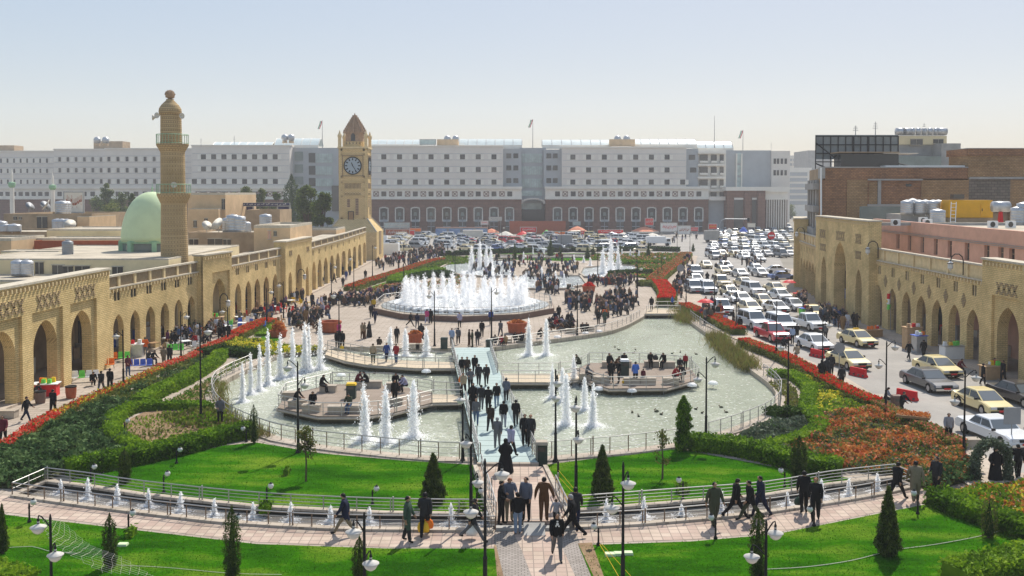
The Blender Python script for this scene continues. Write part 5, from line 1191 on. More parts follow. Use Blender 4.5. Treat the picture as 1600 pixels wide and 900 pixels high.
# distant hazy blocks up the street
block(1232,1268,262,560,30,'mall_pale','pale hazy block at the far end of the street',wins=[(1237+7*i,272+9*j,2.6,2.0,'mall_grey') for i in range(4) for j in range(6)],cat='building')
block(1231,1266,243,640,30,'mall_pale','distant pale block with rows of windows rising in the haze',wins=[(1236+5*i,250+7*j,1.6,1.6,'mall_grey') for i in range(5) for j in range(2)])
block(1200,1234,236,470,12,'mall_white','tall hazy office block behind the mall end',wins=[(1206+6*i,252+18*j,1.6,3,'mall_grey') for i in range(5) for j in range(3)])
block(1262,1300,235,600,30,'concrete','grey tower mostly hidden behind the brown brick building')
# brown brick buildings on the right
BY=135.0
def wall_box(nm,px0,px1,pyt,pyb,Y,m,par,cx,cy,front=0,depth=.4,zb=None):
 x0,x1=X_(px0,Y),X_(px1,Y); z1=Zat(pyt,Y); z0=Zat(pyb,Y) if zb is None else zb
 mb=MB(); w_=x1-x0
 def q(a,b,c,d,u): mb.quad(a,b,c,d,0,u)
 A=(x0-cx,Y-front-cy); 
 X0,X1=x0-cx,x1-cx; y0,y1=Y-front-cy,Y-front+depth-cy
 q((X0,y0,z0),(X1,y0,z0),(X1,y0,z1),(X0,y0,z1),[(0,z0),(w_,z0),(w_,z1),(0,z1)])
 q((X0,y1,z0),(X0,y0,z0),(X0,y0,z1),(X0,y1,z1),[(0,z0),(depth,z0),(depth,z1),(0,z1)])
 q((X1,y0,z0),(X1,y1,z0),(X1,y1,z1),(X1,y0,z1),[(0,z0),(depth,z0),(depth,z1),(0,z1)])
 q((X0,y0,z1),(X1,y0,z1),(X1,y1,z1),(X0,y1,z1),[(0,0),(w_,0),(w_,depth),(0,depth)])
 return ob(nm,mb.mesh(nm,M[m]),par)
cx=X_(1400,BY); rb=root('brick_building','large unplastered brown brick building filling the upper right','building',(cx,BY,0)); 
W=lambda nm,a,b,t_,u,m,fr=0,d=.4,**k_: wall_box(nm,a,b,t_,u,BY,m,rb,cx,BY,fr,d,**k_)
W('wall',1283,1512,281,345,'brown_brick',0,.8,zb=0)
body=[(X_(1283,BY)-cx,.5),(X_(1660,BY)-cx,.5),(X_(1660,BY)-cx,20),(X_(1264.5,BY+14)-cx,14)]
ob('body',MB().prism(body,0,Zat(263,BY)).mesh('body',M['tan_dark']),rb)
W('wall_panel',1283,1322,281,340,'brown_brick',.06); W('wall_panel',1323,1355,281,340,'ochre_brick',.10); W('wall_panel',1439,1513,279,332,'ochre_brick',.12)
W('wall_panel',1358,1371,284,320,'ochre_brick',.02); W('wall_panel',1376,1438,284,320,'brown_brick',.02)
W('wall_panel',1513,1578,279,332,'grey_block',.10); W('wall_panel',1578,1640,281,345,'ochre_brick',.05,8,zb=0)
W('beam',1355,1440,279.5,282,'concrete',.35); W('beam',1513,1640,276.5,280,'concrete',.30); W('beam',1355,1440,319,322,'concrete',.3); W('pillar',1371,1376,282,320,'concrete',.2)
W('opening',1356,1371,322,345,'win_dark',.05); W('opening',1415,1424,287,291.5,'win_dark',.05); W('ledge',1376,1440,322,332,'concrete',.2)
W('parapet',1288,1512,262,281,'brown_brick',.12,.9); W('corner_slab',1281,1288,262,279,'concrete',.3,1.2); W('roof_line',1283,1512,260.5,262.3,'concrete',.2,1)
W('upper_wall',1511,1660,237,277,'ochre_brick',.2,6); W('upper_cornice',1508.5,1660,232.5,243,'brown_brick',.45,6.6); W('roof_cap',1508,1660,231.5,232.5,'concrete',.55,6.8)
for i in range(4):
 f_=(i+.5)/4; xa=(X_(1283,BY)*(1-f_)+X_(1264.5,BY+14)*f_)-cx; ob('side_pier',MB().box((xa-.15,.5+13.5*f_,8),(.5,.5,16.5),0).mesh('side_pier',M['concrete']),rb)
for i in range(5): 
 a_=(X_(1283,BY)-cx-.3,1.0); b_=(X_(1264.5,BY+14)-cx-.3,13.5); d_=Vector((b_[0]-a_[0],b_[1]-a_[1])); ob('balcony',MB().box(((a_[0]+b_[0])/2,(a_[1]+b_[1])/2,2.5+3.2*i),(d_.length,1.0,.9),0,rz=math.atan2(d_.y,d_.x)).mesh('balcony',M['concrete']),rb)
W('white_ledge',1384,1508,258.5,262,'white',1.0-1.2,2); 
ob('drain_pipe',MB().tube([(X_(1282,BY)-cx,-.4,Zat(345,BY)),(X_(1281,BY)-cx,-.4,Zat(262,BY))],0.13,6).mesh('drain_pipe',M['white']),rb)
# billboard frame seen from the back
a=at_y(1274,213,142); b=at_y(1403,213,142); zB=at_y(1274,213,142)[2]; zA=Zat(253,142); cxb=(a[0]+b[0])/2
bb=root('billboard','huge rooftop billboard seen from behind on a dark steel frame','billboard',(cxb,142,Zat(262,BY)))
wB=b[0]-a[0]; zo=bb.location.z
ob('backing',MB().box((0,0,(zA+zB)/2-zo+.3),(wB,.12,zB-zA-.2),0).mesh('backing',M['tarp']),bb)
bar_=MB().box((0,0,0),(0.16,0.16,zB-zo),0).mesh('upright',M['black']); hb=MB().box((0,0,0),(wB,0.12,0.14),0).mesh('cross_bar',M['black'])
for i in range(12): ob('upright',bar_,bb,(-wB/2+wB*i/11,-.18,(zB-zo)/2),sc=(1.7 if i in(5,7) else .6,1,1))
for i in range(4): ob('cross_bar',hb,bb,(0,-.22,zA-zo+(zB-zA)*i/3))
mb=MB(); mb.tube([(-wB/2,-.3,zB-zo-1),(-wB/2+4.5,-3,-.5)],.1,5); mb.tube([(-wB/2,-.3,zB-zo-4),(-wB/2+2,-3,-.5)],.1,5); mb.tube([(wB/2,-.3,zB-zo-4),(wB/2+4,-3,-.5)],.1,5); ob('brace',mb.mesh('brace',M['black']),bb)
sh=root('rooftop_shelter','dark metal shed with a bent sheet roof under the billboard','shed',(X_(1352,139),139,Zat(262,BY)))
ob('shed_body',MB().box((0,0,1.0),(8.2,3,2.0),0).mesh('shed_body',M['win_dark']),sh); ob('shed_roof',MB().box((-.3,-.4,2.25),(8.6,4,.12),0).mesh('shed_roof',M['tan_dark']),sh); ob('shed_roof',MB().box((4.2,-.4,2.1),(5,3.6,.1),0).mesh('shed_roof',M['offwhite']),sh,label='pale bent sheet')
# yellow topped building with tanks behind
block(1402,1478,213,190,12,'concrete','cluttered concrete building with a yellow top floor and a row of steel tanks',wins=[(1428,222,1.6,1.2),(1440,222,1.0,1.2),(1462,221,2,1.0)])
block(1403,1478,212,189.6,3,'cream','yellow painted top floor under the row of steel tanks',zb=Zat(226,190),parapet=.1,wins=[(1432,222,2.4,1.1),(1466,221,2.0,.8)],cat='top floor',name='top_storey')
block(1470,1500,224,186,6,'concrete','plain grey block at the right of the yellow topped building',parapet=.1)
block(1405,1470,244,184,4,'win_mid','glazed rooftop room below the yellow floor',parapet=.1)
for i in range(8):
 px=1407+i*9.2; x,_,z=at_y(px,211.5,190); o=root('water_tank',['leftmost','second','third','fourth','fifth','sixth','seventh','rightmost'][i]+' steel tank in the row on the yellow topped building','water tank',(x,190,z),group='steel tanks on the yellow topped building')
 if i in(0,1,7): ob('tank_shell',MB().tube([(-.9,0,.75),(.9,0,.75)],.72,12).mesh('tank_shell',M['galv'],True),o)
 else: ob('tank_shell',MB().lathe([(.5,0),(.55,1.3),(.1,1.5)],12).mesh('tank_shell',M['galv'],True),o)
 ob('stand',MB().box((0,0,.05),(1.2,.8,.1),0).mesh('stand',M['concrete']),o)
def mast(px,py0,py1,Y,label,kind=0):
 x,_,z1=at_y(px,py0,Y); z0=at_y(px,py1,Y)[2]; r_=root('antenna_mast',label,'antenna',(x,Y,z0)); h_=z1-z0
 ob('pole',MB().tube([(0,0,0),(0,0,h_)],[.07,.04],5).mesh('pole',M['grey_plate']),r_)
 mb=MB(); 
 for i in range(3): mb.box((0,0,h_*(.55+.15*i)),(.8-.15*i,.06,.06),0)
 ob('aerial',mb.mesh('aerial',M['grey_plate']),r_)
mast(1444,192,212,188,'thin mast rising from the middle of the steel tank row'); mast(1337,196,213,143,'short antenna cluster above the billboard'); mast(1368,190,213,143,'thin antenna right of the antenna cluster'); mast(1205,222,236,468,'antenna on the hazy office block')
mast(314,216,229,YM,'dark chimney like mast on the mall left of the flagpoles'); mast(366,212,226,YM,'thin mast on the white mall wing')
# pink building behind the right arcade
pb=root('pink_building','long pink rendered building with recessed windows behind the right arcade','building',(45.0,95,0))
PP=Path([(41.8,58),(43.4,92),(44.9,119)],-1)
s3=lambda px,z: PP.s_at_px(px,0,z)
mb=MB(); wc=[s3(p,9.2) for p in (1403,1421,1441,1462,1484,1511,1542,1564,1581)]
pierce(mb,PP,0,PP.S[-1],6.0,9.95,[(x,1.05,8.0,9.65,9.65) for x in wc],0,0.4,cap=False)
pierce(mb,PP,0,PP.S[-1],9.95,11.2,[],0.12,.5)
ob('wall',rel(mb.mesh('pink_wall',M['pink']),pb),pb)
for x in wc:
 p=at_path(PP,x,-.3,8.85); w0=ob('window',MB().box((0,0,0),(1.05,.06,1.65),0).mesh('window',M['win_dark']),pb,(p[0]-45,p[1]-95,p[2]),yaw(PP,x))
 mb=MB(); mb.box((0,0,0),(.06,.12,1.6),0); mb.box((0,0,.3),(1.0,.12,.06),0); ob('window_frame',mb.mesh('window_frame',M['tan_dark']),w0)
for dz,o_ in ((9.9,.2),(9.75,.16)):
 mb=MB(); mb.tube([(*PP(x,o_),dz) for x in (0,15,30,45,60)],.035,5); ob('cable',rel(mb.mesh('cable',M['concrete']),pb),pb)
mb=MB(); bar(mb,PP,0,PP.S[-1],10.7,10.8,-16,-.3); ob('roof',rel(mb.mesh('pink_roof',M['roof']),pb),pb)
mb=MB(); bar(mb,PP,0,PP.S[-1],0,10.7,-16,-.45); ob('body',rel(mb.mesh('pink_body',M['pink']),pb),pb)
RZ=10.8
ge=root('generator','large yellow generator container on the pink building roof','generator',(X_(1511,117),117,RZ+.55),0.0)
wg=68*117/F; ob('housing',MB().box((0,0,1.05),(wg,2.2,2.0),0).mesh('housing',M['yellow']),ge); ob('lid',MB().box((0,0,2.1),(wg-.1,2.1,.14),0).mesh('lid',M['yellow']),ge)
ob('exhaust_box',MB().box((-1.1,0.2,2.6),(1.3,1.0,.55),0).mesh('exhaust_box',M['win_dark']),ge); ob('door_panel',MB().box((1.6,-1.13,1.0),(.9,.06,1.5),0).mesh('door_panel',M['yellow']),ge); ob('handle',MB().box((1.3,-1.2,1.0),(.06,.06,.3),0).mesh('handle',M['black']),ge)
ob('skid',MB().box((0,0,-.25),(wg,2.0,.5),0).mesh('skid',M['tan_dark']),ge)
for i,(px,Y,r_,h_) in enumerate(((1417,118,.75,1.6),(1426,120,.75,1.75),(1436,118,.75,1.6),(1446,120,.7,1.6),(1458,118,.8,1.6),(1466,120,.8,1.6))):
 tank(px,330,Y,r_,h_,['first','second','third','fourth','fifth','sixth'][i]+' steel tank from the left of six beside the yellow generator',zz=RZ+.95)['group']='six steel tanks left of the generator'
ob_=block(1408,1472,331,118,4.5,'concrete','concrete platform carrying six steel tanks',zb=RZ,zt=RZ+.95,parapet=.05,name='tank_platform',cat='platform')
tank(1465,345,112,.85,1.55,'wide plain steel tank in front of the left end of the generator',zz=RZ)
tank(1590,348,108,.75,1.9,'upright steel tank at the right edge of the pink roof',zz=RZ); tank(1600,346,108,.8,2.4,'taller steel tank cut by the right edge of the photo',zz=RZ)
ht=root('oil_drum_tank','horizontal grey cylinder tank on a red stand right of the generator','tank',(X_(1564,112),112,RZ)); ob('drum',MB().tube([(-.95,0,2.0),(.95,0,2.0)],.62,16).mesh('drum',M['galv'],True),ht); ob('stand',MB().box((0,0,.7),(.5,.5,1.4),0,top=.6).mesh('stand',M['red']),ht)
for (px,pb_) in ((1400,0),(1450,1),(1552,2),(1580,3),(1443,4)):
 x_=X_(px,104 if pb_<2 else 98); Yp=104 if pb_<2 else 98
 if pb_==4: Yp=112; x_=X_(px,112)
 ac=root('air_conditioner',['white air conditioner at the far end of the pink roof edge','white air conditioner near the wide plain tank','white air conditioner right of the drum tank','second white air conditioner near the right edge','small white air conditioner before the tank platform'][pb_],'air conditioner',(x_,Yp,RZ),.2)
 ob('case',MB().box((0,0,.4),(.95,.4,.7),0).mesh('case',M['white']),ac); ob('fan_grille',MB().lathe([(0,0),(.28,0),(.28,.03),(0,.03)],14).mesh('fan_grille',M['win_dark']),ac,(-.15,-.2,.4),(PI/2,0,0))
ld=root('ladder','white metal ladder leaning on the yellow generator','ladder',(X_(1492,114.5),114.5,RZ)); 
for sx in (-.3,.3): ob('rail',MB().tube([(sx-.6,-.9,0),(sx+.3,.9,2.5)],.045,5).mesh('rail',M['white']),ld)
for i in range(6): f_=i/6+.08; ob('rung',MB().tube([(-.9+.9*f_,-.9+1.8*f_,2.5*f_),(-.3+.9*f_,-.9+1.8*f_,2.5*f_)],.03,5).mesh('rung',M['white']),ld)
mg=block(1376,1600,352,106,1.0,'concrete','low concrete kerb wall on the pink roof',zb=RZ,zt=RZ+.3,name='roof_kerb',cat='kerb',parapet=.05)
block(1345,1420,338,126,.4,'win_mid','sloping greenish sheet roof before the brick building',cat='roof',name='lean_to',zt=12.6,parapet=.05)
# railings
POSTM={}
def postmesh(h,r_=0.028,m='steel'):
 k_=(round(h,2),m,r_)
 if k_ not in POSTM: POSTM[k_]=MB().tube([(0,0,0),(0,0,h)],r_,5).mesh('post',M[m])
 return POSTM[k_]
def railing(line,h,sp,label,z=0.0,nr=3,posts='steel',rr=0.03,step=1.0,big=True,cat='railing',smooth=True):
 L_=[Vector((p[0],p[1],z if len(p)<3 else p[2])) for p in line]
 if smooth: L_=smooth_line(L_,step)
 o0=L_[0].copy(); r=root('railing',label,cat,tuple(o0)); Q=[p-o0 for p in L_]
 for i in range(nr):
  hh=h if i==0 else h*(1-i/nr); mb=MB(); mb.tube([(p.x,p.y,p.z+hh) for p in Q],rr if i==0 else rr*0.55,5)
  ob('rail',mb.mesh('rail',M['steel']),r)
 S=[0]
 for a,b in zip(Q,Q[1:]): S.append(S[-1]+(b-a).length)
 n=max(1,round(S[-1]/sp)); pm=postmesh(h,m=posts)
 for k_ in range(n+1):
  s_=S[-1]*k_/n; i=0
  while i<len(S)-2 and S[i+1]<s_: i+=1
  t_=(s_-S[i])/max(1e-6,S[i+1]-S[i]); p=Q[i].lerp(Q[i+1],t_)
  ob('post',pm,r,tuple(p))
  if big and k_%6==3: ob('post',pm,r,(p.x+.12,p.y+.02,p.z),sc=(1.3,1.3,1.12))
 return r
cl=offset_poly(CANL,0.16); cr=offset_poly(CANR,0.16)
nl=len(can_l_low)
railing(cl[:nl],.58,1.0,'low steel railing along the front edge of the left canal',z=.1,posts='rail_brown')
railing([cl[0]]+cl[nl:][::-1][:1],.58,1.2,'short end railing closing the pointed left tip of the left canal',z=.1,smooth=False,nr=2,rr=.022)
railing(cl[nl:],.62,1.6,'steel railing along the lawn side of the left canal',z=.1,nr=4)
nl=len(can_r_low)
railing(cr[:nl],.58,1.0,'low steel railing along the front edge of the right canal',z=.1,posts='rail_brown')
railing([cr[nl-1],cr[nl]],.6,1.2,'short end railing closing the right tip of the right canal',z=.1,smooth=False)
railing(cr[nl:],.62,1.6,'steel railing along the lawn side of the right canal',z=.1,nr=4)
POL=offset_poly(PL,0.35); POR=offset_poly(PR,0.35)
def sub(P,pxa,pxb,first=True):
 """part of a pond outline between two photo points"""
 A=Vector(at(*pxa)[:2]); B=Vector(at(*pxb)[:2]); V_=[Vector(p) for p in P]
 i=min(range(len(V_)),key=lambda k_:(V_[k_]-A).length); j=min(range(len(V_)),key=lambda k_:(V_[k_]-B).length)
 return [tuple(p) for p in (V_[i:j+1] if i<j else V_[j:i+1][::-1])]
railing(sub(POL,(738,719),(400,674)),.9,1.15,'long curved railing between the left lawn and the pond',z=.09,posts='rail_brown')
railing(sub(POL,(395,671),(345,602)),.9,1.15,'bent railing around the left end of the pond',z=.09)
railing(sub(POL,(350,597),(395,574)),.9,1.3,'railing at the upper left edge of the pond behind the jets',z=.09)
railing(sub(POR,(845,718),(1055,697)),.9,1.15,'curved railing between the right lawn and the pond',z=.09,posts='rail_brown')
railing(sub(POR,(1105,685),(1212,618)),.9,1.15,'curved railing around the lower right end of the pond',z=.09)
railing(sub(POR,(1212,612),(1180,584)),.9,1.15,'railing between the pond and the dry weeds at the right',z=.09)
railing(sub(POR,(1120,530),(1072,497)),.9,1.1,'straight railing on the pond wall below the red flowers',z=.09)
railing(sub(POR,(770,545),(1000,497)),.75,1.6,'long railing along the plaza edge above the right pond',z=.09)
# bridge railings
def bpz(px,py): p=at(px,py,ZB); return (p[0],p[1],ZB)
railing([bpz(748,720),bpz(727,632)],.9,1.15,'left bridge railing from the lawn to the left platform',smooth=False,nr=5)
railing([bpz(723,614),bpz(706,545)],.9,1.15,'left bridge railing from the platform link to the plaza',smooth=False,nr=5)
railing([bpz(839,720),bpz(784,601)],.9,1.15,'right bridge railing along the near half of the bridge',smooth=False,nr=5)
railing([bpz(777,583),bpz(766,548)],.9,1.15,'right bridge railing beside the two jets',smooth=False,nr=5)
railing([at(775,815,Z1),at(752,735,Z1)],.85,1.1,'handrail at the left side of the raised walkway steps',smooth=False)
railing([at(887,812,Z1),at(868,770,Z1)],.85,1.1,'handrail at the right side of the raised walkway steps',smooth=False)
# platforms and links over the water
ZP=0.28
def P3(px,py): return at(px,py,ZP)
def deck(name,label,pts,m,base=True,cat='platform'):
 c=P3(sum(p[0] for p in pts)/len(pts),sum(p[1] for p in pts)/len(pts)); r=root(name,label,cat,(c[0],c[1],0))
 Q=[(P3(*p)[0]-c[0],P3(*p)[1]-c[1]) for p in pts]
 ob('deck',MB().prism(Q,ZP-0.22,ZP).mesh('deck',M[m]),r)
 Q2=offset_poly(Q,-0.35); ob('footing',MB().prism(Q2,-0.6,ZP-0.23).mesh('footing',M['rough_stone']),r)
 Q3=offset_poly(Q,0.04); mb=MB(); n=len(Q3)
 for i in range(n):
  a,b=Q3[i],Q3[(i+1)%n]; mb.tube([(*a,ZP-.16),(*b,ZP-.16)],.09,4)
 ob('edge_beam',mb.mesh('edge_beam',M['stone_bench']),r)
 return r
OL=[(434,637),(497,650),(560,650),(612,645),(675,629),(675,613),(612,601),(519,600),(447,617)]
OR=[(906,590),(928,600),(952,607),(1042,606),(1092,592),(1077,574),(1002,567),(921,567),(898,578)]
deck('viewing_platform','octagonal timber platform over the left pond with stone benches',OL,'deck')
deck('viewing_platform','octagonal timber platform over the right pond with seated visitors',OR,'deck')
deck('platform_link','short pale deck linking the left platform to the bridge',[(675,629),(724,628),(720,617),(675,616)],'deck_pale',cat='walkway')
deck('platform_link','pale deck linking the bridge to the right platform',[(784,597),(868,597),(908,592),(898,582),(868,584),(778,584)],'deck_pale',cat='walkway')
deck('curved_walkway','curved pale walkway behind the left pond joining plaza and bridge',[(508,554),(540,564),(575,570),(650,575),(712,575),(708,566),(650,564),(590,560),(545,551),(512,546)],'deck_pale',cat='walkway')
deck('jetty','small pale jetty crossing the head of the right pond',[(1008,490),(1064,490),(1058,482),(1012,482)],'deck_pale',cat='walkway')
r3=lambda L_:[P3(*p) for p in L_]
railing(r3([(675,629),(612,645),(560,650),(497,650),(434,637),(447,617)]),.85,1.2,'railing along the near side of the left platform',smooth=False)
railing(r3([(447,617),(519,600),(612,601),(675,613)]),.85,1.5,'railing along the far side of the left platform',smooth=False)
railing(r3([(722,628),(675,629)]),.85,1.2,'railing in front of the link to the left platform',smooth=False); railing(r3([(720,617),(675,615)]),.85,1.2,'railing behind the link to the left platform',smooth=False)
railing(r3([(906,590),(928,600),(952,607),(1042,606),(1092,592)]),.85,1.2,'railing along the near side of the right platform',smooth=False)
railing(r3([(1092,592),(1077,574),(1002,567),(921,567),(898,578)]),.85,1.5,'railing along the far side of the right platform',smooth=False)
railing(r3([(784,597),(868,597),(905,592)]),.85,1.3,'railing in front of the link to the right platform',smooth=False); railing(r3([(778,584),(868,584),(898,580)]),.85,1.5,'railing behind the link to the right platform',smooth=False)
railing(r3([(508,553),(540,563),(575,569.5),(650,574.5),(711,574.5)]),.85,1.3,'railing on the pond side of the curved walkway'); railing(r3([(512,547),(545,552),(590,560.5),(650,564.5),(708,566.5)]),.85,1.5,'railing on the plaza side of the curved walkway')
railing(r3([(1010,489),(1062,489)]),.85,1.4,'white near railing of the small jetty',smooth=False,nr=2); railing(r3([(1013,482),(1058,482)]),.85,1.4,'white far railing of the small jetty',smooth=False,nr=2)
# benches: stone blocks
bench=MB().box((0,0,.22),(1.15,.62,.44),0).box((0,0,.46),(1.22,.68,.05),0).mesh('seat_block',M['stone_bench'])
def benches(lst,z,where,rzs=None):
 for i,(px,py,w_) in enumerate(lst):
  x,y,_=at(px,py,z); r=ob('stone_bench',bench,loc=(x,y,z),rz=(rzs[i] if rzs else 0),label=w_+' '+where,cat='bench'); 
  if len(w_)<2: pass
benches([(453,623,'long pale stone bench at the left corner'),(465,636,'low stone bench facing the bearded man side'),(487,643,'stone bench under the man in black'),(513,612,'stone bench under the man on his phone'),(556,607,'stone bench under the leaning man'),(584,605,'stone bench to the right of the talking pair'),(527,645,'empty stone bench at the near rail'),(556,644,'stone bench of the hooded man at the near rail'),(617,608,'dark topped stone bench with the family'),(616,632,'stone bench behind the jets')],ZP,'of the left platform')
benches([(918,593,'stone bench at the left corner'),(952,574,'stone bench behind the standing group'),(975,573,'second stone bench behind the standing group'),(1018,573,'stone bench under the man in black'),(1043,574,'stone bench at the far rail'),(987,600,'stone bench of the man in blue'),(1012,600,'stone bench beside the child'),(1048,600,'stone bench of the family in red'),(940,598,'stone bench at the near left rail')],ZP,'on the right platform')
benches([(569,549,'stone bench with its back to the water left of the three jets'),(592,548,'second stone bench left of the three jets'),(646,545,'pale stone bench behind the three jets'),(660,545,'stone bench under the terracotta planter'),(790,537,'stone bench with four people in red'),(815,536,'stone bench right of the people in red'),(893,521,'stone bench of the crowd above the right pond'),(920,517,'stone bench near the pond bend')],0.0,'on the plaza')
benches([(1514,698,'concrete kerb block beside the white sedan'),(1384,630,'stone bench at the pedlar on the right sidewalk'),(1372,628,'second stone bench on the right sidewalk')],.1,'at the street')
benches([(12,652,'pale bench slab cut by the left photo edge')],.02,'on the promenade')
# bins
def bin_(px,py,z,label,h=.95,m='bin',rz=0,top='stone_bench'):
 x,y,_=at(px,py,z); r=root('litter_bin',label,'litter bin',(x,y,z),rz)
 ob('bin_body',MB().box((0,0,h*.42),(.62,.55,h*.84),0).mesh('bin_body',M[m]),r); ob('bin_lid',MB().box((0,0,h*.9),(.7,.62,h*.12),0,top=.85).mesh('bin_lid',M[top]),r); ob('opening',MB().box((0,-.29,h*.68),(.4,.03,h*.16),0).mesh('opening',M['win_dark']),r)
bin_(846,727,.05,'dark green litter bin with a pale lid at the near end of the bridge',1.35)
bin_(549,622,ZP,'green litter bin with a yellow lid on the left platform',1.1,top='yellow_p'); bin_(976,586,ZP,'dark litter bin with a white top amid the standing group on the right platform',1.3,top='white')
bin_(694,545,0,'dark litter bin where the curved walkway meets the bridge',1.1,top='bin'); bin_(889,453,0,'green litter bin on the far plaza near the terracotta planter'); bin_(1063,459,.1,'brown litter bin on the right sidewalk among black robed women',1.1,'terracotta',top='terracotta'); bin_(765,545,0,'low dark litter bin at the right end of the bridge',.9,top='bin')
bin_(1401,640,.1,'brown litter box beside the pedlar on the right sidewalk',1.0,'plinth',top='plinth')
for (px,py,lab) in ((63,630,'round brown litter drum beside the red toy display'),(111,622,'round terracotta litter drum beside the white seats')):
 x,y,_=at(px,py); r=root('litter_drum',lab,'litter bin',(x,y,0)); ob('drum',MB().lathe([(.3,0),(.36,.4),(.37,.8),(.32,.85),(.29,.8),(0,.78)],16).mesh('drum',M['terracotta'] if px>100 else M['plinth']),r); ob('rim',MB().lathe([(.38,.78),(.40,.86),(.35,.88),(.31,.84)],16).mesh('rim',M['black']),r)
# planters
def planter(px,py,z,label,w_=2.0,h_=1.0,m='terracotta',fl=None):
 x,y,_=at(px,py,z); r=root('planter',label,'planter',(x,y,z))
 mb=MB().lathe([(w_*.40,0),(w_*.46,.12),(w_*.46,.2),(w_*.5,h_*.8),(w_*.54,h_*.85),(w_*.54,h_),(w_*.46,h_),(w_*.44,h_*.8),(0,h_*.8)],12)
 ob('pot',mb.mesh('pot',M[m]),r)
 if fl:
  n=260; c_=NR.normal(size=(n,3)); c_/=np.linalg.norm(c_,axis=1)[:,None]; c_*=NR.uniform(.5,1,(n,1))*[w_*.45,w_*.45,h_*fl[1]]; c_[:,2]=np.abs(c_[:,2])+h_*.9
  p_=ob('flowers',quads_np('flowers',rot_quads(c_,.2,.3),[M[fl[0]]]),r); p_['kind']='stuff'
planter(517,519,0,'empty terracotta octagonal planter on the plaza behind the jets',2.1,1.15)
planter(435,527,0,'orange flowering planter beside the left jets',1.7,.7,fl=('orangefl',1.6))
planter(649,540,0,'terracotta planter with orange top between two jets',1.3,1.2,fl=('orangefl',.3)); planter(808,520,0,'wide terracotta planter with orange flowers above the bridge end',2.0,1.1,fl=('orangefl',.35))
planter(920,456,0,'terracotta planter with red flowers on the far plaza',1.9,.9,fl=('redfl',.7)); planter(1063,440,.1,'dark terracotta planter on the right sidewalk',1.1,.9); planter(952,444,0,'low terracotta planter left of the seated crowd',2,1)
# lamp posts
def lantern_parts(par,x,y,z,s_=1.0,up=False):
 o=ob('lantern',MB().lathe([(.03*s_,.42*s_),(.06*s_,.34*s_),(.05*s_,.24*s_),(.12*s_,.20*s_),(.36*s_,.10*s_),(.37*s_,.07*s_),(.1*s_,.09*s_)],14).mesh('lantern',M['lamp_rim'],True),par,(x,y,z))
 ob('globe',MB().lathe([(.30*s_,.07*s_),(.29*s_,-.02*s_),(.22*s_,-.14*s_),(.10*s_,-.22*s_),(0,-.24*s_)],14).mesh('globe',M['globe'],True),o)
 ob('cap',MB().lathe([(.055*s_,.2*s_),(.06*s_,.45*s_),(.02*s_,.5*s_)],8).mesh('cap',M['black']),o)
_lp={}
def lamp_proto(h,arms,thick=.055):
 r=bpy.data.objects.new('street_lamp',None); C.objects.link(r)
 ob('post',MB().lathe([(.16,0),(.16,.08),(.10,.2),(.085,.5),(.075,h*.3),(.09,h*.31),(thick,h*.33),(thick*.8,h-.15),(thick,h-.12),(.02,h+.06)],8).mesh('lamp_post',M['black']),r)
 for (dx_,dy_,hz,ln) in arms:
  pts=[(0,0,hz-.25)]+[(dx_*ln*math.sin(t_*PI/2*1.05),dy_*ln*math.sin(t_*PI/2*1.05),hz-.25+.42*math.sin(t_*PI*.72)) for t_ in (.25,.5,.75,1.0)]
  ob('arm',MB().tube(pts,.025,5).mesh('arm',M['black']),r)
  e=pts[-1]; lantern_parts(r,e[0],e[1],e[2]-.38,.76)
 return r
def lamp(px,pyb,pyt,arms,label,z=0.0,group=None,y=None):
 x,Y,_=at(px,pyb,z); h=at_y(px,pyt,Y)[2]-z; r=lamp_proto(h,[(a[0],a[1],h-a[2],a[3]) for a in arms]); r.location=(x,Y,z)
 setp(r,label,'street lamp',group); return r
lamp(81,955,806,[(-1,0,.15,.42),(.8,-.6,1.05,.3)],'nearest lamp post at the lower left with two milky lanterns')
lamp(570,990,803,[(-1,0,.35,.35),(.7,-.7,1.3,.35)],'foreground lamp post left of the walkway with two milky lanterns')
lamp(758,940,719,[(1,0,.25,.6),(-1,0,1.6,.5)],'thin black lamp post at the left corner of the brick walkway')
lamp(973,935,724,[(.5,-.8,.4,.3),(-.9,-.3,1.3,.45)],'foreground lamp post in the right lawn with two lanterns')
lamp(1196,960,815,[(.9,0,.15,.35),(-1,-.1,.95,.5)],'lower right lamp post beside the thin cypress')
lamp(466,708,566,[(-1,0,.05,.55),(.7,.4,1.05,.5)],'lamp post at the left pond railing casting a long shadow')
lamp(723,722,610,[(-.3,-.9,.2,.3)],'lamp post with an orange lantern left of the bridge end')
lamp(736,815,625,[(-.6,-.7,1.6,.35),(1,0,3.4,.3)],'slim lamp post left of the walkway behind the bin')
lamp(868,722,578,[(.3,-.9,.4,.3),(0,-1,1.2,.3)],'tall lamp post between the jets at the right of the bridge')
lamp(900,777,620,[(-.2,-.9,.2,.3),(.3,-.9,1.7,.3)],'tall lamp post in the right lawn near the bin')
lamp(1103,692,559,[(1,0,.1,.5),(-1,0,1.0,.5)],'lamp post at the right pond railing with a lantern on each side')
lamp(314,655,505,[(1,.1,.3,.5)],'tall black post standing in the left bed')
lamp(1231,640,528,[(-1,0,.4,.5)],'lamp post beside the red border near the bright hedge')
lamp(1384,645,534,[(1,0,.1,.55),(-1,0,1.3,.5)],'lamp post on the right sidewalk in front of the silver sedan',z=.1)
lamp(1506,712,580,[(1,0,.1,.6),(-1,0,1.4,.55)],'lamp post on the right sidewalk near the cream taxi',z=.1)
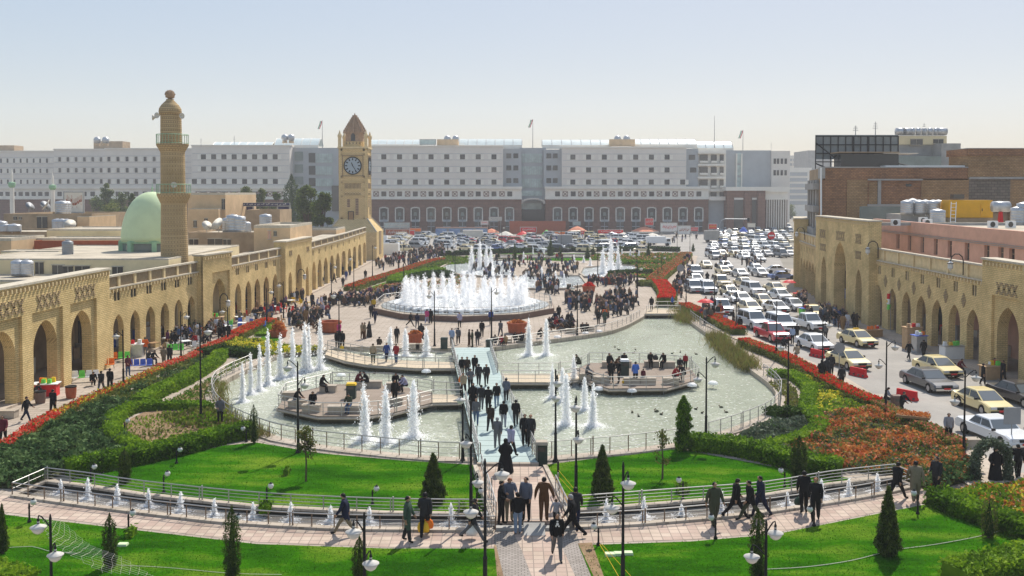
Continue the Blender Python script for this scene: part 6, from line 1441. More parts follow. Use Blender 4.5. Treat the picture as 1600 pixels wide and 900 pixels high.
for i,(px,b,t_,lab) in enumerate([(193,605,516,'lamp post at the near left flower border'),(283,565,487,'lamp post before the white chairs of the cafe'),(356,536,480,'lamp post at the cafe flower border'),(417,512,450,'lamp post by the cafe crowd'),(443,500,440,'lamp post in the cafe crowd near the gateway'),(518,472,412,'lamp post on the promenade left of the benches'),(553,458,400,'second lamp post on the promenade'),(582,432,383,'lamp post at the foot of the clock tower'),(530,545,455,'lamp post on the plaza behind the jets'),(631,440,380,'lamp post on the far red border'),(679,542,455,'lamp post in front of the great fountain'),(768,530,450,'second lamp post in front of the great fountain'),(902,525,443,'lamp post on the plaza right of the great fountain'),(708,412,368,'lamp post in the far left bed'),(711,427,388,'second lamp post in the far left bed'),(784,395,353,'thin lamp post at the car park'),(934,430,362,'tall post behind the right pools'),(914,393,363,'lamp post at the car park hedge'),(877,392,360,'lamp post left of the grey truck'),(897,388,362,'thin post beside the grey truck'),(1028,437,397,'lamp post in the far right bed'),(1034,430,399,'second lamp post in the far right bed'),(995,450,395,'lamp post near the red planter'),(996,465,415,'lamp post behind the seated crowd'),(1058,395,360,'post under the white sign'),(1078,395,362,'second post under the white sign')]):
 lamp(px,b,t_,[(-1,0,.2,.5)] if i%2==0 else [(1,0,.2,.5)],lab)
for px,b,t_,lab,ar in [(1072,480,427,'lamp post at the jetty end of the sidewalk',1),(1116,500,434,'lamp post before the white pickup',1),(1150,520,450,'lamp post on the red border beside the red pickup',-1),(1213,560,470,'lamp post at the sidewalk behind the red border',-1),(1285,580,500,'lamp post near the red barrier',1)]:
 lamp(px,b,t_,[(ar,0,.2,.5)],lab,z=.1)
# low garden globe lamps
def globe_lamp(px,pyb,pyt,label,side=1,z=.03):
 x,Y,_=at(px,pyb,z); h=max(.8,at_y(px,pyt,Y)[2]-z)
 r=root('garden_lamp',label,'garden lamp',(x,Y,z)); h2=h-.12
 ob('post',MB().lathe([(.09,0),(.09,.06),(.045,.12),(.035,h2*.7),(.05,h2*.72),(.03,h2)],7).mesh('garden_post',M['black']),r)
 ob('bracket',MB().tube([(0,0,h2-.1),(side*.1,0,h2-.16),(side*.19,0,h2-.1)],.018,5).mesh('bracket',M['black']),r)
 ob('globe',MB().lathe([(0,-.14),(.09,-.11),(.14,0),(.10,.10),(0,.14)],12).mesh('globe',M['globe'],True),r,(side*.19,0,h2+.06)); ob('cap',MB().lathe([(.1,.1),(.04,.15),(0,.19)],8).mesh('cap',M['black']),r,(side*.19,0,h2+.06))
for (px,b,t_,sd,lab) in [(46,816,782,1,'garden lamp at the left end of the front lawn'),(201,833,799,1,'garden lamp on the front lawn left of the third cypress'),(256,770,738,1,'garden lamp on the left lawn beside the canal'),(276,724,704,1,'garden lamp before the long left hedge'),(142,752,728,1,'garden lamp at the tip of the long left hedge'),(417,792,757,1,'garden lamp on the left lawn above the canal railing'),(582,788,762,1,'garden lamp in the middle of the left lawn'),(366,838,806,1,'garden lamp behind the tall thin cypress'),(935,852,820,-1,'garden lamp at the left corner of the front right lawn'),(1067,781,748,-1,'garden lamp on the right lawn near a dark bush'),(1118,842,806,-1,'garden lamp on the front lawn behind the man in khaki'),(1272,822,794,-1,'garden lamp behind the woman in black'),(1434,803,768,-1,'garden lamp before the man in grey Kurdish dress'),(1226,760,733,-1,'garden lamp at the right lawn hedge'),(195,685,656,1,'garden lamp in the dry soil bed'),(385,690,668,-1,'garden lamp in the hedge by the small cypress'),(745,796,765,1,'garden lamp at the corner of the left lawn and the walkway')]:
 globe_lamp(px,b,t_,lab,sd)
# wall lanterns on the arcades
def wall_lantern(px,py,Pth,off,label,out=1.1):
 s_=Pth.s_at_px(px,off,8); p=Pth(s_,off); z=at_y(px,py,p[1])[2]; q=Pth(s_,off+out); d_=(q[0]-p[0],q[1]-p[1]); r=root('wall_lantern',label,'wall lantern',(p[0],p[1],z-.9))
 pts=[(0,0,-.3)]+[(d_[0]*(1-math.cos(t_*PI))/2,d_[1]*(1-math.cos(t_*PI))/2,.9+.65*math.sin(t_*PI)) for t_ in (0,.2,.4,.6,.8,1)]
 ob('gooseneck',MB().tube(pts,.05,6).mesh('gooseneck',M['black']),r)
 o=ob('lantern',MB().lathe([(.05,.35),(.28,.18),(.22,.16),(.24,-.25),(.10,-.38),(.03,-.5)],8).mesh('lantern',M['globe']),r,(d_[0],d_[1],.55)); ob('cap',MB().lathe([(.1,.3),(.3,.17),(.3,.14)],8).mesh('cap',M['black']),o)
wall_lantern(1372,386,RP,.1,'hooped wall lantern beside the great right gateway'); wall_lantern(1505,408,RP,.1,'hooped wall lantern above the right arcade arches'); wall_lantern(1257,362,RP,.1,'hooped wall lantern at the far end of the right arcade')
for px,py,lab in ((343,468,'wall lantern in the gateway arch right of the minaret'),(465,428,'wall lantern in the tall gateway arch of the left arcade')):
 wall_lantern(px,py,LP,.3,lab,.9)
# street furniture on the right
def barrier(px,py,label,ang):
 x,y,_=at(px,py); r=root('traffic_barrier',label,'barrier',(x,y,.01),ang)
 mb=MB(); L_=1.55
 for a,b,z0,z1 in ((.24,.24,0,.1),(.24,.11,.1,.27),(.11,.08,.27,.66)):
  mb.add([(-L_/2,-a,z0),(L_/2,-a,z0),(L_/2,a,z0),(-L_/2,a,z0),(-L_/2,-b,z1),(L_/2,-b,z1),(L_/2,b,z1),(-L_/2,b,z1)],[(0,1,5,4),(1,2,6,5),(2,3,7,6),(3,0,4,7),(4,5,6,7)])
 ob('barrier_body',mb.mesh('barrier_body',M['red']),r)
 for i in range(4): ob('slot',MB().box((-.7+i*.46,-.24,.16),(.12,.1,.12),0).mesh('slot',M['win_dark']),r)
barrier(1277,558,'red plastic barrier on the road beside the white sedan',-1.15); barrier(1341,588,'red plastic barrier in front of the yellow taxi',-1.1); barrier(1417,624,'red plastic barrier near the pedlar on the right',-1.0)
def roadsign(px,pyb,pyt,r_,label,z=.1,m='grey_plate',sq=False,face=None):
 x,Y,_=at(px,pyb,z); h=at_y(px,pyt,Y)[2]-z; r=root('road_sign',label,'road sign',(x,Y,z)); ob('post',MB().tube([(0,0,0),(0,0,h)],.035,6).mesh('sign_post',M['grey_plate']),r)
 if sq: ob('plate',MB().box((0,-.05,h-.35),(.95,.03,.95),0).mesh('plate',M[m]),r)
 else: ob('plate',MB().lathe([(0,0),(r_,0),(r_,.03),(0,.03)],20).mesh('plate',M[m]),r,(0,-.04,h-r_),(PI/2,0,0))
 return r,h
roadsign(1311,588,535,.42,'round grey road sign seen from behind beside the yellow taxi')
roadsign(1580,700,640,.42,'square grey road sign seen from behind at the right edge',sq=True)
roadsign(1063,466,413,.5,'round grey road sign on the sidewalk among black robed women')
rs_,h_=roadsign(1205,398,362,.9,'round red no entry sign above the traffic queue',z=0,m='red'); ob('white_bar',MB().box((0,-.12,h_-.9),(1.2,.03,.32),0).mesh('white_bar',M['white']),rs_)
tl=root('traffic_light','tall curved traffic light gantry above the road junction','traffic light',at(1124,378)); hh=at_y(1124,342,tl.location.y)[2]
ob('mast',MB().tube([(0,0,0),(0,0,hh-1.6),(.4,0,hh-.6),(1.6,0,hh),(8.3,0,hh-.1)],.16,6).mesh('mast',M['grey_plate']),tl); ob('signal_head',MB().box((8.4,0,hh-.3),(.7,.5,1.1),0).mesh('signal_head',M['black']),tl)
# hose and string on lawns, valve covers
def rope(pts,r_,m,label,name='hose',cat='hose',z=.06):
 L_=[Vector(at(p[0],p[1],0)) for p in pts]; L_=[Vector((p.x,p.y,z)) for p in L_]; L_=smooth_line(L_,.5); o=L_[0]
 ob(name,MB().tube([(p-o)[:] for p in L_],r_,5).mesh(name,M[m]),loc=tuple(o),label=label,cat=cat)
rope([(1190,892),(1260,888),(1330,878),(1395,862),(1460,853),(1530,840),(1572,828),(1562,821),(1552,820)],.014,'offwhite','thin white hose lying across the right front lawn')
rope([(0,859),(50,856),(75,863),(120,867)],.012,'offwhite','thin white hose at the left of the front lawn'); rope([(180,885),(260,889),(360,898),(440,900)],.010,'offwhite','thin pale hose below the thin cypresses')
for i,(px,py) in enumerate(((953,869),(967,868),(981,867))):
 x,y,_=at(px,py); r=ob('valve_cover',MB().box((0,0,.05),(.42,.3,.1),0,top=.9).mesh('valve_cover',M['dome']),loc=(x,y,.03),label=['left','middle','right'][i]+' one of three pale green valve covers in the front right lawn',cat='valve cover')
x,y,_=at(192,853); ob('valve_cover',MB().box((0,0,.04),(.4,.3,.08),0,top=.9).mesh('valve_cover',M['dome']),loc=(x,y,.03),label='single pale green valve cover in the front left lawn',cat='valve cover')
# yellow cord net drooping over the front left lawn
nm_=MB(); A_=[at_y(66,812,36.5),at_y(78,845,34),at_y(110,868,32),at_y(160,895,30.5)]; B_=[at_y(100,815,37.5),at_y(140,850,36.5),at_y(190,870,35),at_y(240,900,34)]
A_=smooth_line(A_,.4); B_=smooth_line(B_,.4); nA=min(len(A_),len(B_)); 
for i in range(nA-1):
 a0,a1=A_[i*(len(A_)-1)//(nA-1)],A_[(i+1)*(len(A_)-1)//(nA-1)]; b0,b1=B_[i*(len(B_)-1)//(nA-1)],B_[(i+1)*(len(B_)-1)//(nA-1)]
 for k_ in range(6):
  f=k_/6; g_=(k_+1)/6; nm_.tube([a0.lerp(b0,f),a1.lerp(b1,g_)],.0035,3,cap=False); nm_.tube([a1.lerp(b1,f),a0.lerp(b0,g_)],.0035,3,cap=False)
nt_=ob('net',nm_.mesh('net',M['offwhite']),label='pale yellowish string net sagging over the front left lawn',cat='net')
# wires of the cordoned corner
for i,(a,b) in enumerate((((873,735),(898,765)),((873,745),(898,772)),((937,850),(975,915)),((940,850),(990,905)))):
 pa=at(*a,.6); pb_=at(*b,.3); ob('cord',MB().tube([(0,0,0),tuple(Vector(pb_)-Vector(pa))],.012,4).mesh('cord',M['yellow_p']),loc=pa,label=['upper pale cord','lower pale cord','left pale cord','right pale cord'][i]+(' stretched at the top left corner of the right lawn' if i<2 else ' stretched beside the valve covers'),cat='cord')
x,y,_=at(872,748); ob('cord_post',MB().tube([(0,0,0),(0,0,.85)],.05,6).mesh('cord_post',M['black']),loc=(x,y,.03),label='short black cord post at the top corner of the right lawn',cat='post')
# conifers, saplings, topiary, trees
def conifer(px,pyb,pyt,wpx,label,shape='cone',m='cypress',n=2600,z=.03,base=.0,name='cypress'):
 x,Y,_=at(px,pyb,z); h=at_y(px,pyt,Y)[2]-z; W_=wpx*Y/F/2
 r=root(name,label,'tree',(x,Y,z),RN.uniform(0,6))
 t_=NR.beta(1.1,1.5,n); th=NR.uniform(0,2*PI,n)
 if shape=='cone': pr=(1-t_)**.75*np.minimum(1,.45+t_*6)
 elif shape=='column': pr=np.sqrt(np.clip(1-np.abs(t_*2-.75)**2.4*.62,0.03,1))*np.where(t_>.8,(1.02-t_)*4.6,1)
 elif shape=='topiary':
  t_=NR.uniform(0,1,n); bl=lambda a,b:np.sqrt(np.clip(1-((t_-(a+b)/2)/((b-a)/2))**2,.02,1)); pr=np.where(t_<.36,bl(-.1,.38),np.where(t_<.52,.9*bl(.35,.53),np.where(t_<.66,.86*bl(.51,.67),.82*np.clip(bl(.62,1.05),0,1)*np.clip((1.02-t_)*4,0,1))))
 lump=1+.16*np.sin(th*5+t_*19)+.12*np.sin(th*3-t_*33)
 rr=W_*pr*lump*np.sqrt(NR.uniform(.45,1.12,n))
 c=np.stack([rr*np.cos(th),rr*np.sin(th),base*h+(1-base)*h*t_*.985+.05],1)
 s0=max(.05,W_*.2)
 ob('crown',quads_np('crown',rot_quads(c,s0*.55*NR.uniform(.6,1.3,n),s0*2.0*NR.uniform(.6,1.3,n),.6),[M[m]]),r,kind='stuff')
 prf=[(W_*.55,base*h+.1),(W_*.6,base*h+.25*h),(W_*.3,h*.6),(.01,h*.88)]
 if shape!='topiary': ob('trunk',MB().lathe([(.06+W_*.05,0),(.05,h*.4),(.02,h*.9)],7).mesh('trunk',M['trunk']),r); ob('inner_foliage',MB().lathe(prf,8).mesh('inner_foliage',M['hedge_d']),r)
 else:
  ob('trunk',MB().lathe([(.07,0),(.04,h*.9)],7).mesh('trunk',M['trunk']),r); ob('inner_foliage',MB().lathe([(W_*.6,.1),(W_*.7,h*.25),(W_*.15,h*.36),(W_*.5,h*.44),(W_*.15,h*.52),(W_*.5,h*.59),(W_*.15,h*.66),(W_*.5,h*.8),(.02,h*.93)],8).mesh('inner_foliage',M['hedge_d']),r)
 return r
conifer(4,864,787,20,'dark cypress cut by the left photo edge','cone'); conifer(172,886,802,21,'narrow cypress on the front left lawn','column'); conifer(363,903,790,25,'tall pointed cypress on the front left lawn','column'); conifer(562,915,838,22,'slim cypress behind the middle foreground lamp','column')
conifer(677,785,709,39,'broad cone conifer on the left lawn near the canal','cone',n=4200); conifer(941,780,696,36,'broad cone conifer on the right lawn near the canal','cone',n=4200)
conifer(1184,902,794,26,'thin cypress beside the lower right lamp post','column'); conifer(1248,748,681,24,'column cypress in front of the orange bed','column'); conifer(1387,868,760,40,'pointed conifer in the middle of the front right lawn','cone',n=3600); conifer(1545,840,775,24,'sparse yellowing conifer near the right hedge','column',m='sapling',n=700)
conifer(195,754,702,18,'small cypress at the tip of the left canal hedge','column'); conifer(397,692,632,13,'slim dark cypress at the left pond railing','column',n=1600)
conifer(1068,703,619,27,'spiral clipped topiary at the right pond railing','topiary',m='hedge',n=5200,name='topiary')
for i,(px,b,t_,w_) in enumerate([(804,406,380,10),(860,400,372,13),(875,402,384,8),(918,404,385,11),(927,400,386,9),(1013,402,378,9),(969,397,380,6),(1083,393,380,7),(779,404,391,6),(1211,388,374,8)]):
 conifer(px,b,t_,w_,'small dark cypress '+['left of the far platform crowd','tall one behind the far crowd','short one behind the far crowd','left of the right pool jets','beside the right pool jets','in the far right bed','behind the right pool jets','at the salmon border','at the left pool','in the traffic median'][i],'cone',n=500)
def sapling(px,pyb,pyt,wpx,label,n=420,m='sapling'):
 x,Y,_=at(px,pyb,.03); h=at_y(px,pyt,Y)[2]; W_=wpx*Y/F/2; r=root('sapling',label,'tree',(x,Y,.03))
 mb=MB(); mb.tube([(0,0,0),(.02,.02,h*.35),(-.04,0,h*.7),(.02,.03,h*.97)],[.055,.04,.025,.008],6); tips=[]
 for i in range(13):
  a=RN.uniform(0,2*PI); z0=h*RN.uniform(.28,.85); l=W_*RN.uniform(.55,1.1)*(1.15-z0/h*.5); e=(l*math.cos(a),l*math.sin(a),z0+l*RN.uniform(.5,1.1)); mb.tube([(0,0,z0),(e[0]*.5,e[1]*.5,z0+(e[2]-z0)*.6),e],[.02,.014,.005],4); tips.append((z0,e))
 ob('trunk',mb.mesh('trunk',M['trunk']),r)
 c=[]
 for i in range(n):
  z0,e=tips[RN.randrange(len(tips))]; f=RN.uniform(.35,1.05); c.append((e[0]*f+RN.gauss(0,.09),e[1]*f+RN.gauss(0,.09),z0+(e[2]-z0)*f+RN.gauss(0,.1)))
 ob('crown',quads_np('crown',rot_quads(np.array(c),.09,.15),[M[m]]),r,kind='stuff')
sapling(478,752,668,40,'leafy young tree with bronze leaves on the left lawn',650); sapling(1035,748,667,24,'thin sparse sapling on the right lawn',300)
def bigtree(px,pyb,pyt,wpx,Y,label,m='tree',n=5000,shape='round'):
 x=X_(px,Y); h=at_y(px,pyt,Y)[2]; W_=wpx*Y/F/2; r=root('tree',label,'tree',(x,Y,0)); zb=at_y(px,pyb,Y)[2]
 mb=MB(); mb.tube([(0,0,0),(.1,0,h*.4),(0,.1,h*.8)],[.35,.25,.08],7); cs_=[]
 for i in range(16):
  a=RN.uniform(0,2*PI); f=RN.uniform(0,1); rad=W_*RN.uniform(.25,.75)*(1-f*.45); c_=(rad*math.cos(a),rad*math.sin(a),zb+(h-zb)*(.12+.74*f)); cs_.append((c_,W_*RN.uniform(.28,.46))); mb.tube([(0,0,zb*.6+(c_[2]-zb)*.3+.5),(c_[0]*.6,c_[1]*.6,c_[2]*.8),c_],[.12,.07,.03],5)
 cs_.append(((0,0,h-W_*.3),W_*.3)); ob('trunk',mb.mesh('trunk',M['trunk']),r)
 P_=[]
 for c_,q in cs_:
  k_=int(n/len(cs_)); d=NR.normal(size=(k_,3)); d/=np.linalg.norm(d,axis=1)[:,None]; P_.append(np.array(c_)+d*q*NR.uniform(.35,1.08,(k_,1))*[1,1,1.0 if shape=='round' else 1.6])
 P_=np.concatenate(P_); P_[:,2]=np.minimum(P_[:,2],h)
 ob('crown',quads_np('crown',rot_quads(P_,.32,.5,.2),[M[m]]),r,kind='stuff')
bigtree(480,362,288,52,215,'big dense green tree left of the clock tower'); bigtree(503,360,300,40,208,'green tree touching the left side of the clock tower'); conifer(456,372,270,26,'tall dark cypress behind the big green trees','column',m='cypress',n=2500)
bigtree(167,352,286,30,300,'tall olive tree behind the old houses at left',n=2500); bigtree(190,352,300,40,290,'broad olive tree left of the green dome',n=2500); bigtree(207,350,302,22,250,'dark tree directly behind the green dome','cypress',1800); bigtree(150,352,305,34,310,'bushy tree right of the hoarding',n=2000); bigtree(175,362,318,60,260,'bare brownish scrub behind the market roof','olivefl',2600)
bigtree(385,345,290,36,260,'yellow green tree above the rooftop sign','tree_y',2600); bigtree(366,345,300,28,255,'dark green tree above the rooftop sign','tree',1800); bigtree(408,345,294,30,262,'second yellow green tree right of the first','tree_y',2200); bigtree(430,345,300,26,264,'olive tree behind the rooftop shelter','tree',1800)
conifer(37,345,312,14,'dark cypress standing among dishes on the old house skyline','cone',n=600); conifer(97,338,298,9,'slim dark cypress beside the pale tanks','cone',n=600)
bigtree(1236,345,318,24,520,'hazy green trees at the end of the street','tree_y',1500)
# arch shaped topiary at right
x,Y,_=at(1549,752); hA=at_y(1549,690,Y)[2]; wA=50*Y/F; ar=root('topiary_arch','grey green clipped arch over the path entrance at the right','topiary',(x,Y,0))
pts=[(-wA/2,0,0),(-wA/2*1.02,0,hA*.5),(-wA/2*.8,0,hA*.78),(-wA*.18,0,hA*.95),(wA*.15,0,hA*.95),(wA/2*.8,0,hA*.78),(wA/2*1.02,0,hA*.5),(wA/2,0,0)]
L_=smooth_line(pts,.15); n=5000; i_=NR.randint(0,len(L_),n); c=np.array([tuple(L_[k_]) for k_ in i_])+NR.normal(size=(n,3))*[.13,.13,.13]
ob('foliage',quads_np('foliage',rot_quads(c,.09,.13),[M['greygreen']]),ar,kind='stuff'); ob('frame',MB().tube([p[:] for p in L_],.12,6).mesh('frame',M['hedge_d']),ar)
for i,(px,py,w_) in enumerate(((1067,770,18),(415,798,16),(722,800,14),(205,838,12),(1450,748,22),(448,742,8))):
 hedge([(px-w_/2,py),(px+w_/2,py)],.6,.35,'hedge','small dark bush '+['beside the garden lamp on the right lawn','beside the garden lamp on the left lawn','behind the man in green on the left lawn','at the foot of the front left garden lamp','between the canal tip and the orange bed','on the left lawn edge'][i],cat='bush',dens=140)
# fountain jets
def jet_mesh(h,n,w,seed,fat=1.0,splash=True,q=1.0):
 rs=np.random.RandomState(seed); t=rs.beta(1.0,1.1,n); k=rs.randint(0,9,n); ka=rs.uniform(0,2*PI,9); kt=1-rs.uniform(0,.42,9)*np.array([0]+[1]*8); kr=rs.uniform(.15,.55,9)*np.array([0]+[1]*8)
 env=w*(.30+.70*np.sqrt(1-t)); th=rs.uniform(0,2*PI,n); r=env*np.abs(rs.normal(size=n))*np.where(rs.uniform(size=n)<.2,.62,.34)*fat
 wob=.12*w*np.sin(t*9+k)
 c=np.stack([r*np.cos(th)+env*kr[k]*np.cos(ka[k])+wob,r*np.sin(th)+env*kr[k]*np.sin(ka[k]),t*h*kt[k]+rs.normal(size=n)*.04*h*(t>.8)],1)
 sz=q*rs.uniform(.03,.08,n)*np.where(rs.uniform(size=n)<.12,1.7,1); V=rot_quads(c,sz*.8,sz*rs.uniform(1.0,2.4,n),.75,rs); Vs=[V]
 if splash:
  m=int(n*.35); a=rs.uniform(0,2*PI,m); rr=w*(.6+rs.exponential(.55,m)); c3=np.stack([rr*np.cos(a),rr*np.sin(a),np.abs(rs.normal(size=m))*.10*h**.5*np.exp(-(rr/w-.5))],1)
  s3=q*rs.uniform(.03,.08,m); Vs.append(rot_quads(c3,s3,s3*1.1,0,rs))
 return quads_np('spray',np.concatenate(Vs),[M['foam']])
def foam_patch(r_,seed,n=420):
 rs=np.random.RandomState(seed); a=rs.uniform(0,2*PI,n); rr=r_*np.abs(rs.normal(size=n))*.62; c=np.stack([rr*np.cos(a),rr*np.sin(a),np.full(n,.012)],1)
 u=np.stack([np.cos(a*7),np.sin(a*7),np.zeros(n)],1); v=np.stack([-u[:,1],u[:,0],u[:,2]],1); s=rs.uniform(.02,.10,n)[:,None]*np.clip(1.3-rr/r_/1.4,.2,1)[:,None]
 V=np.stack([c-u*s*1.5,c-v*s*.8,c+u*s*1.2,c+v*s],1).reshape(-1,3); return quads_np('foam',V,[M['foam']])
JM={}
def jet(px,pyb,pyt,wpx,label,zw=-.30,dens=1.0,group=None,nozzle=False,q=1.0,Y=None,var=0):
 x,Y,_=at(px,pyb,zw); h=at_y(px,pyt,Y)[2]-zw; w_=wpx*Y/F/2
 kind=(nozzle,round(q,1),var%3,round(dens,1),round(min(3,h/w_/2)))
 if kind not in JM:
  n=int(4200*dens); JM[kind]=(h,w_,jet_mesh(h,n,w_,7+len(JM),q=q,splash=True),None,foam_patch(max(w_*3.2,.5),len(JM)))
 h0,w0,a,b,f=JM[kind]
 r=root('fountain_jet',label,'fountain jet',(x,Y,zw),RN.uniform(0,6),group)
 S_=(w_/w0,w_/w0,h/h0)
 ob('spray',a,r,sc=S_)['kind']='stuff'; ob('foam',f,r,sc=(w_/w0,w_/w0,1))['kind']='stuff'
 if nozzle: ob('nozzle',MB().lathe([(.07,-.1),(.06,.2),(.03,.24)],8).mesh('nozzle',M['black']),r)
 return r
g='row of tall jets at the left of the pond'
for i,(px,b,t_,w_) in enumerate([(379,628,568,11),(392,616,553,11),(406,611,538,12),(419,602,516,13),(438,592,523,14),(458,588,512,14),(476,582,506,14),(483,578,508,11),(501,577,499,14)]):
 jet(px,b,t_,w_,['leftmost','second','third','fourth','fifth','sixth','seventh','eighth','rightmost'][i]+' jet in the curved row of tall jets at the left of the pond',group=g,var=i,dens=.8)
for px,b,t_,w_,l in [(570,688,600,22,'left of the three big jets before the left platform'),(604,692,600,23,'middle of the three big jets before the left platform'),(646,683,595,23,'right of the three big jets before the left platform'),
  (610,556,512,15,'wide jet left of the three behind the curved walkway'),(634,556,514,13,'middle jet of the three behind the curved walkway'),(667,556,511,14,'right jet of the three behind the curved walkway'),
  (826,555,498,14,'left jet of the pair beside the bridge end'),(853,555,499,13,'right jet of the pair beside the bridge end'),
  (863,622,568,12,'back left jet of the cluster right of the bridge'),(884,664,585,20,'front left jet of the cluster right of the bridge'),(897,603,553,14,'tallest back jet of the cluster right of the bridge'),(878,627,575,14,'middle jet of the cluster right of the bridge'),(927,666,600,19,'front right jet of the cluster right of the bridge'),(914,640,590,14,'small right jet of the cluster right of the bridge')]:
 jet(px,b,t_,w_,l,dens=1.2,var=RN.randint(0,2))
for i,(px,b,h_) in enumerate([(95,770,20),(138,779,32),(183,786,29),(232,791,26),(283,799,30),(335,806,27),(396,811,25),(455,813,28),(517,816,26),(577,817,24),(705,819,33),(947,812,32),(1006,809,34),(1065,806,18),(1127,800,34),(1230,789,20),(1283,777,28),(1326,776,28),(1371,769,30),(168,782,5),(760,820,22)]):
 if i==19: continue
 jet(px,b,b-h_,11 if h_>20 else 9,['first','second','third','fourth','fifth','sixth','seventh','eighth','ninth','tenth','eleventh','first','second','third','fourth','fifth','sixth','seventh','eighth','','twelfth'][i]+' small foaming jet from the left in the '+('left' if px<800 else 'right')+' canal',zw=-.22,dens=.35,nozzle=True,q=.75,var=i,group='small jets in the '+('left' if px<800 else 'right')+' canal')
# great round fountain
cxF,cyF=at(727,484)[:2]
ft=root('round_fountain','great raised octagonal fountain basin with a ring of jets in the middle of the plaza','fountain',(cxF,cyF,0))
RF=(at(868,490)[0]-at(586,486)[0])/2
oc=[(RF*1.04*math.cos(2*PI*(i+.5)/10),RF*1.04*math.sin(2*PI*(i+.5)/10)) for i in range(10)]
ob('plinth',MB().prism(oc,0,.62).mesh('plinth',M['plinth']),ft); ob('walkway_ring',MB().prism(offset_poly(oc,-.12),.6,.66).mesh('walkway_ring',M['stone_edge']),ft)
def ringm(r0,r1,z0,z1,m,n=48,nm='ring'):
 mb=MB()
 for i in range(n):
  a,b=2*PI*i/n,2*PI*(i+1)/n; A=[(r*math.cos(t),r*math.sin(t)) for r,t in ((r0,a),(r1,a),(r1,b),(r0,b))]; mb.prism(A,z0,z1)
 return ob(nm,mb.mesh(nm,M[m]),ft)
RB=RF*.80; ringm(RB-.35,RB,.62,1.05,'white',nm='basin_rim'); ringm(RB,RB+.05,.66,.85,'win_dark',nm='dark_band')
ob('basin_water',MB().lathe([(RB-.3,.86),(0,.87)],40).mesh('basin_water',M['water_w']),ft); ob('outer_water',MB().lathe([(RF*.94,.72),(0,.73)],40).mesh('outer_water',M['water_w']),ft)
nb=MB().box((0,0,.55),(.35,.5,.45),0).mesh('bracket',M['white'])
for i in range(48): a=2*PI*i/48; ob('bracket',nb,ft,((RB+.3)*math.cos(a),(RB+.3)*math.sin(a),.25),a)
ringp=[(p[0]+cxF,p[1]+cyF) for p in offset_poly(oc,-.3)]
railing([ringp[(i)%10] for i in range(0,11)],.9,1.05,'steel railing around the great round fountain',z=.64,smooth=False,nr=2,big=False)
for i in range(34):
 a=2*PI*i/34; rr=RB*.84; hh=RN.uniform(2.7,3.7); wj=.8
 x=cxF+rr*math.cos(a); y=cyF+rr*math.sin(a)
 if abs(math.cos(a))<.34 and math.sin(a)<0: hh*=.72; 
 kind=('big',i%3)
 if kind not in JM: JM[kind]=(4.5,wj,jet_mesh(4.5,2600,wj,90+i,q=1.25,splash=True),None,foam_patch(1.4,i))
 h0,w0,A_,B_,F_=JM[kind]; r=root('fountain_jet','tall white jet in the ring of the great round fountain','fountain jet',(x,y,.87),RN.uniform(0,6),'ring of jets in the great round fountain'); S_=(1,1,hh/h0)
 ob('spray',A_,r,sc=S_)['kind']='stuff'; ob('foam',F_,r)['kind']='stuff'
for i,(dx_,dy_,hh) in enumerate(((-2.2,2,3.0),(2.4,2.2,3.2),(.4,4,3.6),(3.5,-2,2.8),(0,0,3.9))):
 h0,w0,A_,B_,F_=JM[('big',i%3)]; r=root('fountain_jet','inner white jet near the centre of the great round fountain','fountain jet',(cxF+dx_,cyF+dy_,.87),i,'inner jets of the great round fountain'); S_=(.8,.8,hh/h0)
 ob('spray',A_,r,sc=S_)['kind']='stuff'
# far pools
def pool(pxl,label,m='water_w',z=.12,kerb=True):
 P=G(pxl,z); sheet('water_pool',[P],z,M[m])['label']=label
 ob('pool_kerb',ribbon('pool_kerb',P,-.05,.45 if sum(P[i][0]*P[(i+1)%len(P)][1]-P[(i+1)%len(P)][0]*P[i][1] for i in range(len(P)))>0 else -.45,0,z+.22,M['stone_edge'],True),kind='structure')
pool([(700,424),(690,419),(705,411),(760,407),(803,408),(803,432),(765,433),(720,430)],'pale far left pool with three tall jets')
pool([(908,428),(912,420),(955,414),(1000,417),(1012,424),(1003,431),(955,435),(915,433)],'pale far right pool with three tall jets')
pool([(812,432),(905,432),(915,445),(880,452),(830,452),(808,443)],'shallow cascade pool between the two far pools')
pool([(770,404),(930,402),(932,398),(775,399)],'long narrow far canal before the car park hedge','water_c')
def jets(lst,lab,q=1.6,dens=.7):
 for i,(px,b,t_,w_) in enumerate(lst): jet(px,b,t_,w_,lab[i],zw=.15,q=q,dens=dens,var=i)
jets([(737,425,384,13),(750,421,377,12),(760,420,383,11),(767,421,386,10)],['left jet in the far left pool','tallest jet in the far left pool','third jet in the far left pool','right jet in the far left pool'],1.5,.8)
jets([(942,427,384,14),(954,424,371,14),(966,426,385,13)],['left jet in the far right pool','tallest middle jet in the far right pool','right jet in the far right pool'],1.5,.8)
jets([(818,412,394,4),(822,442,425,6),(846,438,418,7),(861,425,408,5),(868,443,425,8),(881,444,428,6),(833,398,386,3),(850,398,385,3),(922,415,402,5),(897,408,398,4),(985,402,390,4),(998,402,391,4),(972,400,389,3),(912,410,400,4)],
  ['thin jet '+s_ for s_ in ('left of the far crowd platform','at the left foot of the far platform','before the far platform crowd','inside the far platform crowd','in the cascade pool at the left','in the cascade pool at the right','in the far canal at the left','in the far canal beside it','right of the far platform','behind the far platform','in the far right bed','at the far right of the bed','near the right car park hedge','behind the right pool')],1.3,.4)
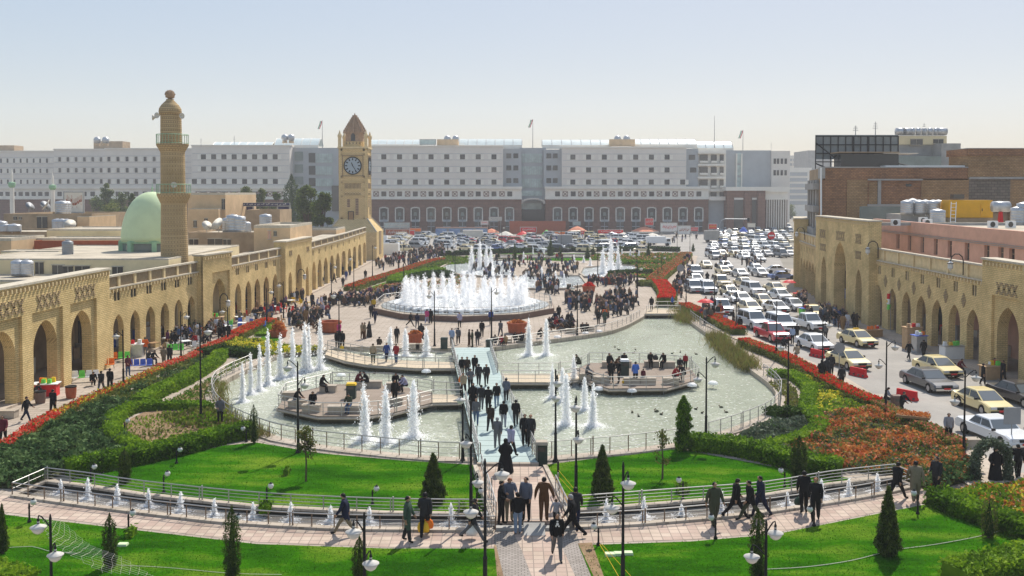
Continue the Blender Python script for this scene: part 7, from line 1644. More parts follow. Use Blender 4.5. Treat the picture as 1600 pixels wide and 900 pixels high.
# mushroom water bells and floodlights near the right platform, ducks
for i,(px,py) in enumerate(((936,616),(987,619),(1037,617),(1081,610),(1114,607),(915,527),(871,533),(936,524),(533,594),(666,588))):
 x,y,_=at(px,py,-.3); r=root('water_bell','small bell shaped water spout '+['left of the right platform edge','below the middle of the right platform','below the right of the right platform','right of the right platform','farthest right past the platform','near the plaza railing','near the jets pair','second near the plaza railing','behind the left platform','behind the left platform at the right'][i],'fountain',(x,y,-.3)); ob('stem',MB().tube([(0,0,0),(0,0,.55)],.03,5).mesh('stem',M['grey_plate']),r)
 ob('bell',MB().lathe([(.05,.55),(.22,.56),(.36,.46),(.40,.34),(.37,.36),(.2,.50)],14).mesh('bell',M['foam'],True),r)
for i,(px,py) in enumerate([(988,645),(998,651),(1033,648),(1027,643),(1087,640),(1097,646),(1127,637),(1135,645),(989,552),(993,547),(961,543),(967,547),(1050,553),(1063,551),(1088,554),(585,584),(629,590),(666,584),(533,588),(1025,644)]):
 x,y,_=at(px,py,-.3); a_=RN.uniform(0,6.28); r=root('duck','dark duck floating on the '+('right' if px>800 else 'left')+' pond','duck',(x,y,-.3),a_,'ducks on the '+('right' if px>800 else 'left')+' pond'); r.scale=(.62,)*3
 b_=MB(); b_.lathe([(0,-.24),(.07,-.19),(.13,-.05),(.12,.08),(.06,.19),(0,.24)],8); me_=b_.mesh('duck_body',CL['olive'],True); ob('body',me_,r,(0,0,.06),(PI/2,0,0)); ob('head',MB().tube([(0,-.14,.08),(0,-.2,.2),(0,-.22,.27),(0,-.32,.25)],[.045,.04,.055,.02],6).mesh('duck_head',CL['brown'],True),r)

# white flecks added as painted sun glints on the ponds, thickest around the jets
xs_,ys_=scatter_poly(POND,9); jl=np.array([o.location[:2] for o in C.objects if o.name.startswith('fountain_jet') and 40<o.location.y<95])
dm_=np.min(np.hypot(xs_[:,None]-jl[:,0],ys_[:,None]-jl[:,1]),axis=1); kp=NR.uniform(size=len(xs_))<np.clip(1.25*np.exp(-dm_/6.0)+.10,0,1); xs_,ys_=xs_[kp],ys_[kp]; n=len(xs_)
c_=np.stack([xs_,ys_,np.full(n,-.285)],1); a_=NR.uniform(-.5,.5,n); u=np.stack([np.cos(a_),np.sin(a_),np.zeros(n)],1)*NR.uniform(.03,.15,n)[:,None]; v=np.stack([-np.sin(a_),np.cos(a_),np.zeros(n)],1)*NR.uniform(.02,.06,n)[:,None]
V=np.stack([c_-u,c_-v,c_+u,c_+v],1).reshape(-1,3); ob('glint_flecks',quads_np('glint_flecks',V,[M['foam']]),kind='stuff',label='white flecks painted as sun glints on the two ponds around the jets')
# people
def skeleton(lean=0,legs=((0,0),(0,0)),arms=((0,8,8),(0,8,8)),loose=1.0,coat=0,head=0,w=1.0,fingers=True,turn=0):
 """facing -Y. legs: (thigh forward deg, knee bend deg); arms: (forward deg, outward deg, elbow deg)"""
 J=[];E=[];Rr=[];MT=[]
 def add(p,r,par=None,m=1):
  J.append(Vector(p)); Rr.append(r if isinstance(r,tuple) else (r,r)); 
  if par is not None: E.append((par,len(J)-1)); MT.append(m)
  return len(J)-1
 D=math.radians; fx=lambda a:Vector((0,-math.sin(a),-math.cos(a)))
 ank=[]
 for (tf,kb) in legs: a=D(tf); b=a-D(kb); ank.append(.44*math.cos(a)+.42*math.cos(b))
 hz=max(ank)+.09
 L_=Matrix.Rotation(D(lean),3,'X')   # +X rotation tips forward to -Y
 up=lambda d,x=0,y=0: Vector((0,0,hz))+L_@Vector((x,y,d))
 w*=1.12; loose*=1.13; pel=add((0,0,hz),(.16*w,.125*w)); wai=add(up(.16),(.155*w,.125*w),pel); che=add(up(.36),(.19*w,.13*w),wai); nb=add(up(.49),(.075,.065),che); nk=add(up(.54),.052,nb,0)
 H_=Matrix.Rotation(D(lean+head),3,'X'); hb=J[nk]+H_@Vector((0,-.015,.085)); h1=add(hb,(.083,.094),nk,0); h2=add(hb+H_@Vector((0,0,.10)),(.080,.092),h1,0); add(hb+H_@Vector((0,-.095,.02)),.014,h1,0)
 for s,(tf,kb) in zip((-1,1),legs):
  a=D(tf); b=a-D(kb); hp=add((s*.085*w,0,hz-.05),(.095*w*loose,.10*w*loose),pel,2); k0=J[hp]+fx(a)*.42; kn=add(k0,.068*loose,hp,2); an=k0+fx(b)*.37; ak=add(an,.052*loose,kn,2)
  f0=add(an+fx(b)*.05,.045,ak,3); add(J[f0]+Vector((s*.02,-.15,-.015)),(.045,.03),f0,3)
 for s,(fa,oa,eb) in zip((-1,1),arms):
  sh=add(up(.445,s*.165*w),.074*w,che,1); A_=Matrix.Rotation(D(lean*.5),3,'X'); d=A_@(Matrix.Rotation(-D(oa)*s,3,'Y')@Vector((0,-math.sin(D(fa)),-math.cos(D(fa))))); el=J[sh]+d*.28; e=add(el,.062*w,sh,1)
  d2=A_@(Matrix.Rotation(-D(oa)*.5*s,3,'Y')@Vector((-s*.25*math.sin(D(eb)),-math.sin(D(fa+eb)),-math.cos(D(fa+eb)))).normalized()); wr=el+d2*.23; wi=add(wr,.046,e,1); hd=add(wr+d2*.06,(.042,.028),wi,0)
  if fingers:
   sd=d2.cross(Vector((1,0,0))).normalized() if abs(d2.x)<.9 else Vector((0,0,1))
   for q,l in ((-1.5,.065),(-.5,.078),(.5,.075),(1.5,.06)): f=add(J[hd]+d2*.035+sd*q*.017,.0095,hd,0); add(J[f]+d2*l*.75+Vector((-s*.012,-.01,0)),.008,f,0)
   add(J[hd]-sd*.04+d2*.02,.010,hd,0)
 return J,E,Rr,MT
def body_mesh(name,sub=1,**kw):
 J,E,Rr,MT=skeleton(**kw); me=bpy.data.meshes.new(name); me.from_pydata([tuple(j) for j in J],E,[]); o=bpy.data.objects.new(name,me); C.objects.link(o)
 md=o.modifiers.new('s','SKIN'); sl=me.skin_vertices[0].data if me.skin_vertices else None
 if sl is None:
  bm=bmesh.new(); bm.from_mesh(me); bm.verts.layers.skin.verify(); bm.to_mesh(me); bm.free(); sl=me.skin_vertices[0].data
 for i,v in enumerate(sl): v.radius=Rr[i]; v.use_root=(i==0)
 md.use_smooth_shade=True
 if sub: s_=o.modifiers.new('u','SUBSURF'); s_.levels=sub; s_.render_levels=sub
 dg=bpy.context.evaluated_depsgraph_get(); dg.update(); out=bpy.data.meshes.new_from_object(o.evaluated_get(dg)); bpy.data.objects.remove(o)
 n=len(out.polygons); c=np.empty(n*3); out.polygons.foreach_get('center',c); c=c.reshape(-1,3); best=np.full(n,9e9); mi=np.zeros(n,int)
 for (a,b),m in zip(E,MT):
  A,B=np.array(J[a]),np.array(J[b]); d=B-A; t=np.clip(((c-A)@d)/max(1e-9,d@d),0,1); q=np.linalg.norm(c-A-t[:,None]*d,axis=1)-min(Rr[a][0],Rr[b][0])*.6; k=q<best; best[k]=q[k]; mi[k]=m
 hz=J[0].z
 if all(abs(l[0])<60 for l in kw.get('legs',((0,0),))):
  cl_=hz-max(.06,kw.get('coat',0)); q=np.abs(c[:,0])<.2+.3*(c[:,2]>hz+.2); mi[(mi==2)&(c[:,2]>cl_)]=1; mi[(mi==1)&(c[:,2]<cl_)&(np.abs(c[:,0])<.19)&(np.abs(c[:,1])<.16)]=2
 elif kw.get('coat'): mi[(mi==2)&(c[:,2]>hz-kw['coat'])]=1
 out.polygons.foreach_set('material_index',mi.astype(np.int32)); out.polygons.foreach_set('use_smooth',[True]*n)
 for m in (SKIN,CL['black'],CL['black'],SHOE): out.materials.append(m)
 z=np.empty(len(out.vertices)*3); out.vertices.foreach_get('co',z); out.transform(Matrix.Translation((0,0,-z.reshape(-1,3)[:,2].min())))
 return out, (J[7] if False else J[5]), J[6]
def hair_mesh(h1,h2,full=False):
 mb=MB(); vs=[];fs=[]; c=(h1*.35+h2*.65); n=12
 for i in range(6):
  ph=PI*.5*(1-i/5.0)*1.0; 
  for k in range(n): a=2*PI*k/n; back=max(0,math.sin(a)); dz=-.05*back*(1 if i==0 else 0); p2=(ph+.05)*(1-.34*max(0,-math.sin(a))); vs.append((c.x+.095*math.cos(a)*math.sin(p2),c.y+.012+.106*math.sin(a)*math.sin(p2),c.z+.012+dz+.106*math.cos(p2)))
 for i in range(5):
  for k in range(n): fs.append((i*n+k,i*n+(k+1)%n,(i+1)*n+(k+1)%n,(i+1)*n+k))
 return mb.add(vs,fs).mesh('hair',HAIRM['black'],True)
def robe_mesh(name,flare=.34,arms=True,hgt=1.6,sway=0):
 mb=MB(); n=22; rows=[(0.02,flare),(.25,flare*.93),(.55,flare*.82),(.85,.235),(1.0,.22),(1.15,.225),(1.28,.20),(1.36,.13),(1.40,.085),(1.46,.10),(1.53,.105),(1.58,.085),(1.61,.04),(1.62,.001)]
 vs=[];fs=[];mi=[]
 for i,(z,r) in enumerate(rows):
  for k in range(n):
   a=2*PI*k/n; f=1+.09*math.sin(a*6+i*.4)*(1-z/1.4 if z<1.3 else 0); 
   sx=1.0 if z<.9 or z>1.38 else 1.12; vs.append((r*f*sx*math.cos(a),(r*f*(.82 if z<1.4 else 1))*math.sin(a)+sway*(1-z)*.15,z*hgt/1.62))
 for i in range(len(rows)-1):
  for k in range(n):
   a=2*PI*(k+.5)/n; face=(9<=i<=10 and math.cos(a+PI/2)>.8); fs.append((i*n+k,i*n+(k+1)%n,(i+1)*n+(k+1)%n,(i+1)*n+k)); mi.append(0 if face else 1)
 me=bpy.data.meshes.new(name); b=MB(); b.v=vs; b.f=fs; b.m=mi; b.uv=[None]*len(fs)
 for s in (-1,1):
  if arms: b.tube([(s*.2,0,1.28),(s*.29,-.03,1.02),(s*.22,-.2,.86)],[.075,.08,.07],8,1); b.tube([(s*.22,-.2,.86),(s*.2,-.25,.84)],[.035,.03],6,0)
  b.tube([(s*.09,.02,.05),(s*.1,-.13,.03)],[.045,.04],6,3)
 return b.mesh(name,[SKIN,CL['black'],CL['black'],SHOE],True)
PO={}
def P_(k,full=True,**kw):
 me,h1,h2=body_mesh('body_'+k,**kw); dz=0; J=skeleton(**kw)[0]; mz=min(j.z for j in J)
 z=np.empty(len(me.vertices)*3); me.vertices.foreach_get('co',z); top=z.reshape(-1,3)[:,2].max(); off=top-(h2.z+.07); PO[k]=(me,hair_mesh(h1+Vector((0,0,off)),h2+Vector((0,0,off))))
W0=((26,8),(-22,14)); 
P_('stand',legs=((3,3),(-3,2)),arms=((3,9,10),(6,9,14))); P_('stand_b',legs=((-4,4),(7,6)),arms=((0,12,70),(8,10,20)),head=8,coat=.16); P_('talk',legs=((2,3),(-2,2)),arms=((30,10,70),(25,12,75)),head=14,lean=3)
P_('walk',legs=W0,arms=((-24,8,16),(26,8,30)),lean=4,coat=.12); P_('walk_b',legs=((-20,20),(24,4)),arms=((22,8,25),(-20,8,14)),lean=4); P_('stride',legs=((34,6),(-28,22)),arms=((-20,10,20),(22,8,20)),lean=7,coat=.2)
P_('baggy',legs=((10,6),(-10,10)),arms=((-16,16,12),(14,16,14)),loose=1.45,w=1.05); P_('coat',legs=((10,6),(-10,8)),arms=((-8,9,14),(12,9,20)),coat=.42,w=1.02,loose=1.15)
P_('sit',legs=((84,82),(80,74)),arms=((35,8,40),(32,8,45)),lean=16,head=8); P_('sit_b',legs=((88,70),(78,92)),arms=((30,14,60),(40,6,30)),lean=28,head=-6,coat=.05); P_('photo',legs=((3,2),(-4,3)),arms=((55,14,75),(60,12,80)),head=-4)
P_('wide',legs=((4,3),(-5,3)),arms=((8,26,18),(-4,24,10)),head=6,loose=1.1); P_('crouch',legs=((105,128),(96,122)),arms=((40,10,30),(45,8,30)),lean=30); P_('push',legs=((24,10),(-22,16)),arms=((48,8,20),(48,8,20)),lean=14,coat=.12)
PO['robe']=(robe_mesh('body_robe'),None); PO['robe_w']=(robe_mesh('body_robe_w',.38,True,1.62,.6),None)
NPER=[0]
def person(px,py,pose,face,top,trou,label,z=0.0,hair='black',sc=1.0,group=None,xy=None):
 x,y=(at(px,py,z)[:2]) if xy is None else xy
 if xy is None: sc*=1.16 if py>765 else (1.06 if py>690 else 1.0)
 me,hm_=PO[pose]; o=ob('person',me,loc=(x,y,z+.015),rz=math.radians(face),label=label,cat='person',group=group,sc=sc); NPER[0]+=1
 for i,m in ((1,CL[top]),(2,CL[trou])): o.material_slots[i].link='OBJECT'; o.material_slots[i].material=m
 if hm_ is not None and hair:
  h=ob('hair',hm_,o)
  if hair!='black': h.material_slots[0].link='OBJECT'; h.material_slots[0].material=HAIRM[hair]
 return o
# face: 0 towards camera, 180 away, 90 to the right, -90 to the left
def bag(px,py,z,m,label,s_=1.0,hz=.35,nm='shopping_bag'):
 x,y,_=at(px,py,z); r=root(nm,label,'bag',(x,y,z+hz)); ob('sack',MB().lathe([(.05,-.22*s_),(.20*s_,-.2*s_),(.24*s_,-.05*s_),(.19*s_,.12*s_),(.07*s_,.22*s_)],10,sx=1,sy=.6).mesh('sack',M[m] if m in M else CL[m],True),r); ob('handle',MB().tube([(-.06,0,.2*s_),(0,0,.38*s_),(.06,0,.2*s_)],.014,5).mesh('handle',M[m] if m in M else CL[m]),r)
B=ZB; T=ZP
for a in [ # foreground path
 (540,836,'stride',-90,'navy','khaki','man in a dark navy jacket and khaki trousers striding left on the front path'),(637,847,'coat',80,'green','charcoal','man in a long green coat and baggy black trousers on the front path'),(664,838,'walk',180,'charcoal','black','man in a dark jacket carrying a yellow bag seen from behind'),(739,845,'stride',80,'charcoal','grey','man in dark jacket and grey trousers carrying a white bag'),
 (783,820,'stand_b',80,'black','black','man in a black suit at the left of the group of five',Z1),(796,815,'talk',10,'plaid','khaki','man in a checked shirt holding a paper in the group',Z1,'red'),(809,835,'stand',190,'black','lightjeans','boy in a black top and pale jeans at the ramp foot',0,'black',.93),(822,815,'stand',-30,'plaid','black','man in a blue checked shirt and grey jacket with black trousers',Z1),
 (850,815,'wide',165,'brown','brown','man in a brown Kurdish outfit seen from behind, holding a child',Z1),(869,822,'wide',180,'lightgrey','black','small child in a grey vest held by the hands of two men',Z1,'brown',.6),(895,838,'stride',-100,'black','black','balding man in a black suit stepping right beside the child',0,'grey'),(899,829,'walk_b',170,'charcoal','navy','man half hidden behind the balding man in the suit'),(870,874,'walk_b',5,'black','grey','young man in a black printed sweatshirt and grey jeans walking to the camera'),
 (1116,822,'baggy',20,'olive','olive','man in an olive drab baggy outfit standing on the front path'),(1149,810,'stride',100,'black','black','man in black striding with an outstretched arm'),(1173,813,'stride',-80,'black','olive','man in a black jacket and dark olive trousers behind the strider'),(1189,808,'walk',-80,'navy','navy','man in navy clothes following close behind two others'),
 (1256,802,'stand',175,'black','black','man in black carrying a small green bag on the front path'),(1274,814,'coat',-20,'black','black','woman in a black coat with auburn hair on the front path',0,'red'),(1401,781,'stride',120,'black','black','man in a black suit bending over the canal railing'),(1430,784,'baggy',170,'khaki','khaki','man in a grey beige Kurdish outfit with a waist sash seen from behind'),(1463,776,'stand_b',-60,'charcoal','black','man in a dark suit standing at the end of the front path'),
 (344,662,'stand_b',30,'grey','black','man in a striped shirt leaning at the left pond railing',.09),
 # bridge
 (790,738,'robe_w',175,'black','black','woman in a full black cloak stepping off the bridge',Z1),(798,714,'walk',140,'lavender','black','man in a lilac shirt taking a photo behind the cloaked woman',B),(777,700,'walk',178,'grey','grey','man in a grey suit walking away on the bridge',B,'grey'),(744,663,'walk_b',0,'grey','jeans','man in a grey jacket facing the camera at the left of the bridge',B,'brown'),(766,674,'walk',170,'darkbrown','charcoal','man in a bulky dark brown jacket on the bridge',B),
 (787,668,'walk_b',180,'black','lightgrey','man in a black sweater and grey trousers near the bridge centre',B),(806,666,'walk',182,'black','charcoal','man in a black jacket at the right of the bridge',B),(820,696,'coat',5,'black','black','woman in a black coat and headscarf at the right bridge railing',B,'scarf'),(829,697,'coat',0,'charcoal','black','woman in a dark coat with red hair at the right bridge railing',B,'red'),
 (739,636,'robe',0,'black','black','woman in a black robe and grey shawl in the bridge crowd',B),(752,640,'walk_b',178,'charcoal','grey','man in a grey suit jacket walking behind the robed woman',B),(763,644,'coat',182,'black','black','man in a long black jacket in the middle of the bridge crowd',B),(776,636,'walk',2,'black','lightjeans','man in a black sweater and pale jeans walking to the camera',B),(791,628,'walk',182,'plaid','charcoal','man in a checked shirt at the right bridge railing',B),
 (722,590,'walk',0,'black','khaki','man in a black jacket and khaki trousers on the far bridge half',B),(730,590,'walk_b',2,'darkbrown','charcoal','man in a brown jacket beside him on the far bridge half',B),(742,587,'walk',-5,'black','black','man in a black suit and pale shirt on the far bridge half',B),(748,603,'walk_b',178,'charcoal','charcoal','man in a dark grey suit walking away on the far bridge half',B),(760,603,'walk',3,'charcoal','black','man in a charcoal suit with a blue shirt facing the camera on the bridge',B),(735,612,'talk',10,'grey','black','person in a grey shawl carrying a child near the bridge middle',B),(724,618,'walk_b',20,'beige','black','man with an orange bag at the left bridge railing',B),
 (706,540,'stand_b',0,'paleblue','grey','man in a pale blue shirt at the far bridge end'),(716,538,'walk',178,'grey','black','man in a grey jacket walking onto the far bridge end'),(733,542,'stand_b',90,'darkbrown','brown','man in a dark jacket in the trio at the far bridge end'),(738,543,'stand',-90,'olive','olive','man in an olive jacket in the trio at the far bridge end'),(746,541,'walk',180,'charcoal','grey','third man of the trio at the far bridge end'),(753,527,'stand',175,'black','black','man in black standing behind the trio at the bridge end'),
 # platforms
 (461,635,'sit_b',80,'black','jeans','man in black bending forward on the left corner bench',T),(489,641,'sit',10,'black','black','man in a black jacket seated at the near left of the platform',T),(502,613,'sit',70,'black','charcoal','man in black using his phone on a platform bench',T),(557,606,'sit_b',75,'maroon','charcoal','man in a dark red top leaning toward his friend',T),(575,606,'sit_b',-75,'black','charcoal','man in black leaning toward his friend on the platform',T),(546,645,'sit',-10,'olive','jeans','hooded man seated at the near rail of the left platform',T),
 (617,608,'sit_b',20,'black','black','woman in black seated with a family on the left platform',T,'scarf'),(627,609,'sit',0,'navy','maroon','child in dark blue seated between two adults',T,'black',.75),(635,612,'sit_b',-60,'lavender','charcoal','man in a lilac shirt bending beside the family',T),(617,632,'stand',20,'black','black','person in black half hidden behind the middle big jet',T),
 (583,568,'stand',180,'beige','olive','woman in beige taking a photo on the curved walkway',T,'brown'),(604,565,'walk',20,'blue','navy','man in a royal blue jacket on the curved walkway',T),(619,568,'stand_b',-20,'red','jeans','man in a red striped shirt on the curved walkway',T),
 (906,577,'sit_b',-70,'olive','black','man in an olive jacket with a raised arm on the right platform',T),(916,594,'sit',90,'grey','black','man in a grey shirt seated at the corner of the right platform',T,'grey'),(955,598,'stand',0,'black','black','tall woman in black in the standing group on the right platform',T),(967,598,'stand_b',-60,'black','charcoal','woman in black with a bag in the standing group on the right platform',T),(962,580,'sit_b',60,'brown','charcoal','man in brown seated behind the standing group',T),(952,579,'sit',40,'black','black','man in black seated behind the standing group',T),(975,575,'sit',0,'charcoal','black','seated man in charcoal at the back of the right platform',T),
 (993,600,'stand_b',180,'royal','black','woman in a bright blue jacket seen from behind on the right platform',T),(1005,599,'stand',170,'maroon','grey','small child beside the woman in bright blue',T,'black',.65),(1016,574,'sit',0,'black','black','man in black seated at the far rail with a bag',T),(1038,575,'sit',-40,'black','black','second man in black seated at the far rail',T),(1052,597,'sit_b',60,'red','black','person in a red coat leaning over a child on the right platform',T),(1062,583,'sit',0,'charcoal','black','balding man in a grey suit seated in the family on the right platform',T,'grey'),(1071,577,'stand',-10,'red','black','girl in a red top behind the family on the right platform',T,'brown',.75),(1069,594,'sit_b',-60,'charcoal','charcoal','woman in charcoal beside the red coat on the right platform',T,'scarf'),
 # left promenade
 (41,659,'walk',90,'black','navy','man in a dark suit walking at the near left of the promenade'),(83,648,'coat',170,'black','black','man in a long black coat beside the red toy display'),(158,614,'walk',178,'charcoal','grey','man in a grey jacket walking away near the flower border'),(172,611,'coat',178,'black','black','woman in a black coat with a handbag near the flower border',0,'scarf'),(54,622,'crouch',80,'charcoal','black','man sitting on the kerb beside the brown litter drum'),(5,695,'walk',20,'maroon','black','person in dark red at the left photo edge'),
 (133,575,'stand',-20,'beige','charcoal','man in a beige shirt inside the third tall arch'),(227,556,'stand_b',190,'orange','grey','vendor in a bright orange shirt at a stall'),(231,571,'sit',70,'charcoal','jeans','man seated at the right end of the blue bench'),(237,570,'sit_b',80,'black','navy','second man leaning forward beside the blue bench'),(256,573,'stand_b',180,'khaki','khaki','stout man in a brown khaki coat from behind'),(265,570,'coat',180,'charcoal','black','man in a dark jacket next to the stout khaki man'),(344,535,'coat',170,'black','black','tall man in black at the cafe flower border'),(350,534,'stand_b',200,'black','charcoal','man in a black jacket in the pair at the cafe border'),(357,532,'stand',150,'black','black','man in black right of the pair at the cafe border'),
 (200,588,'stand_b',60,'maroon','jeans','man in dark red between the blue bench and the lamp'),(144,602,'crouch',40,'black','black','man crouching beside a bicycle wheel on the promenade'),(478,506,'coat',178,'tan','tan','elderly man in a tan robe on the promenade'),(495,497,'walk',90,'tan','brown','man in a light brown outfit striding right on the promenade'),(536,449,'walk',10,'charcoal','navy','man in dark clothes walking on the far promenade'),(541,438,'stand',0,'blue','blue','man in blue on the far promenade'),(571,437,'coat',180,'black','black','man in a black coat at the far red border'),
 # plaza
 (530,529,'walk',-10,'pink','charcoal','woman in a bright pink top on the plaza'),(527,545,'stand',178,'black','black','man with a backpack at the plaza edge behind the jets'),(535,545,'coat',175,'black','black','woman in black beside the man with the backpack',0,'scarf'),(566,530,'stand_b',60,'beige','brown','man in a beige jacket talking to a woman'),(577,527,'robe',-60,'charcoal','charcoal','woman in a long charcoal robe on the plaza'),(570,530,'stand',-70,'khaki','brown','man in brown beside the beige jacket'),(566,480,'stride',80,'black','charcoal','man in black walking right toward the great fountain'),(580,497,'stand',0,'charcoal','black','man in dark clothes left of the great fountain'),(584,487,'stand',10,'yellow','charcoal','woman in a yellow jacket left of the great fountain'),(586,506,'walk_b',170,'navy','navy','man in navy near the yellow jacket'),
 (622,467,'robe_w',60,'black','black','robed woman pushing a small pram at the fountain'),(641,510,'stride',80,'black','charcoal','man in black walking before the great fountain'),(652,513,'walk',175,'navy','grey','man in navy walking before the great fountain'),(658,530,'robe',178,'charcoal','black','woman in a long dark robe beside the small planter'),(667,506,'walk',170,'pink','lavender','small child in purple before the great fountain'),(673,506,'coat',180,'black','black','man in black beside the small child'),(620,537,'stand',20,'charcoal','black','man standing behind the three jets'),(592,545,'crouch',180,'darkbrown','black','man seated on the wall left of the three jets'),(767,508,'stand',0,'blue','charcoal','man in blue leaning on the fountain railing'),(718,512,'stand_b',10,'lavender','black','man in a pale pink shirt before the great fountain'),
 (774,541,'crouch',185,'black','grey','person in dark grey seated at the pond edge'),(783,541,'crouch',175,'red','black','person in a red jacket seated at the pond edge'),(790,541,'crouch',190,'tan','charcoal','woman in a tan jacket seated at the pond edge'),(782,526,'walk',160,'grey','navy','man in grey bending to the seated people'),(805,537,'crouch',180,'black','black','person in black seated below the wide planter'),(815,537,'crouch',180,'charcoal','black','second person in black seated below the wide planter'),(841,528,'crouch',60,'black','black','man seated alone right of the two jets'),
 (873,500,'coat',180,'black','black','man in a black coat on the right side of the plaza'),(945,508,'coat',0,'green','black','man in a dark green coat on the right side of the plaza'),(935,508,'stand',10,'black','black','man in black standing near the wide crowd'),(945,504,'stand',180,'orange','charcoal','man in an orange brown jacket with a handbag'),(909,519,'crouch',10,'charcoal','black','left of two people sitting on the curved pond wall'),(917,519,'crouch',-10,'black','black','right of two people sitting on the curved pond wall'),(1018,485,'stand',170,'black','black','man in black standing on the small jetty',T),(1050,482,'walk',90,'royal','charcoal','man in a blue jacket leaning on the jetty rail',T),
 # right street
 (1482,691,'walk_b',-20,'lightgrey','black','man in a pale grey vest and shirt walking by the white sedan',.1),(1409,650,'push',30,'black','black','man in black pushing a fruit cart on the sidewalk',.1),(1383,634,'sit',60,'lightgrey','black','young man in a pale shirt seated on the sidewalk bench',.1),(1420,562,'walk',10,'black','charcoal','man in dark clothes crossing beside the dark silver saloon'),(1443,560,'coat',178,'black','black','man in black at the market pavement with boxes'),(1536,602,'coat',80,'black','black','man in black standing behind the cream taxi'),(1550,582,'sit_b',10,'charcoal','charcoal','vendor in grey seated at a cart by the near right arch',.13),(1567,597,'coat',-80,'black','black','man in a black coat at the near right arch'),(1497,584,'sit_b',40,'maroon','charcoal','person in dark red behind the second cream taxi',.1),
 (1315,607,'coat',178,'charcoal','charcoal','man in a dark grey jacket at the red border'),(1284,595,'robe',150,'black','black','woman in a black robe at the red border',.1),(1292,590,'robe',200,'charcoal','black','second robed woman beside the red border',.1),(1299,586,'coat',170,'charcoal','black','man in charcoal beside the robed women',.1),(1246,561,'sit_b',180,'beige','grey','seated man in beige at the small table on the sidewalk',.1),(1224,548,'sit_b',150,'black','charcoal','man in black sitting at the sidewalk rim',.1),(1238,538,'stand',178,'paleblue','black','man in a pale blue shirt beside the white taxi'),(1245,532,'stand_b',170,'black','black','man in a black jacket beside the pale blue shirt'),(1290,532,'stand',180,'grey','charcoal','man in grey by the lamp near the first yellow taxi'),
 (1134,508,'sit_b',180,'lavender','grey','man in a lilac shirt sitting on the kerb by the pickup',.1),(1146,508,'coat',90,'black','black','man in a black jacket between two white cars'),(1156,520,'coat',170,'black','black','tall man in black beside the white car'),(1104,499,'coat',180,'black','black','man in a black coat in front of the white pickup',.1),(1113,500,'robe',180,'black','black','woman in black in front of the white pickup',.1),(1305,508,'walk',10,'black','navy','man in black in the group before the great right gateway'),(1312,514,'walk_b',170,'darkbrown','brown','man in brown in the group before the great right gateway'),(1317,516,'baggy',175,'tan','tan','man in a tan baggy outfit before the great right gateway'),(1324,513,'stand_b',0,'white','lavender','man in a white shirt before the great right gateway'),(1334,512,'coat',170,'black','black','man in a black jacket right of the white shirt'),
 (1105,440,'robe',0,'black','black','woman in black walking alone between the cars'),(1059,442,'robe_w',160,'black','black','black robed woman on the sidewalk near the bin',.1),(1054,452,'robe',190,'black','black','second black robed woman on the sidewalk near the bin',.1),(1555,752,'robe',0,'black','black','woman in a long black dress under the topiary arch'),(1590,748,'coat',170,'black','black','man in black at the right photo edge'),
 (952,585,'stand',30,'black','navy','person in navy at the left of the standing group on the right platform',T)]:
 kw=dict(z=a[7] if len(a)>7 else 0,hair=a[8] if len(a)>8 else 'black',sc=a[9] if len(a)>9 else 1.0)
 person(*a[:7],**kw)
bag(662,837,0,'yellow_p','large yellow plastic bag carried by the man in the dark jacket',1.15,.4); bag(669,836,0,'orange','orange bag beside the yellow bag',1.0,.5); bag(737,842,0,'white','white plastic bag carried by the man in grey trousers',1.2,.42); bag(1247,800,0,'green','small green bag held by the man in black',.8,.5); bag(975,600,T,'yellow_p','small yellow bag on the right platform floor',.7,.2); bag(722,612,B,'orange','orange balloon like bag at the left bridge railing',1.1,.9); bag(534,548,0,'yellow_p','yellow bag on the plaza edge behind the jets',.8,.3); bag(1290,598,.1,'yellow_p','yellow sack beside the robed women',1.2,.3); bag(1300,602,.1,'offwhite','pale sack beside the robed women',1.1,.3); bag(1024,570,T,'charcoal','black bag on the far bench between two men',1.0,.6)
# white emblem on the black sweatshirt
x,y,_=at(870,874); mb=MB(); mb.lathe([(0,0),(.05,0),(.05,.008),(0,.008)],9); mb.box((0,.09,.004),(.06,.05,.008),0); mb.box((.05,-.07,.004),(.05,.05,.008),0); mb.box((-.05,-.06,.004),(.04,.06,.008),0)
ob('chest_print',mb.mesh('chest_print',M['noodle']),[o for o in C.objects if o.get('label','').startswith('young man in a black printed')][0],(0,-.15,1.25),(PI/2,0,0))
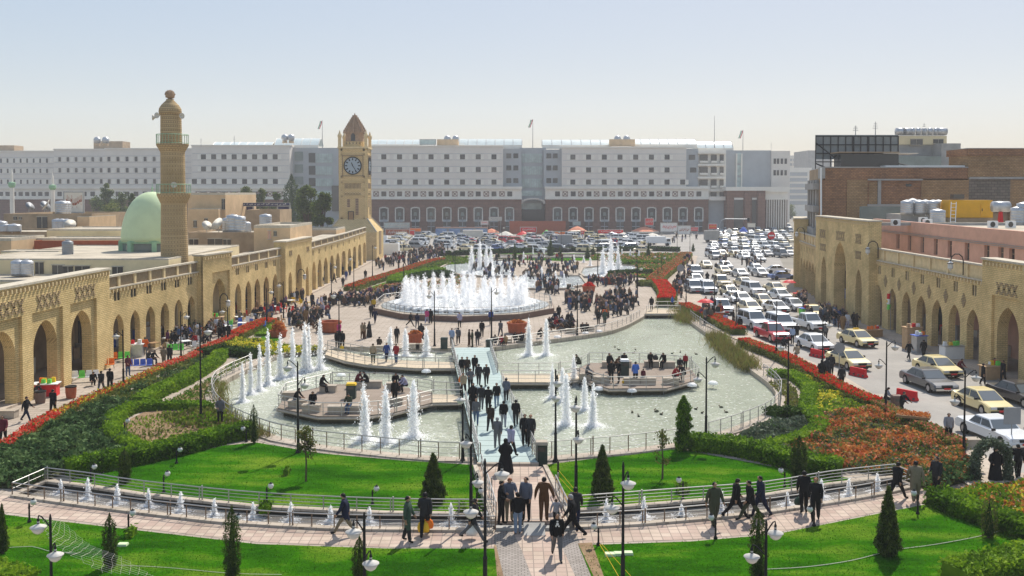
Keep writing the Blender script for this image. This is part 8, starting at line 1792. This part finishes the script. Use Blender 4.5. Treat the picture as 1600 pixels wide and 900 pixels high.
# crowds: areas in photo coordinates, number, share seated, place text
areas=[([(255,548),(330,540),(350,520),(300,500),(255,520)],52,.55,'at the cafe tables under the small arches',0),([(330,520),(395,505),(440,495),(450,470),(380,470),(330,490)],44,.55,'in the crowded cafe before the five arches',0),([(440,520),(500,520),(520,490),(490,478),(450,490)],26,.6,'seated along the promenade near the left jets',0),
 ([(410,472),(455,462),(480,470),(440,480)],16,.1,'in the dark knot of people before the tall gateway',0),([(500,478),(560,480),(640,462),(655,452),(600,458),(520,468)],52,.97,'on the long bench below the far left flower bed',0),([(500,452),(560,425),(560,412),(500,430)],14,.2,'on the far promenade by the arcade',0),
 ([(585,415),(640,398),(700,385),(700,400),(640,415),(600,428)],70,.05,'in the dense crowd right of the clock tower',0),([(745,408),(890,404),(905,425),(880,440),(760,440),(740,425)],64,.3,'on the crowded platform between the far pools',.3),
 ([(835,458),(875,462),(870,445),(840,440)],14,0,'in the knot of people right of the great fountain',0),([(878,485),(920,490),(925,470),(885,468)],18,.05,'walking on the right side of the plaza',0),([(925,500),(985,492),(1000,470),(960,462),(930,475)],36,.6,'in the seated crowd near the red planter',0),([(855,518),(895,520),(895,508),(858,508)],12,.9,'in the dark group seated above the right pond',0),([(915,448),(1000,450),(990,440),(920,440)],20,.5,'on the benches before the far right hedge',0),
 ([(1050,470),(1072,470),(1085,420),(1075,400),(1060,430)],18,0,'on the right sidewalk left of the traffic',.1),([(1090,508),(1125,512),(1130,480),(1100,480)],10,.2,'at the stall before the white pickup',.1),([(1240,470),(1262,500),(1275,512),(1258,470)],16,.2,'at the stalls before the far right arcade',.0),([(1275,505),(1345,520),(1330,500),(1280,490)],14,.1,'before the great right gateway',0),([(1110,425),(1200,425),(1200,395),(1120,395)],18,0,'between the cars in the far traffic',0),([(600,380),(780,372),(1100,372),(1100,380),(700,392),(600,395)],46,.05,'at the car park behind the square',0)]
def tone(): return RN.choices(['black','charcoal','navy','darkbrown','grey','brown','olive','khaki','jeans','lavender','red','blue','white','purple','tan'],[24,14,10,9,8,6,5,5,4,4,3,3,4,2,3])[0]
gen=[]
for P,n,ss,where,z in areas:
 n=int(n*1.9)
 xs=[p[0] for p in P]; ys=[p[1] for p in P]; c=0; tr=0; Wd=G(P,z); wx=[p[0] for p in Wd]; wy=[p[1] for p in Wd]
 while c<n and tr<6000:
  tr+=1; x=RN.uniform(min(wx),max(wx)); y=RN.uniform(min(wy),max(wy))
  if inside(Wd,np.array([x]),np.array([y]))[0] and all((x-g[0])**2+(y-g[1])**2>.16 for g in gen[-80:]): gen.append((x,y,z,where,RN.random()<ss,tone())); c+=1
gen.sort(key=lambda g:g[1])
room=300-NPER[0]; cloth={'black':'black','charcoal':'dark grey','darkbrown':'dark brown','lavender':'lilac','jeans':'denim','navy':'navy blue','tan':'light brown'}
for (x,y,z,where,st,tp) in gen[:room]:
 ps='crouch' if st and RN.random()<.4 else ('sit' if st else RN.choice(['stand','stand_b','talk','walk','walk_b','coat','robe' if tp in('black','charcoal') else 'stand']))
 person(0,0,ps,RN.uniform(0,360),tp,RN.choice(['black','charcoal','jeans','grey','navy','brown']),'%s person in %s '%('seated' if st else ('black robed' if ps=='robe' and tp=='black' else 'standing'),cloth.get(tp,tp))+where,z=z,xy=(x,y),group='people '+where)
# the remaining, smallest figures as one crowd mesh
LOW={}
for k_,kw in (('s',dict(legs=((3,3),(-3,2)))),('w',dict(legs=W0,lean=4)),('t',dict(legs=((84,82),(80,74)),lean=16))): LOW[k_]=body_mesh('low_'+k_,sub=0,fingers=False,**kw)[0]
Vv=[];Ff=[];Cc=[]; nv=0
for (x,y,z,where,st,tp) in gen[room:]:
 me=LOW['t' if st else RN.choice('sw')]; n=len(me.vertices); c=np.empty(n*3); me.vertices.foreach_get('co',c); c=c.reshape(-1,3); a=RN.uniform(0,6.28); R_=np.array([[math.cos(a),-math.sin(a),0],[math.sin(a),math.cos(a),0],[0,0,1]]); c=(c@R_.T)*RN.uniform(.92,1.05)+[x,y,z+.01]
 tr=CL[RN.choice(['black','charcoal','jeans','navy'])]; cols=[(.40,.23,.15),None,None,(.012,.011,.01)]
 def dcol(m): return tuple(m.node_tree.nodes['Color Ramp'].color_ramp.elements[0].color)[:3]
 cols[1]=dcol(CL[tp]); cols[2]=dcol(tr); Vv.append(c)
 for p in me.polygons: Ff.append(tuple(nv+i for i in p.vertices)); Cc+= [(*cols[p.material_index],1)]*len(p.vertices)
 nv+=n
if Vv:
 me=bpy.data.meshes.new('crowd'); me.from_pydata(np.concatenate(Vv).tolist(),[],Ff); me.materials.append(M['crowd']); at_=me.color_attributes.new('col','FLOAT_COLOR','CORNER'); at_.data.foreach_set('color',np.array(Cc,dtype=np.float32).ravel()); me.update()
 ob('crowd',me,kind='stuff',label='smallest distant figures of the crowd at the far end of the square')
# vehicles
CP={k:plain('car_paint_'+k,v,.28,.15 if k in('silver','steel','blue') else 0,.5,.6) for k,v in dict(white=(.72,.73,.73),cream=(.72,.60,.36),taxi=(.74,.60,.28),silver=(.42,.43,.44),steel=(.06,.065,.07),black=(.012,.012,.014),red=(.55,.03,.05),blue=(.06,.12,.32),grey=(.22,.23,.24)).items()}
GLS=plain('car_glass',(.02,.025,.03),.06,0,.8); GLP=plain('windscreen_glass',(.13,.15,.16),.05,0,.9); LGT=plain('headlamp_glass',(.55,.57,.6),.12,.2,.8); RLT=plain('tail_lamp',(.35,.01,.01),.2); PLT=plain('plate_red',(.6,.03,.03),.5); PLY=plain('plate_yellow',(.6,.45,.05),.5); CHR=plain('chrome',(.6,.6,.6),.15,1)
def prof(kind):
 # x forward is -y later; (length, width, belt, roof z, cabin x0..x1 at belt, at roof, bonnet z, boot z)
 return dict(sedan=(4.5,1.76,.90,1.47,(-1.7,1.35),(-.8,.35),.86,.97),luxury=(5.1,1.88,.88,1.42,(-1.65,1.15),(-1.0,.35),.84,.94),suv=(4.9,1.92,1.08,1.85,(-2.3,1.15),(-2.1,.45),1.05,1.08),pickup=(5.1,1.82,1.02,1.75,(-.75,1.2),(-.5,.55),1.0,1.0),van=(4.7,1.75,1.05,2.0,(-2.25,1.95),(-2.2,1.25),1.0,1.05),classic=(5.3,1.9,.88,1.40,(-1.35,.95),(-.85,.35),.90,.92))[kind]
def car_parts(kind):
 L,W,belt,roof,cb,cr,bz_,tz_=prof(kind); h=L/2; g=.22; wr=.33 if kind not in('suv','pickup') else .38; fx,rx=h-.88,-h+.95
 def arch(c): return [(c+(wr+.06)*math.cos(a),wr+(wr+.06)*math.sin(a)-.0) for a in [PI*(1-i/6) for i in range(7)]]
 low=[(-h+.08,g+.1)]+[(x,max(g,z)) for x,z in arch(rx)]+[(x,max(g,z)) for x,z in arch(fx)]+[(h-.06,g+.05)]
 top=[(h,.52),(h-.06,bz_-.16),(h-.5,bz_-.04),(cb[1],belt),(cb[0],belt),(-h+.28,tz_),(-h+.04,tz_-.14),(-h,.55)]
 if kind=='pickup': top=[(h,.55),(h-.06,bz_-.12),(h-.4,bz_),(cb[1],belt),(cb[0],belt),(-h+.1,belt),(-h,.6)]
 P=low+top; mb=MB(); n=len(P); lay=[(-W/2,.05),(-W/2+.09,0),(W/2-.09,0),(W/2,.05)]; vs=[]
 for y,ins in lay:
  for i,(x,z) in enumerate(P):
   k=1-ins*.55 if abs(x)>h*.75 else 1-ins*.1; vs.append((x*k,y,z-(ins*.9 if i>=len(low) else 0)))
 fs=[(l*n+i,l*n+(i+1)%n,(l+1)*n+(i+1)%n,(l+1)*n+i) for l in range(3) for i in range(n)]+[tuple(range(n))[::-1],tuple(3*n+i for i in range(n))]
 mb.add(vs,fs)
 wb,wt=W/2-.07,W/2-.24; zc=roof-.05
 cab=[(cb[0],-wb,belt-.03),(cb[1],-wb,belt-.03),(cb[1],wb,belt-.03),(cb[0],wb,belt-.03),(cr[0],-wt,zc),(cr[1],-wt,zc),(cr[1],wt,zc),(cr[0],wt,zc),(cr[0]+.12,-wt+.1,roof),(cr[1]-.12,-wt+.1,roof),(cr[1]-.12,wt-.1,roof),(cr[0]+.12,wt-.1,roof)]
 mb.add(cab,[(0,1,5,4),(1,2,6,5),(2,3,7,6),(3,0,4,7),(4,5,9,8),(5,6,10,9),(6,7,11,10),(7,4,8,11),(8,9,10,11)])
 if kind=='pickup': mb.box(((cb[0]-h)/2-.02,0,belt-.02),(h+cb[0]-.35,W-.35,.1),1)
 def pane(a,b,c,d,i0=.09,i1=.08,off=.012,s=1):
  A,B_,C_,D_=map(Vector,(a,b,c,d)); f=lambda u,v:(A.lerp(B_,u)).lerp(D_.lerp(C_,u),v); nn=(B_-A).cross(D_-A).normalized()*off*s
  return [tuple(f(u,v)+nn) for u,v in ((i0,i1),(1-i0,i1),(1-i0,1-i1),(i0,1-i1))]
 ps=[]; ps.append(('windscreen',pane(cab[1],cab[2],cab[6],cab[5],.05,.08),GLP)); ps.append(('rear_window',pane(cab[3],cab[0],cab[4],cab[7],.07,.12),GLS))
 for s,(a,b,c,d) in ((1,(cab[0],cab[1],cab[5],cab[4])),(1,(cab[2],cab[3],cab[7],cab[6]))):
  A,B_,C_,D_=map(Vector,(a,b,c,d)); m0=A.lerp(B_,.5); m1=D_.lerp(C_,.5)
  ps.append(('side_window',pane(A,m0,m1,D_,.05,.14),GLS)); ps.append(('side_window',pane(m0,B_,C_,m1,.05,.14),GLS))
 return mb,ps,(L,W,wr,fx,rx,bz_,tz_)
_cm={}
def car_meshes(kind):
 if kind in _cm: return _cm[kind]
 mb,ps,inf=car_parts(kind); L,W,wr,fx,rx,bz_,tz_=inf; h=L/2; out=[]
 q=lambda nm,m,loc: out.append((nm,m,loc))
 body=mb.mesh('car_body',[CP['white'],M['win_dark']])
 for nm,p,m in ps: q(nm,MB().add(p,[(0,1,2,3)]).mesh(nm,m),(0,0,0))
 wh=MB().tube([(0,-.11,0),(0,.11,0)],wr,16).mesh('wheel',M['rubber']); rim=MB().tube([(0,-.125,0),(0,.125,0)],wr*.62,10).mesh('rim',M['rim'])
 hl=MB().box((0,0,0),(.14,.40,.15),0).mesh('headlight',LGT); tl=MB().box((0,0,0),(.08,.34,.16),0).mesh('tail_light',RLT)
 for s in (-1,1): q('headlight',hl,(h-.055,s*(W/2-.30),bz_-.24)); q('tail_light',tl,(-h+.03,s*(W/2-.27),tz_-.25)); q('mirror',MB().box((0,0,0),(.12,.2,.14),0).mesh('mirror',M['black']),(inf[3]-.55 if kind!='van' else 1.6,s*(W/2+.06),prof(kind)[2]+.07))
 q('grille',MB().box((0,0,0),(.05,W*.42,.16),0).mesh('grille',M['black']),(h-.01,0,bz_-.28)); q('bumper',MB().box((0,0,0),(.1,W-.2,.14),0).mesh('bumper',M['black'] if kind not in('classic','luxury') else CHR),(h-.01,0,.36)); q('number_plate',MB().box((0,0,0),(.03,.5,.12),0).mesh('number_plate',PLT),(h+.045,0,.43))
 _cm[kind]=(body,out,(wh,rim,wr,fx,rx,W)); return _cm[kind]
_cl={}
def car_lod(kind,paint):
 k=(kind,paint)
 if k in _cl: return _cl[k]
 mb,ps,(L,W,wr,fx,rx,bz_,tz_)=car_parts(kind)
 for nm,p,m in ps: mb.add(p,[(0,1,2,3)],3 if nm=='windscreen' else 2)
 for x in (fx,rx):
  for y in (-W/2+.1,W/2-.1): mb.tube([(x,y-.11,wr),(x,y+.11,wr)],wr,10,1)
 for s in (-1,1): mb.box((L/2-.05,s*(W/2-.3),bz_-.24),(.14,.4,.15),4)
 mb.box((L/2,0,.42),(.06,W*.5,.2),1); _cl[k]=mb.mesh('car',[CP[paint],M['rubber'],GLS,GLP,LGT]); return _cl[k]
def car(x,y,head,kind,paint,label,full=True,group=None,sign=False,z=.012):
 rz=math.radians(head)-PI/2
 if not full: return ob('parked_car',car_lod(kind,paint),loc=(x,y,z),rz=rz,label=label,cat='car',group=group)
 body,out,(wh,rim,wr,fx,rx,W)=car_meshes(kind); r=root('car',label,'pickup truck' if kind=='pickup' else 'car',(x,y,z),rz,group)
 b=ob('body',body,r); b.material_slots[0].link='OBJECT'; b.material_slots[0].material=CP[paint]
 for nm,m,l in out: ob(nm,m,r,l)
 for xx in (fx,rx):
  for s in (-1,1): w_=ob('wheel',wh,r,(xx,s*(W/2-.10),wr)); ob('rim',rim,w_)
 if sign: ob('roof_sign',MB().box((0,0,0),(.16,.5,.12),0).mesh('roof_sign',M['yellow_p']),r,(-.2,0,prof(kind)[3]+.06))
for a in [(1556,688,8,'classic','white','old white saloon parked at the lower right edge'),(1534,641,6,'sedan','taxi','cream taxi behind the square road sign'),(1594,629,8,'luxury','black','black saloon cut by the right photo edge'),(1450,606,6,'luxury','steel','dark silver luxury saloon in the near lane'),(1464,585,8,'sedan','taxi','cream taxi right behind the dark silver saloon'),(1325,573,10,'sedan','taxi','yellow taxi with a dark grille behind the second red barrier'),(1339,539,12,'sedan','taxi','yellow taxi with a roof sign farther right'),(1272,546,10,'sedan','white','white saloon beside the first red barrier'),
 (1263,514,12,'pickup','white','white double cab pickup before the great right gateway'),(1270,496,10,'sedan','taxi','yellow taxi half hidden behind the white pickup'),(1220,517,8,'suv','white','white four wheel drive behind the red pickup'),(1206,531,8,'pickup','red','old red pickup with a chrome bumper'),(1177,512,10,'suv','white','white four wheel drive left of the red pickup'),(1126,489,4,'pickup','white','white pickup in the left lane behind the people'),(1212,488,10,'sedan','white','white saloon with an open looking door in mid traffic'),(1238,484,12,'sedan','silver','silver saloon near the arcade stalls'),(1218,468,10,'sedan','white','white saloon behind the silver one by the stalls'),(1211,457,10,'sedan','cream','cream taxi by the red parasol'),(1190,477,10,'sedan','cream','cream taxi in the middle of the jam'),(1171,488,8,'sedan','cream','cream taxi with a wide windscreen left of mid traffic'),(1158,474,8,'sedan','silver','silver grey saloon left of mid traffic'),(1176,460,10,'suv','white','white tall four wheel drive in mid traffic'),(1162,448,10,'sedan','cream','cream saloon behind the tall four wheel drive'),(1140,462,6,'sedan','cream','cream white saloon in the left lanes'),(1147,472,6,'sedan','white','white saloon tucked behind the cream one'),(1126,448,4,'suv','cream','cream four wheel drive with a wide grille'),(1105,458,2,'suv','white','white four wheel drive at the left lane edge'),(1084,457,2,'suv','silver','silver four wheel drive at the far left lane'),(1087,442,2,'sedan','white','white saloon at the far left lane')]:
 x,y,_=at(a[0],a[1]); car(x,y,a[2]-180+180,*a[3:],sign='roof sign' in a[5])
# far traffic and car park: reduced copies
def free(x,y,L,r=3.6): return all((x-q[0])**2*.9+((y-q[1])*(1 if r<3 else .62))**2>r*r*.42 for q in L)
spots=[]; KD=['sedan']*6+['suv']*3+['pickup','van']; PT=['white']*9+['silver']*4+['cream']*4+['taxi','grey','black','blue','red']
for (px,py,k,p,l,hd) in [(1086,431,'suv','silver','silver four wheel drive beyond the far left lane gap',2),(1156,433,'sedan','silver','pale saloon alone in the gap of the jam',8),(1187,432,'sedan','silver','silver saloon right of the gap in the jam',8),(1181,425,'sedan','white','white saloon behind the silver one at the gap',8),(1222,437,'sedan','blue','blue saloon turning sideways before the arcade',98),(1214,427,'sedan','white','white saloon behind the blue one',90),(1103,419,'sedan','cream','cream taxi at the left lane beyond the gap',0),(1117,405,'suv','silver','silver four wheel drive behind the cream taxi',2),(1133,420,'sedan','white','white saloon in the curved line of cars',8),(1130,428,'sedan','cream','cream saloon in the curved line of cars',8),(1162,405,'sedan','white','white saloon in the middle of the far jam',8),(1185,409,'sedan','silver','silver saloon in the right part of the far jam',8),(1219,402,'van','grey','dark windscreen van close to the arcade',8)]:
 x,y,_=at(px,py); spots.append((x,y)); car(x,y,hd,k,p,l,False)
n=0; py=401
while py>356:
 sp=13.5*(py-296)/100+3.2; px=1112+(400-py)*.30
 xe=1236-(400-py)*.05
 while px<xe:
  if RN.random()<.90:
   x,y,_=at(px+RN.uniform(-2,2),py+RN.uniform(-.7,.7)); 
   if free(x,y,spots[-60:],3.2): spots.append((x,y)); k=RN.choice(KD); p=RN.choice(PT); car(x,y,RN.gauss(10,5),k,p,'%s %s in the dense far traffic jam on the right'%({'taxi':'yellow'}.get(p,p),{'sedan':'saloon','suv':'four wheel drive'}.get(k,k)),False,'cars in the far traffic jam'); n+=1
  px+=sp
 py-=max(1.5,(py-300)*.042)
Y=231.0; row=0
while Y<312:
 x=-30-(Y-225)*.05 if Y>236 else -26; x1=34+(Y-230)*.12
 while x<x1:
  if RN.random()<.88 and not(Y<240 and x<-8 and RN.random()<.8):
   k=RN.choice(KD); p=RN.choice(PT); car(x,Y+RN.uniform(-.8,.8),RN.choice([70,75,-75,90,60]),k,p,'%s %s parked in the car park beyond the square'%({'taxi':'yellow'}.get(p,p),{'sedan':'saloon','suv':'four wheel drive'}.get(k,k)),False,'cars in the car park'); n+=1
  x+=RN.uniform(5.6,7.4)
 Y+=RN.uniform(6.0,7.2); row+=1
# box truck, minibus, white container
def boxv(px,py,w_,d,h_,m,label,cat='truck',name='box_truck'):
 x,y,_=at(px,py); r=root(name,label,cat,(x,y,0)); ob('cargo_box',MB().box((-.6,0,h_/2+.5),(w_-1.4,d,h_-.5),0).mesh('cargo_box',M[m]),r); ob('cab',MB().box((w_/2-.6,0,1.2),(1.4,d*.9,1.7),0,top=.85).mesh('cab',M['white']),r); ob('windscreen',MB().box((w_/2-.55,-d*.45,1.55),(.9,.1,.6),0).mesh('windscreen',GLS),r)
 for xx in (-w_/2+1,w_/2-.8): ob('wheel',MB().tube([(xx,-d/2-.02,.45),(xx,d/2+.02,.45)],.42,12).mesh('wheel',M['rubber']),r)
boxv(886,386,5.2,2.2,3.0,'grey_plate','grey brown box truck in the car park behind the right pool jets'); boxv(1115,379,5.5,2.2,3.2,'concrete','grey box truck at the junction under the gantry'); boxv(742,374,7.5,2.3,2.6,'offwhite','pale bus parked behind the far left pool jets','bus','bus'); boxv(1028,384,6.5,2.2,2.3,'white','white minibus in the car park right of the truck','minibus','minibus')
block(592,622,381,222,3,'white','white container standing at the foot of the clock tower',cat='container',name='container',zb=0); block(591,604,369,262,3,'white','white van body behind the container',cat='container',name='container')
# stalls, tents and banners along the far street
sign(682,762,355.5,370.5,318,'grey_plate','long hoarding frame holding four blue posters',name='hoarding',cat='hoarding',frame='pink')
for i in range(4):
 a=at_y(680.5+i*21,357.5,317.6); b=at_y(698+i*21,370,317.6); ob('poster',MB().box((0,0,0),(b[0]-a[0],.1,a[2]-b[2]),0).mesh('poster',M['blue_sign']),loc=((a[0]+b[0])/2,317.6,(a[2]+b[2])/2),label=['leftmost','second','third','rightmost'][i]+' blue night sky poster of the four on the far hoarding',cat='poster')
for a in [(600,640,348,356,330,'glass_pale','pale blue printed banner below the first arched windows',5,'offwhite'),(602,640,358,368,322,'terracotta','red brown printed banner row with small faces',9,'noodle'),(640,658,356.5,362,324,'orange','plain orange tarpaulin strip',None,0),(640,648,360,368,321,'red','small red orange panel beside the banner row',None,0),(751,763,345,351,332,'noodle','small white sign with red script above the hoarding',5,'red'),(764,784,339,345,340,'offwhite','pale shop sign over the arched door',6,'grey_plate'),
 (813,838,355,363,328,'red','dark red shop sign with pale letters at the kiosk',7,'noodle'),(861,885,362,369.5,320,'orange','orange banner with scalloped script',7,'red'),(891,914,360.5,367,322,'red','red banner with white script left of the long one',6,'noodle'),(934,974,359,365,322,'red','long red banner with white script',10,'noodle'),(1008,1021,341,352,330,'red','bright red square sign on a pole',3,'offwhite'),(1032,1058,348.5,362,318,'noodle','white framed sign on posts right of the red square',5,'red'),(1059,1079,353,366,312,'noodle','cream sign with dark red script',6,'terracotta'),(1079,1091,355,361,318,'red','small red sign right of the cream sign',4,'noodle'),(1107,1120,350,358,325,'red','red orange sign near the balconied corner',4,'yellow_p'),(895,907,346,352,338,'glass_pale','small pale blue sign before the arches',None,0),(1168,1180,349,355,322,'offwhite','beige box sign near the pavilion',None,0)]:
 if a[6]: sign(*a[:4],a[4],a[5],a[6],name='shop_sign',cat='sign',letters=a[7],lm=a[8] or 'noodle')
def tent(px,py0,py1,w_,Y,m,label,cat='tent'):
 x=X_(px,Y); z1,z0=Zat(py0,Y),Zat(py1,Y); W_=w_*Y/F/2; r=root('market_'+cat,label,cat,(x,Y,0)); ob('canopy',MB().lathe([(W_,z0),(W_*.5,z0+(z1-z0)*.62),(.05,z1)],8).mesh('canopy',M[m]),r,rz=PI/8); ob('valance',MB().lathe([(W_*1.005,z0-.5),(W_,z0)],8).mesh('valance',M['offwhite']),r,rz=PI/8)
 for s in (-1,1): ob('pole',MB().tube([(s*W_*.6,0,0),(s*W_*.6,0,z0+.3)],.06,5).mesh('pole',M['steel']),r)
M['peach']=mat('peach_tent_cloth',(.68,.26,.15),.8,.1,1)
for i,a in enumerate([(902,353,361,34,328,'peach','peach domed tent with pale ribs'),(1008,354,361,44,330,'peach','wide peach tent under the red square sign'),(768,357,363,26,326,'peach','peach tent right of the four posters'),(817,361,367,22,318,'red','pink red parasol beside the kiosk','parasol'),(826,364,369,18,312,'red','second bright red parasol','parasol'),(854,359,366,16,316,'green_p','green parasol left of the orange banner','parasol'),(1162,354,362,14,308,'blue_p','blue and white parasol in the street','parasol'),(1140,356,363,14,312,'offwhite','beige parasol left of the blue one','parasol'),(790,361,367,26,322,'offwhite','cream tent left of the red parasols'),(630,364,371,40,312,'offwhite','long cream awning at the left of the market'),(662,365,371,22,314,'offwhite','cream awning next to the posters'),(975,363,369,30,318,'offwhite','cream awning below the long red banner'),(1020,364,370,36,316,'offwhite','white awning left of the framed sign'),(940,365,370,40,320,'offwhite','pale awning right of the red banner'),(1065,365,370,26,322,'offwhite','pale awning under the cream sign')]): tent(*a)
block(796,884,346,334,5,'terracotta','low brown roofed kiosk building before the glazed link',cat='kiosk',name='kiosk',parapet=.3)
block(1183,1192,362,300,3,'concrete','small grey kiosk in the traffic',cat='kiosk',name='kiosk',parapet=.1)
# cafe and market things on the left promenade
def chairs_row(px,py,cols,rz,label):
 x,y,_=at(px,py); r=root('seat_row',label,'bench',(x,y,.01),math.radians(rz)); n=len(cols); r.scale=(.88,)*3
 for i,m in enumerate(cols):
  xx=(i-(n-1)/2)*.56; mb=MB(); mb.box((xx,-.03,.44),(.5,.46,.06),0,top=.94); ob('seat',mb.mesh('seat',M[m]),r); mb=MB(); mb.box((xx,.24,.72),(.5,.07,.5),0,top=.9); ob('backrest',mb.mesh('backrest',M[m]),r)
 for s in (-1,1):
  for yy in (-.2,.2): ob('leg',MB().tube([(s*n*.24,yy,.42),(s*n*.27,yy*1.2,0)],.02,5).mesh('leg',M['steel']),r)
 ob('rail',MB().box((0,.02,.40),(n*.56,.05,.05),0).mesh('rail',M['steel']),r)
chairs_row(218,578,['blue_p']*4,14,'four blue plastic seats on a steel frame beside the flower border'); chairs_row(164,577,['orange']*3,18,'three orange plastic seats against the arcade pier'); chairs_row(133,597,['white','green_p','white','white'],16,'white and green plastic seats before the tall arches'); chairs_row(189,566,['orange','green_p','green_p'],20,'orange and green seats right of the orange ones'); chairs_row(274,553,['green_p']*3,14,'bright green plastic seats at the border')
def stall(px,py,w_,h_,m,top,label,cat='stall',z=0):
 x,y,_=at(px,py,z); r=root('market_stall',label,cat,(x,y,z),.15); ob('counter',MB().box((0,0,h_/2),(w_,.9,h_),0).mesh('counter',M[m]),r); ob('counter_top',MB().box((0,0,h_+.03),(w_+.2,1.05,.06),0).mesh('counter_top',M[top]),r)
 for k in range(5): xx=RN.uniform(-w_/2+.2,w_/2-.2); ob('goods',MB().box((xx,RN.uniform(-.25,.25),h_+.22),(.28,.25,RN.uniform(.2,.45)),0,top=.8).mesh('goods',M[RN.choice(['red','yellow_p','white','crate','green_p','orange'])]),r,rz=0)
for a in [(72,618,1.6,.85,'red','white','red toy display table on the promenade'),(212,557,1.3,1.1,'galv','white','steel fridge counter beside the orange vendor'),(240,535,1.6,1.6,'white','crate','white glass popcorn cart by the small arches'),(252,532,.9,1.5,'orange','yellow_p','orange drinks stand next to the popcorn cart'),(334,518,1.9,1.5,'crate','crate','beige stall box before the brick gateway'),(300,520,1.5,1.0,'yellow_p','green_p','yellow and green toy stall'),(1250,470,1.6,1.0,'crate','red','red covered stall before the far right arcade'),(1262,495,1.7,1.0,'green_p','blue_p','blue and green stall before the far arches'),(1425,545,1.5,2.0,'crate','crate','stack of cardboard cartons at a right arcade pier'),(1436,550,1.0,1.5,'galv','blue_p','blue barrel stand beside the cartons'),(1487,562,1.8,1.2,'white','galv','white box counter before the right arches'),(1550,592,1.6,1.0,'crate','crate','wooden barrow with a carton near the right arch'),(1364,526,1.6,.7,'wood','crate','low wooden barrow beside the second right arch'),(1120,500,1.4,.9,'terracotta','noodle','fruit cart before the white pickup')]: stall(*a)
# fruit cart and small tables on the right sidewalk, parasols
x,y,_=at(1427,668,.1); r=root('fruit_cart','wooden handcart heaped with orange fruit on the right sidewalk','cart',(x,y,.1),-.5); ob('tray',MB().box((0,0,.72),(1.9,1.0,.14),0).mesh('tray',M['wood']),r); ob('legs',MB().tube([(-.6,0,.7),(0,0,.3),(.6,0,.7)],.06,5).mesh('legs',M['wood']),r); ob('wheel',MB().tube([(0,-.05,.33),(0,.05,.33)],.32,14).mesh('wheel',M['rubber']),r)
c=NR.uniform(-1,1,(500,3))*[.9,.45,.1]+[0,0,.86]; ob('fruit',quads_np('fruit',rot_quads(c,.1,.12),[M['orangefl']]),r,kind='stuff')
def parasol(px,py,m,label,z=0,h=2.2,rr=1.0):
 x,y,_=at(px,py,z); r=root('parasol',label,'parasol',(x,y,z)); ob('pole',MB().tube([(0,0,0),(0,0,h)],.03,5).mesh('pole',M['steel']),r); ob('canopy',MB().lathe([(rr,h-.35),(rr*.6,h-.1),(.02,h+.05)],8).mesh('canopy',M[m]),r)
parasol(1102,497,'red','red parasol over the stall before the white pickup'); parasol(1233,462,'red','red parasol at the far right arcade')
def table(px,py,m,label,z=0):
 x,y,_=at(px,py,z); r=root('cafe_table',label,'table',(x,y,z),RN.uniform(0,3),'small cafe tables'); ob('table_top',MB().box((0,0,.74),(.85,.85,.05),0).mesh('table_top',M[m]),r)
 for sx in (-1,1):
  for sy in (-1,1): ob('leg',MB().tube([(sx*.36,sy*.36,.72),(sx*.38,sy*.38,0)],.02,4).mesh('leg',M['steel']),r)
CM={}; CN={'blue_p':'blue','yellow_p':'yellow','wood':'wooden','white':'white','red':'red','orange':'orange','green_p':'green'}
def chair_(x,y,m,rz,lab,g_):
 if m not in CM: CM[m]=(MB().box((0,0,.43),(.46,.44,.05),0).box((0,.22,.46),(.03,.03,.04),0).mesh('seat',M[m]),MB().box((0,.22,.68),(.44,.05,.45),0,top=.9).mesh('backrest',M[m]),MB().box((0,0,.21),(.035,.035,.42),0).mesh('leg',M[m]))
 r=root('cafe_chair',lab,'chair',(x,y,.012),rz,g_); a,b,c_=CM[m]; ob('seat',a,r); ob('backrest',b,r)
 for sx in (-.2,.2):
  for sy in (-.19,.19): ob('leg',c_,r,(sx,sy,0))
for px,py,m,n_ in [(262,540,'white',5),(240,548,'wood',5),(318,522,'orange',5),(345,512,'green_p',5),(372,505,'white',5),(405,498,'wood',5),(280,530,'white',5),(300,535,'wood',5),(330,508,'white',5),(360,500,'blue_p',4),(385,492,'red',9),(352,520,'white',4),(378,515,'blue_p',7),(410,480,'wood',6),(432,488,'red',8),(455,478,'yellow_p',6),(425,467,'wood',6),(395,470,'white',5),(290,545,'white',5),(460,505,'wood',5)]:
 table(px,py,'white' if m!='wood' else 'wood','small cafe table among the '+CN[m]+' chairs, %s the tall lamp posts'%('before' if py>505 else 'behind'))
 x,y,_=at(px,py)
 for i in range(n_): a=i*2.4+RN.random(); d=1.0+.25*i; cn=CN[m]; chair_(x+d*math.cos(a),y+d*math.sin(a),m,a-PI/2,cn+' plastic chair in the cafe area on the left promenade'.replace('plastic ' if m=='wood' else '\0',''),cn+' cafe chairs')
# haze
hm_=bpy.data.materials.new('haze'); hm_.use_nodes=True; n_=hm_.node_tree; n_.nodes.remove(n_.nodes['Principled BSDF'])
pv=n_.nodes.new('ShaderNodeVolumePrincipled'); pv.inputs['Color'].default_value=(0.93,0.93,0.95,1); pv.inputs['Density'].default_value=0.0004; pv.inputs['Anisotropy'].default_value=0.2
n_.links.new(pv.outputs[0], n_.nodes['Material Output'].inputs['Volume'])
ob('haze',MB().box((0,1270,19.0),(3020,2680,44.0),0).mesh('haze',hm_),kind='stuff',label='pale afternoon haze over the whole square')
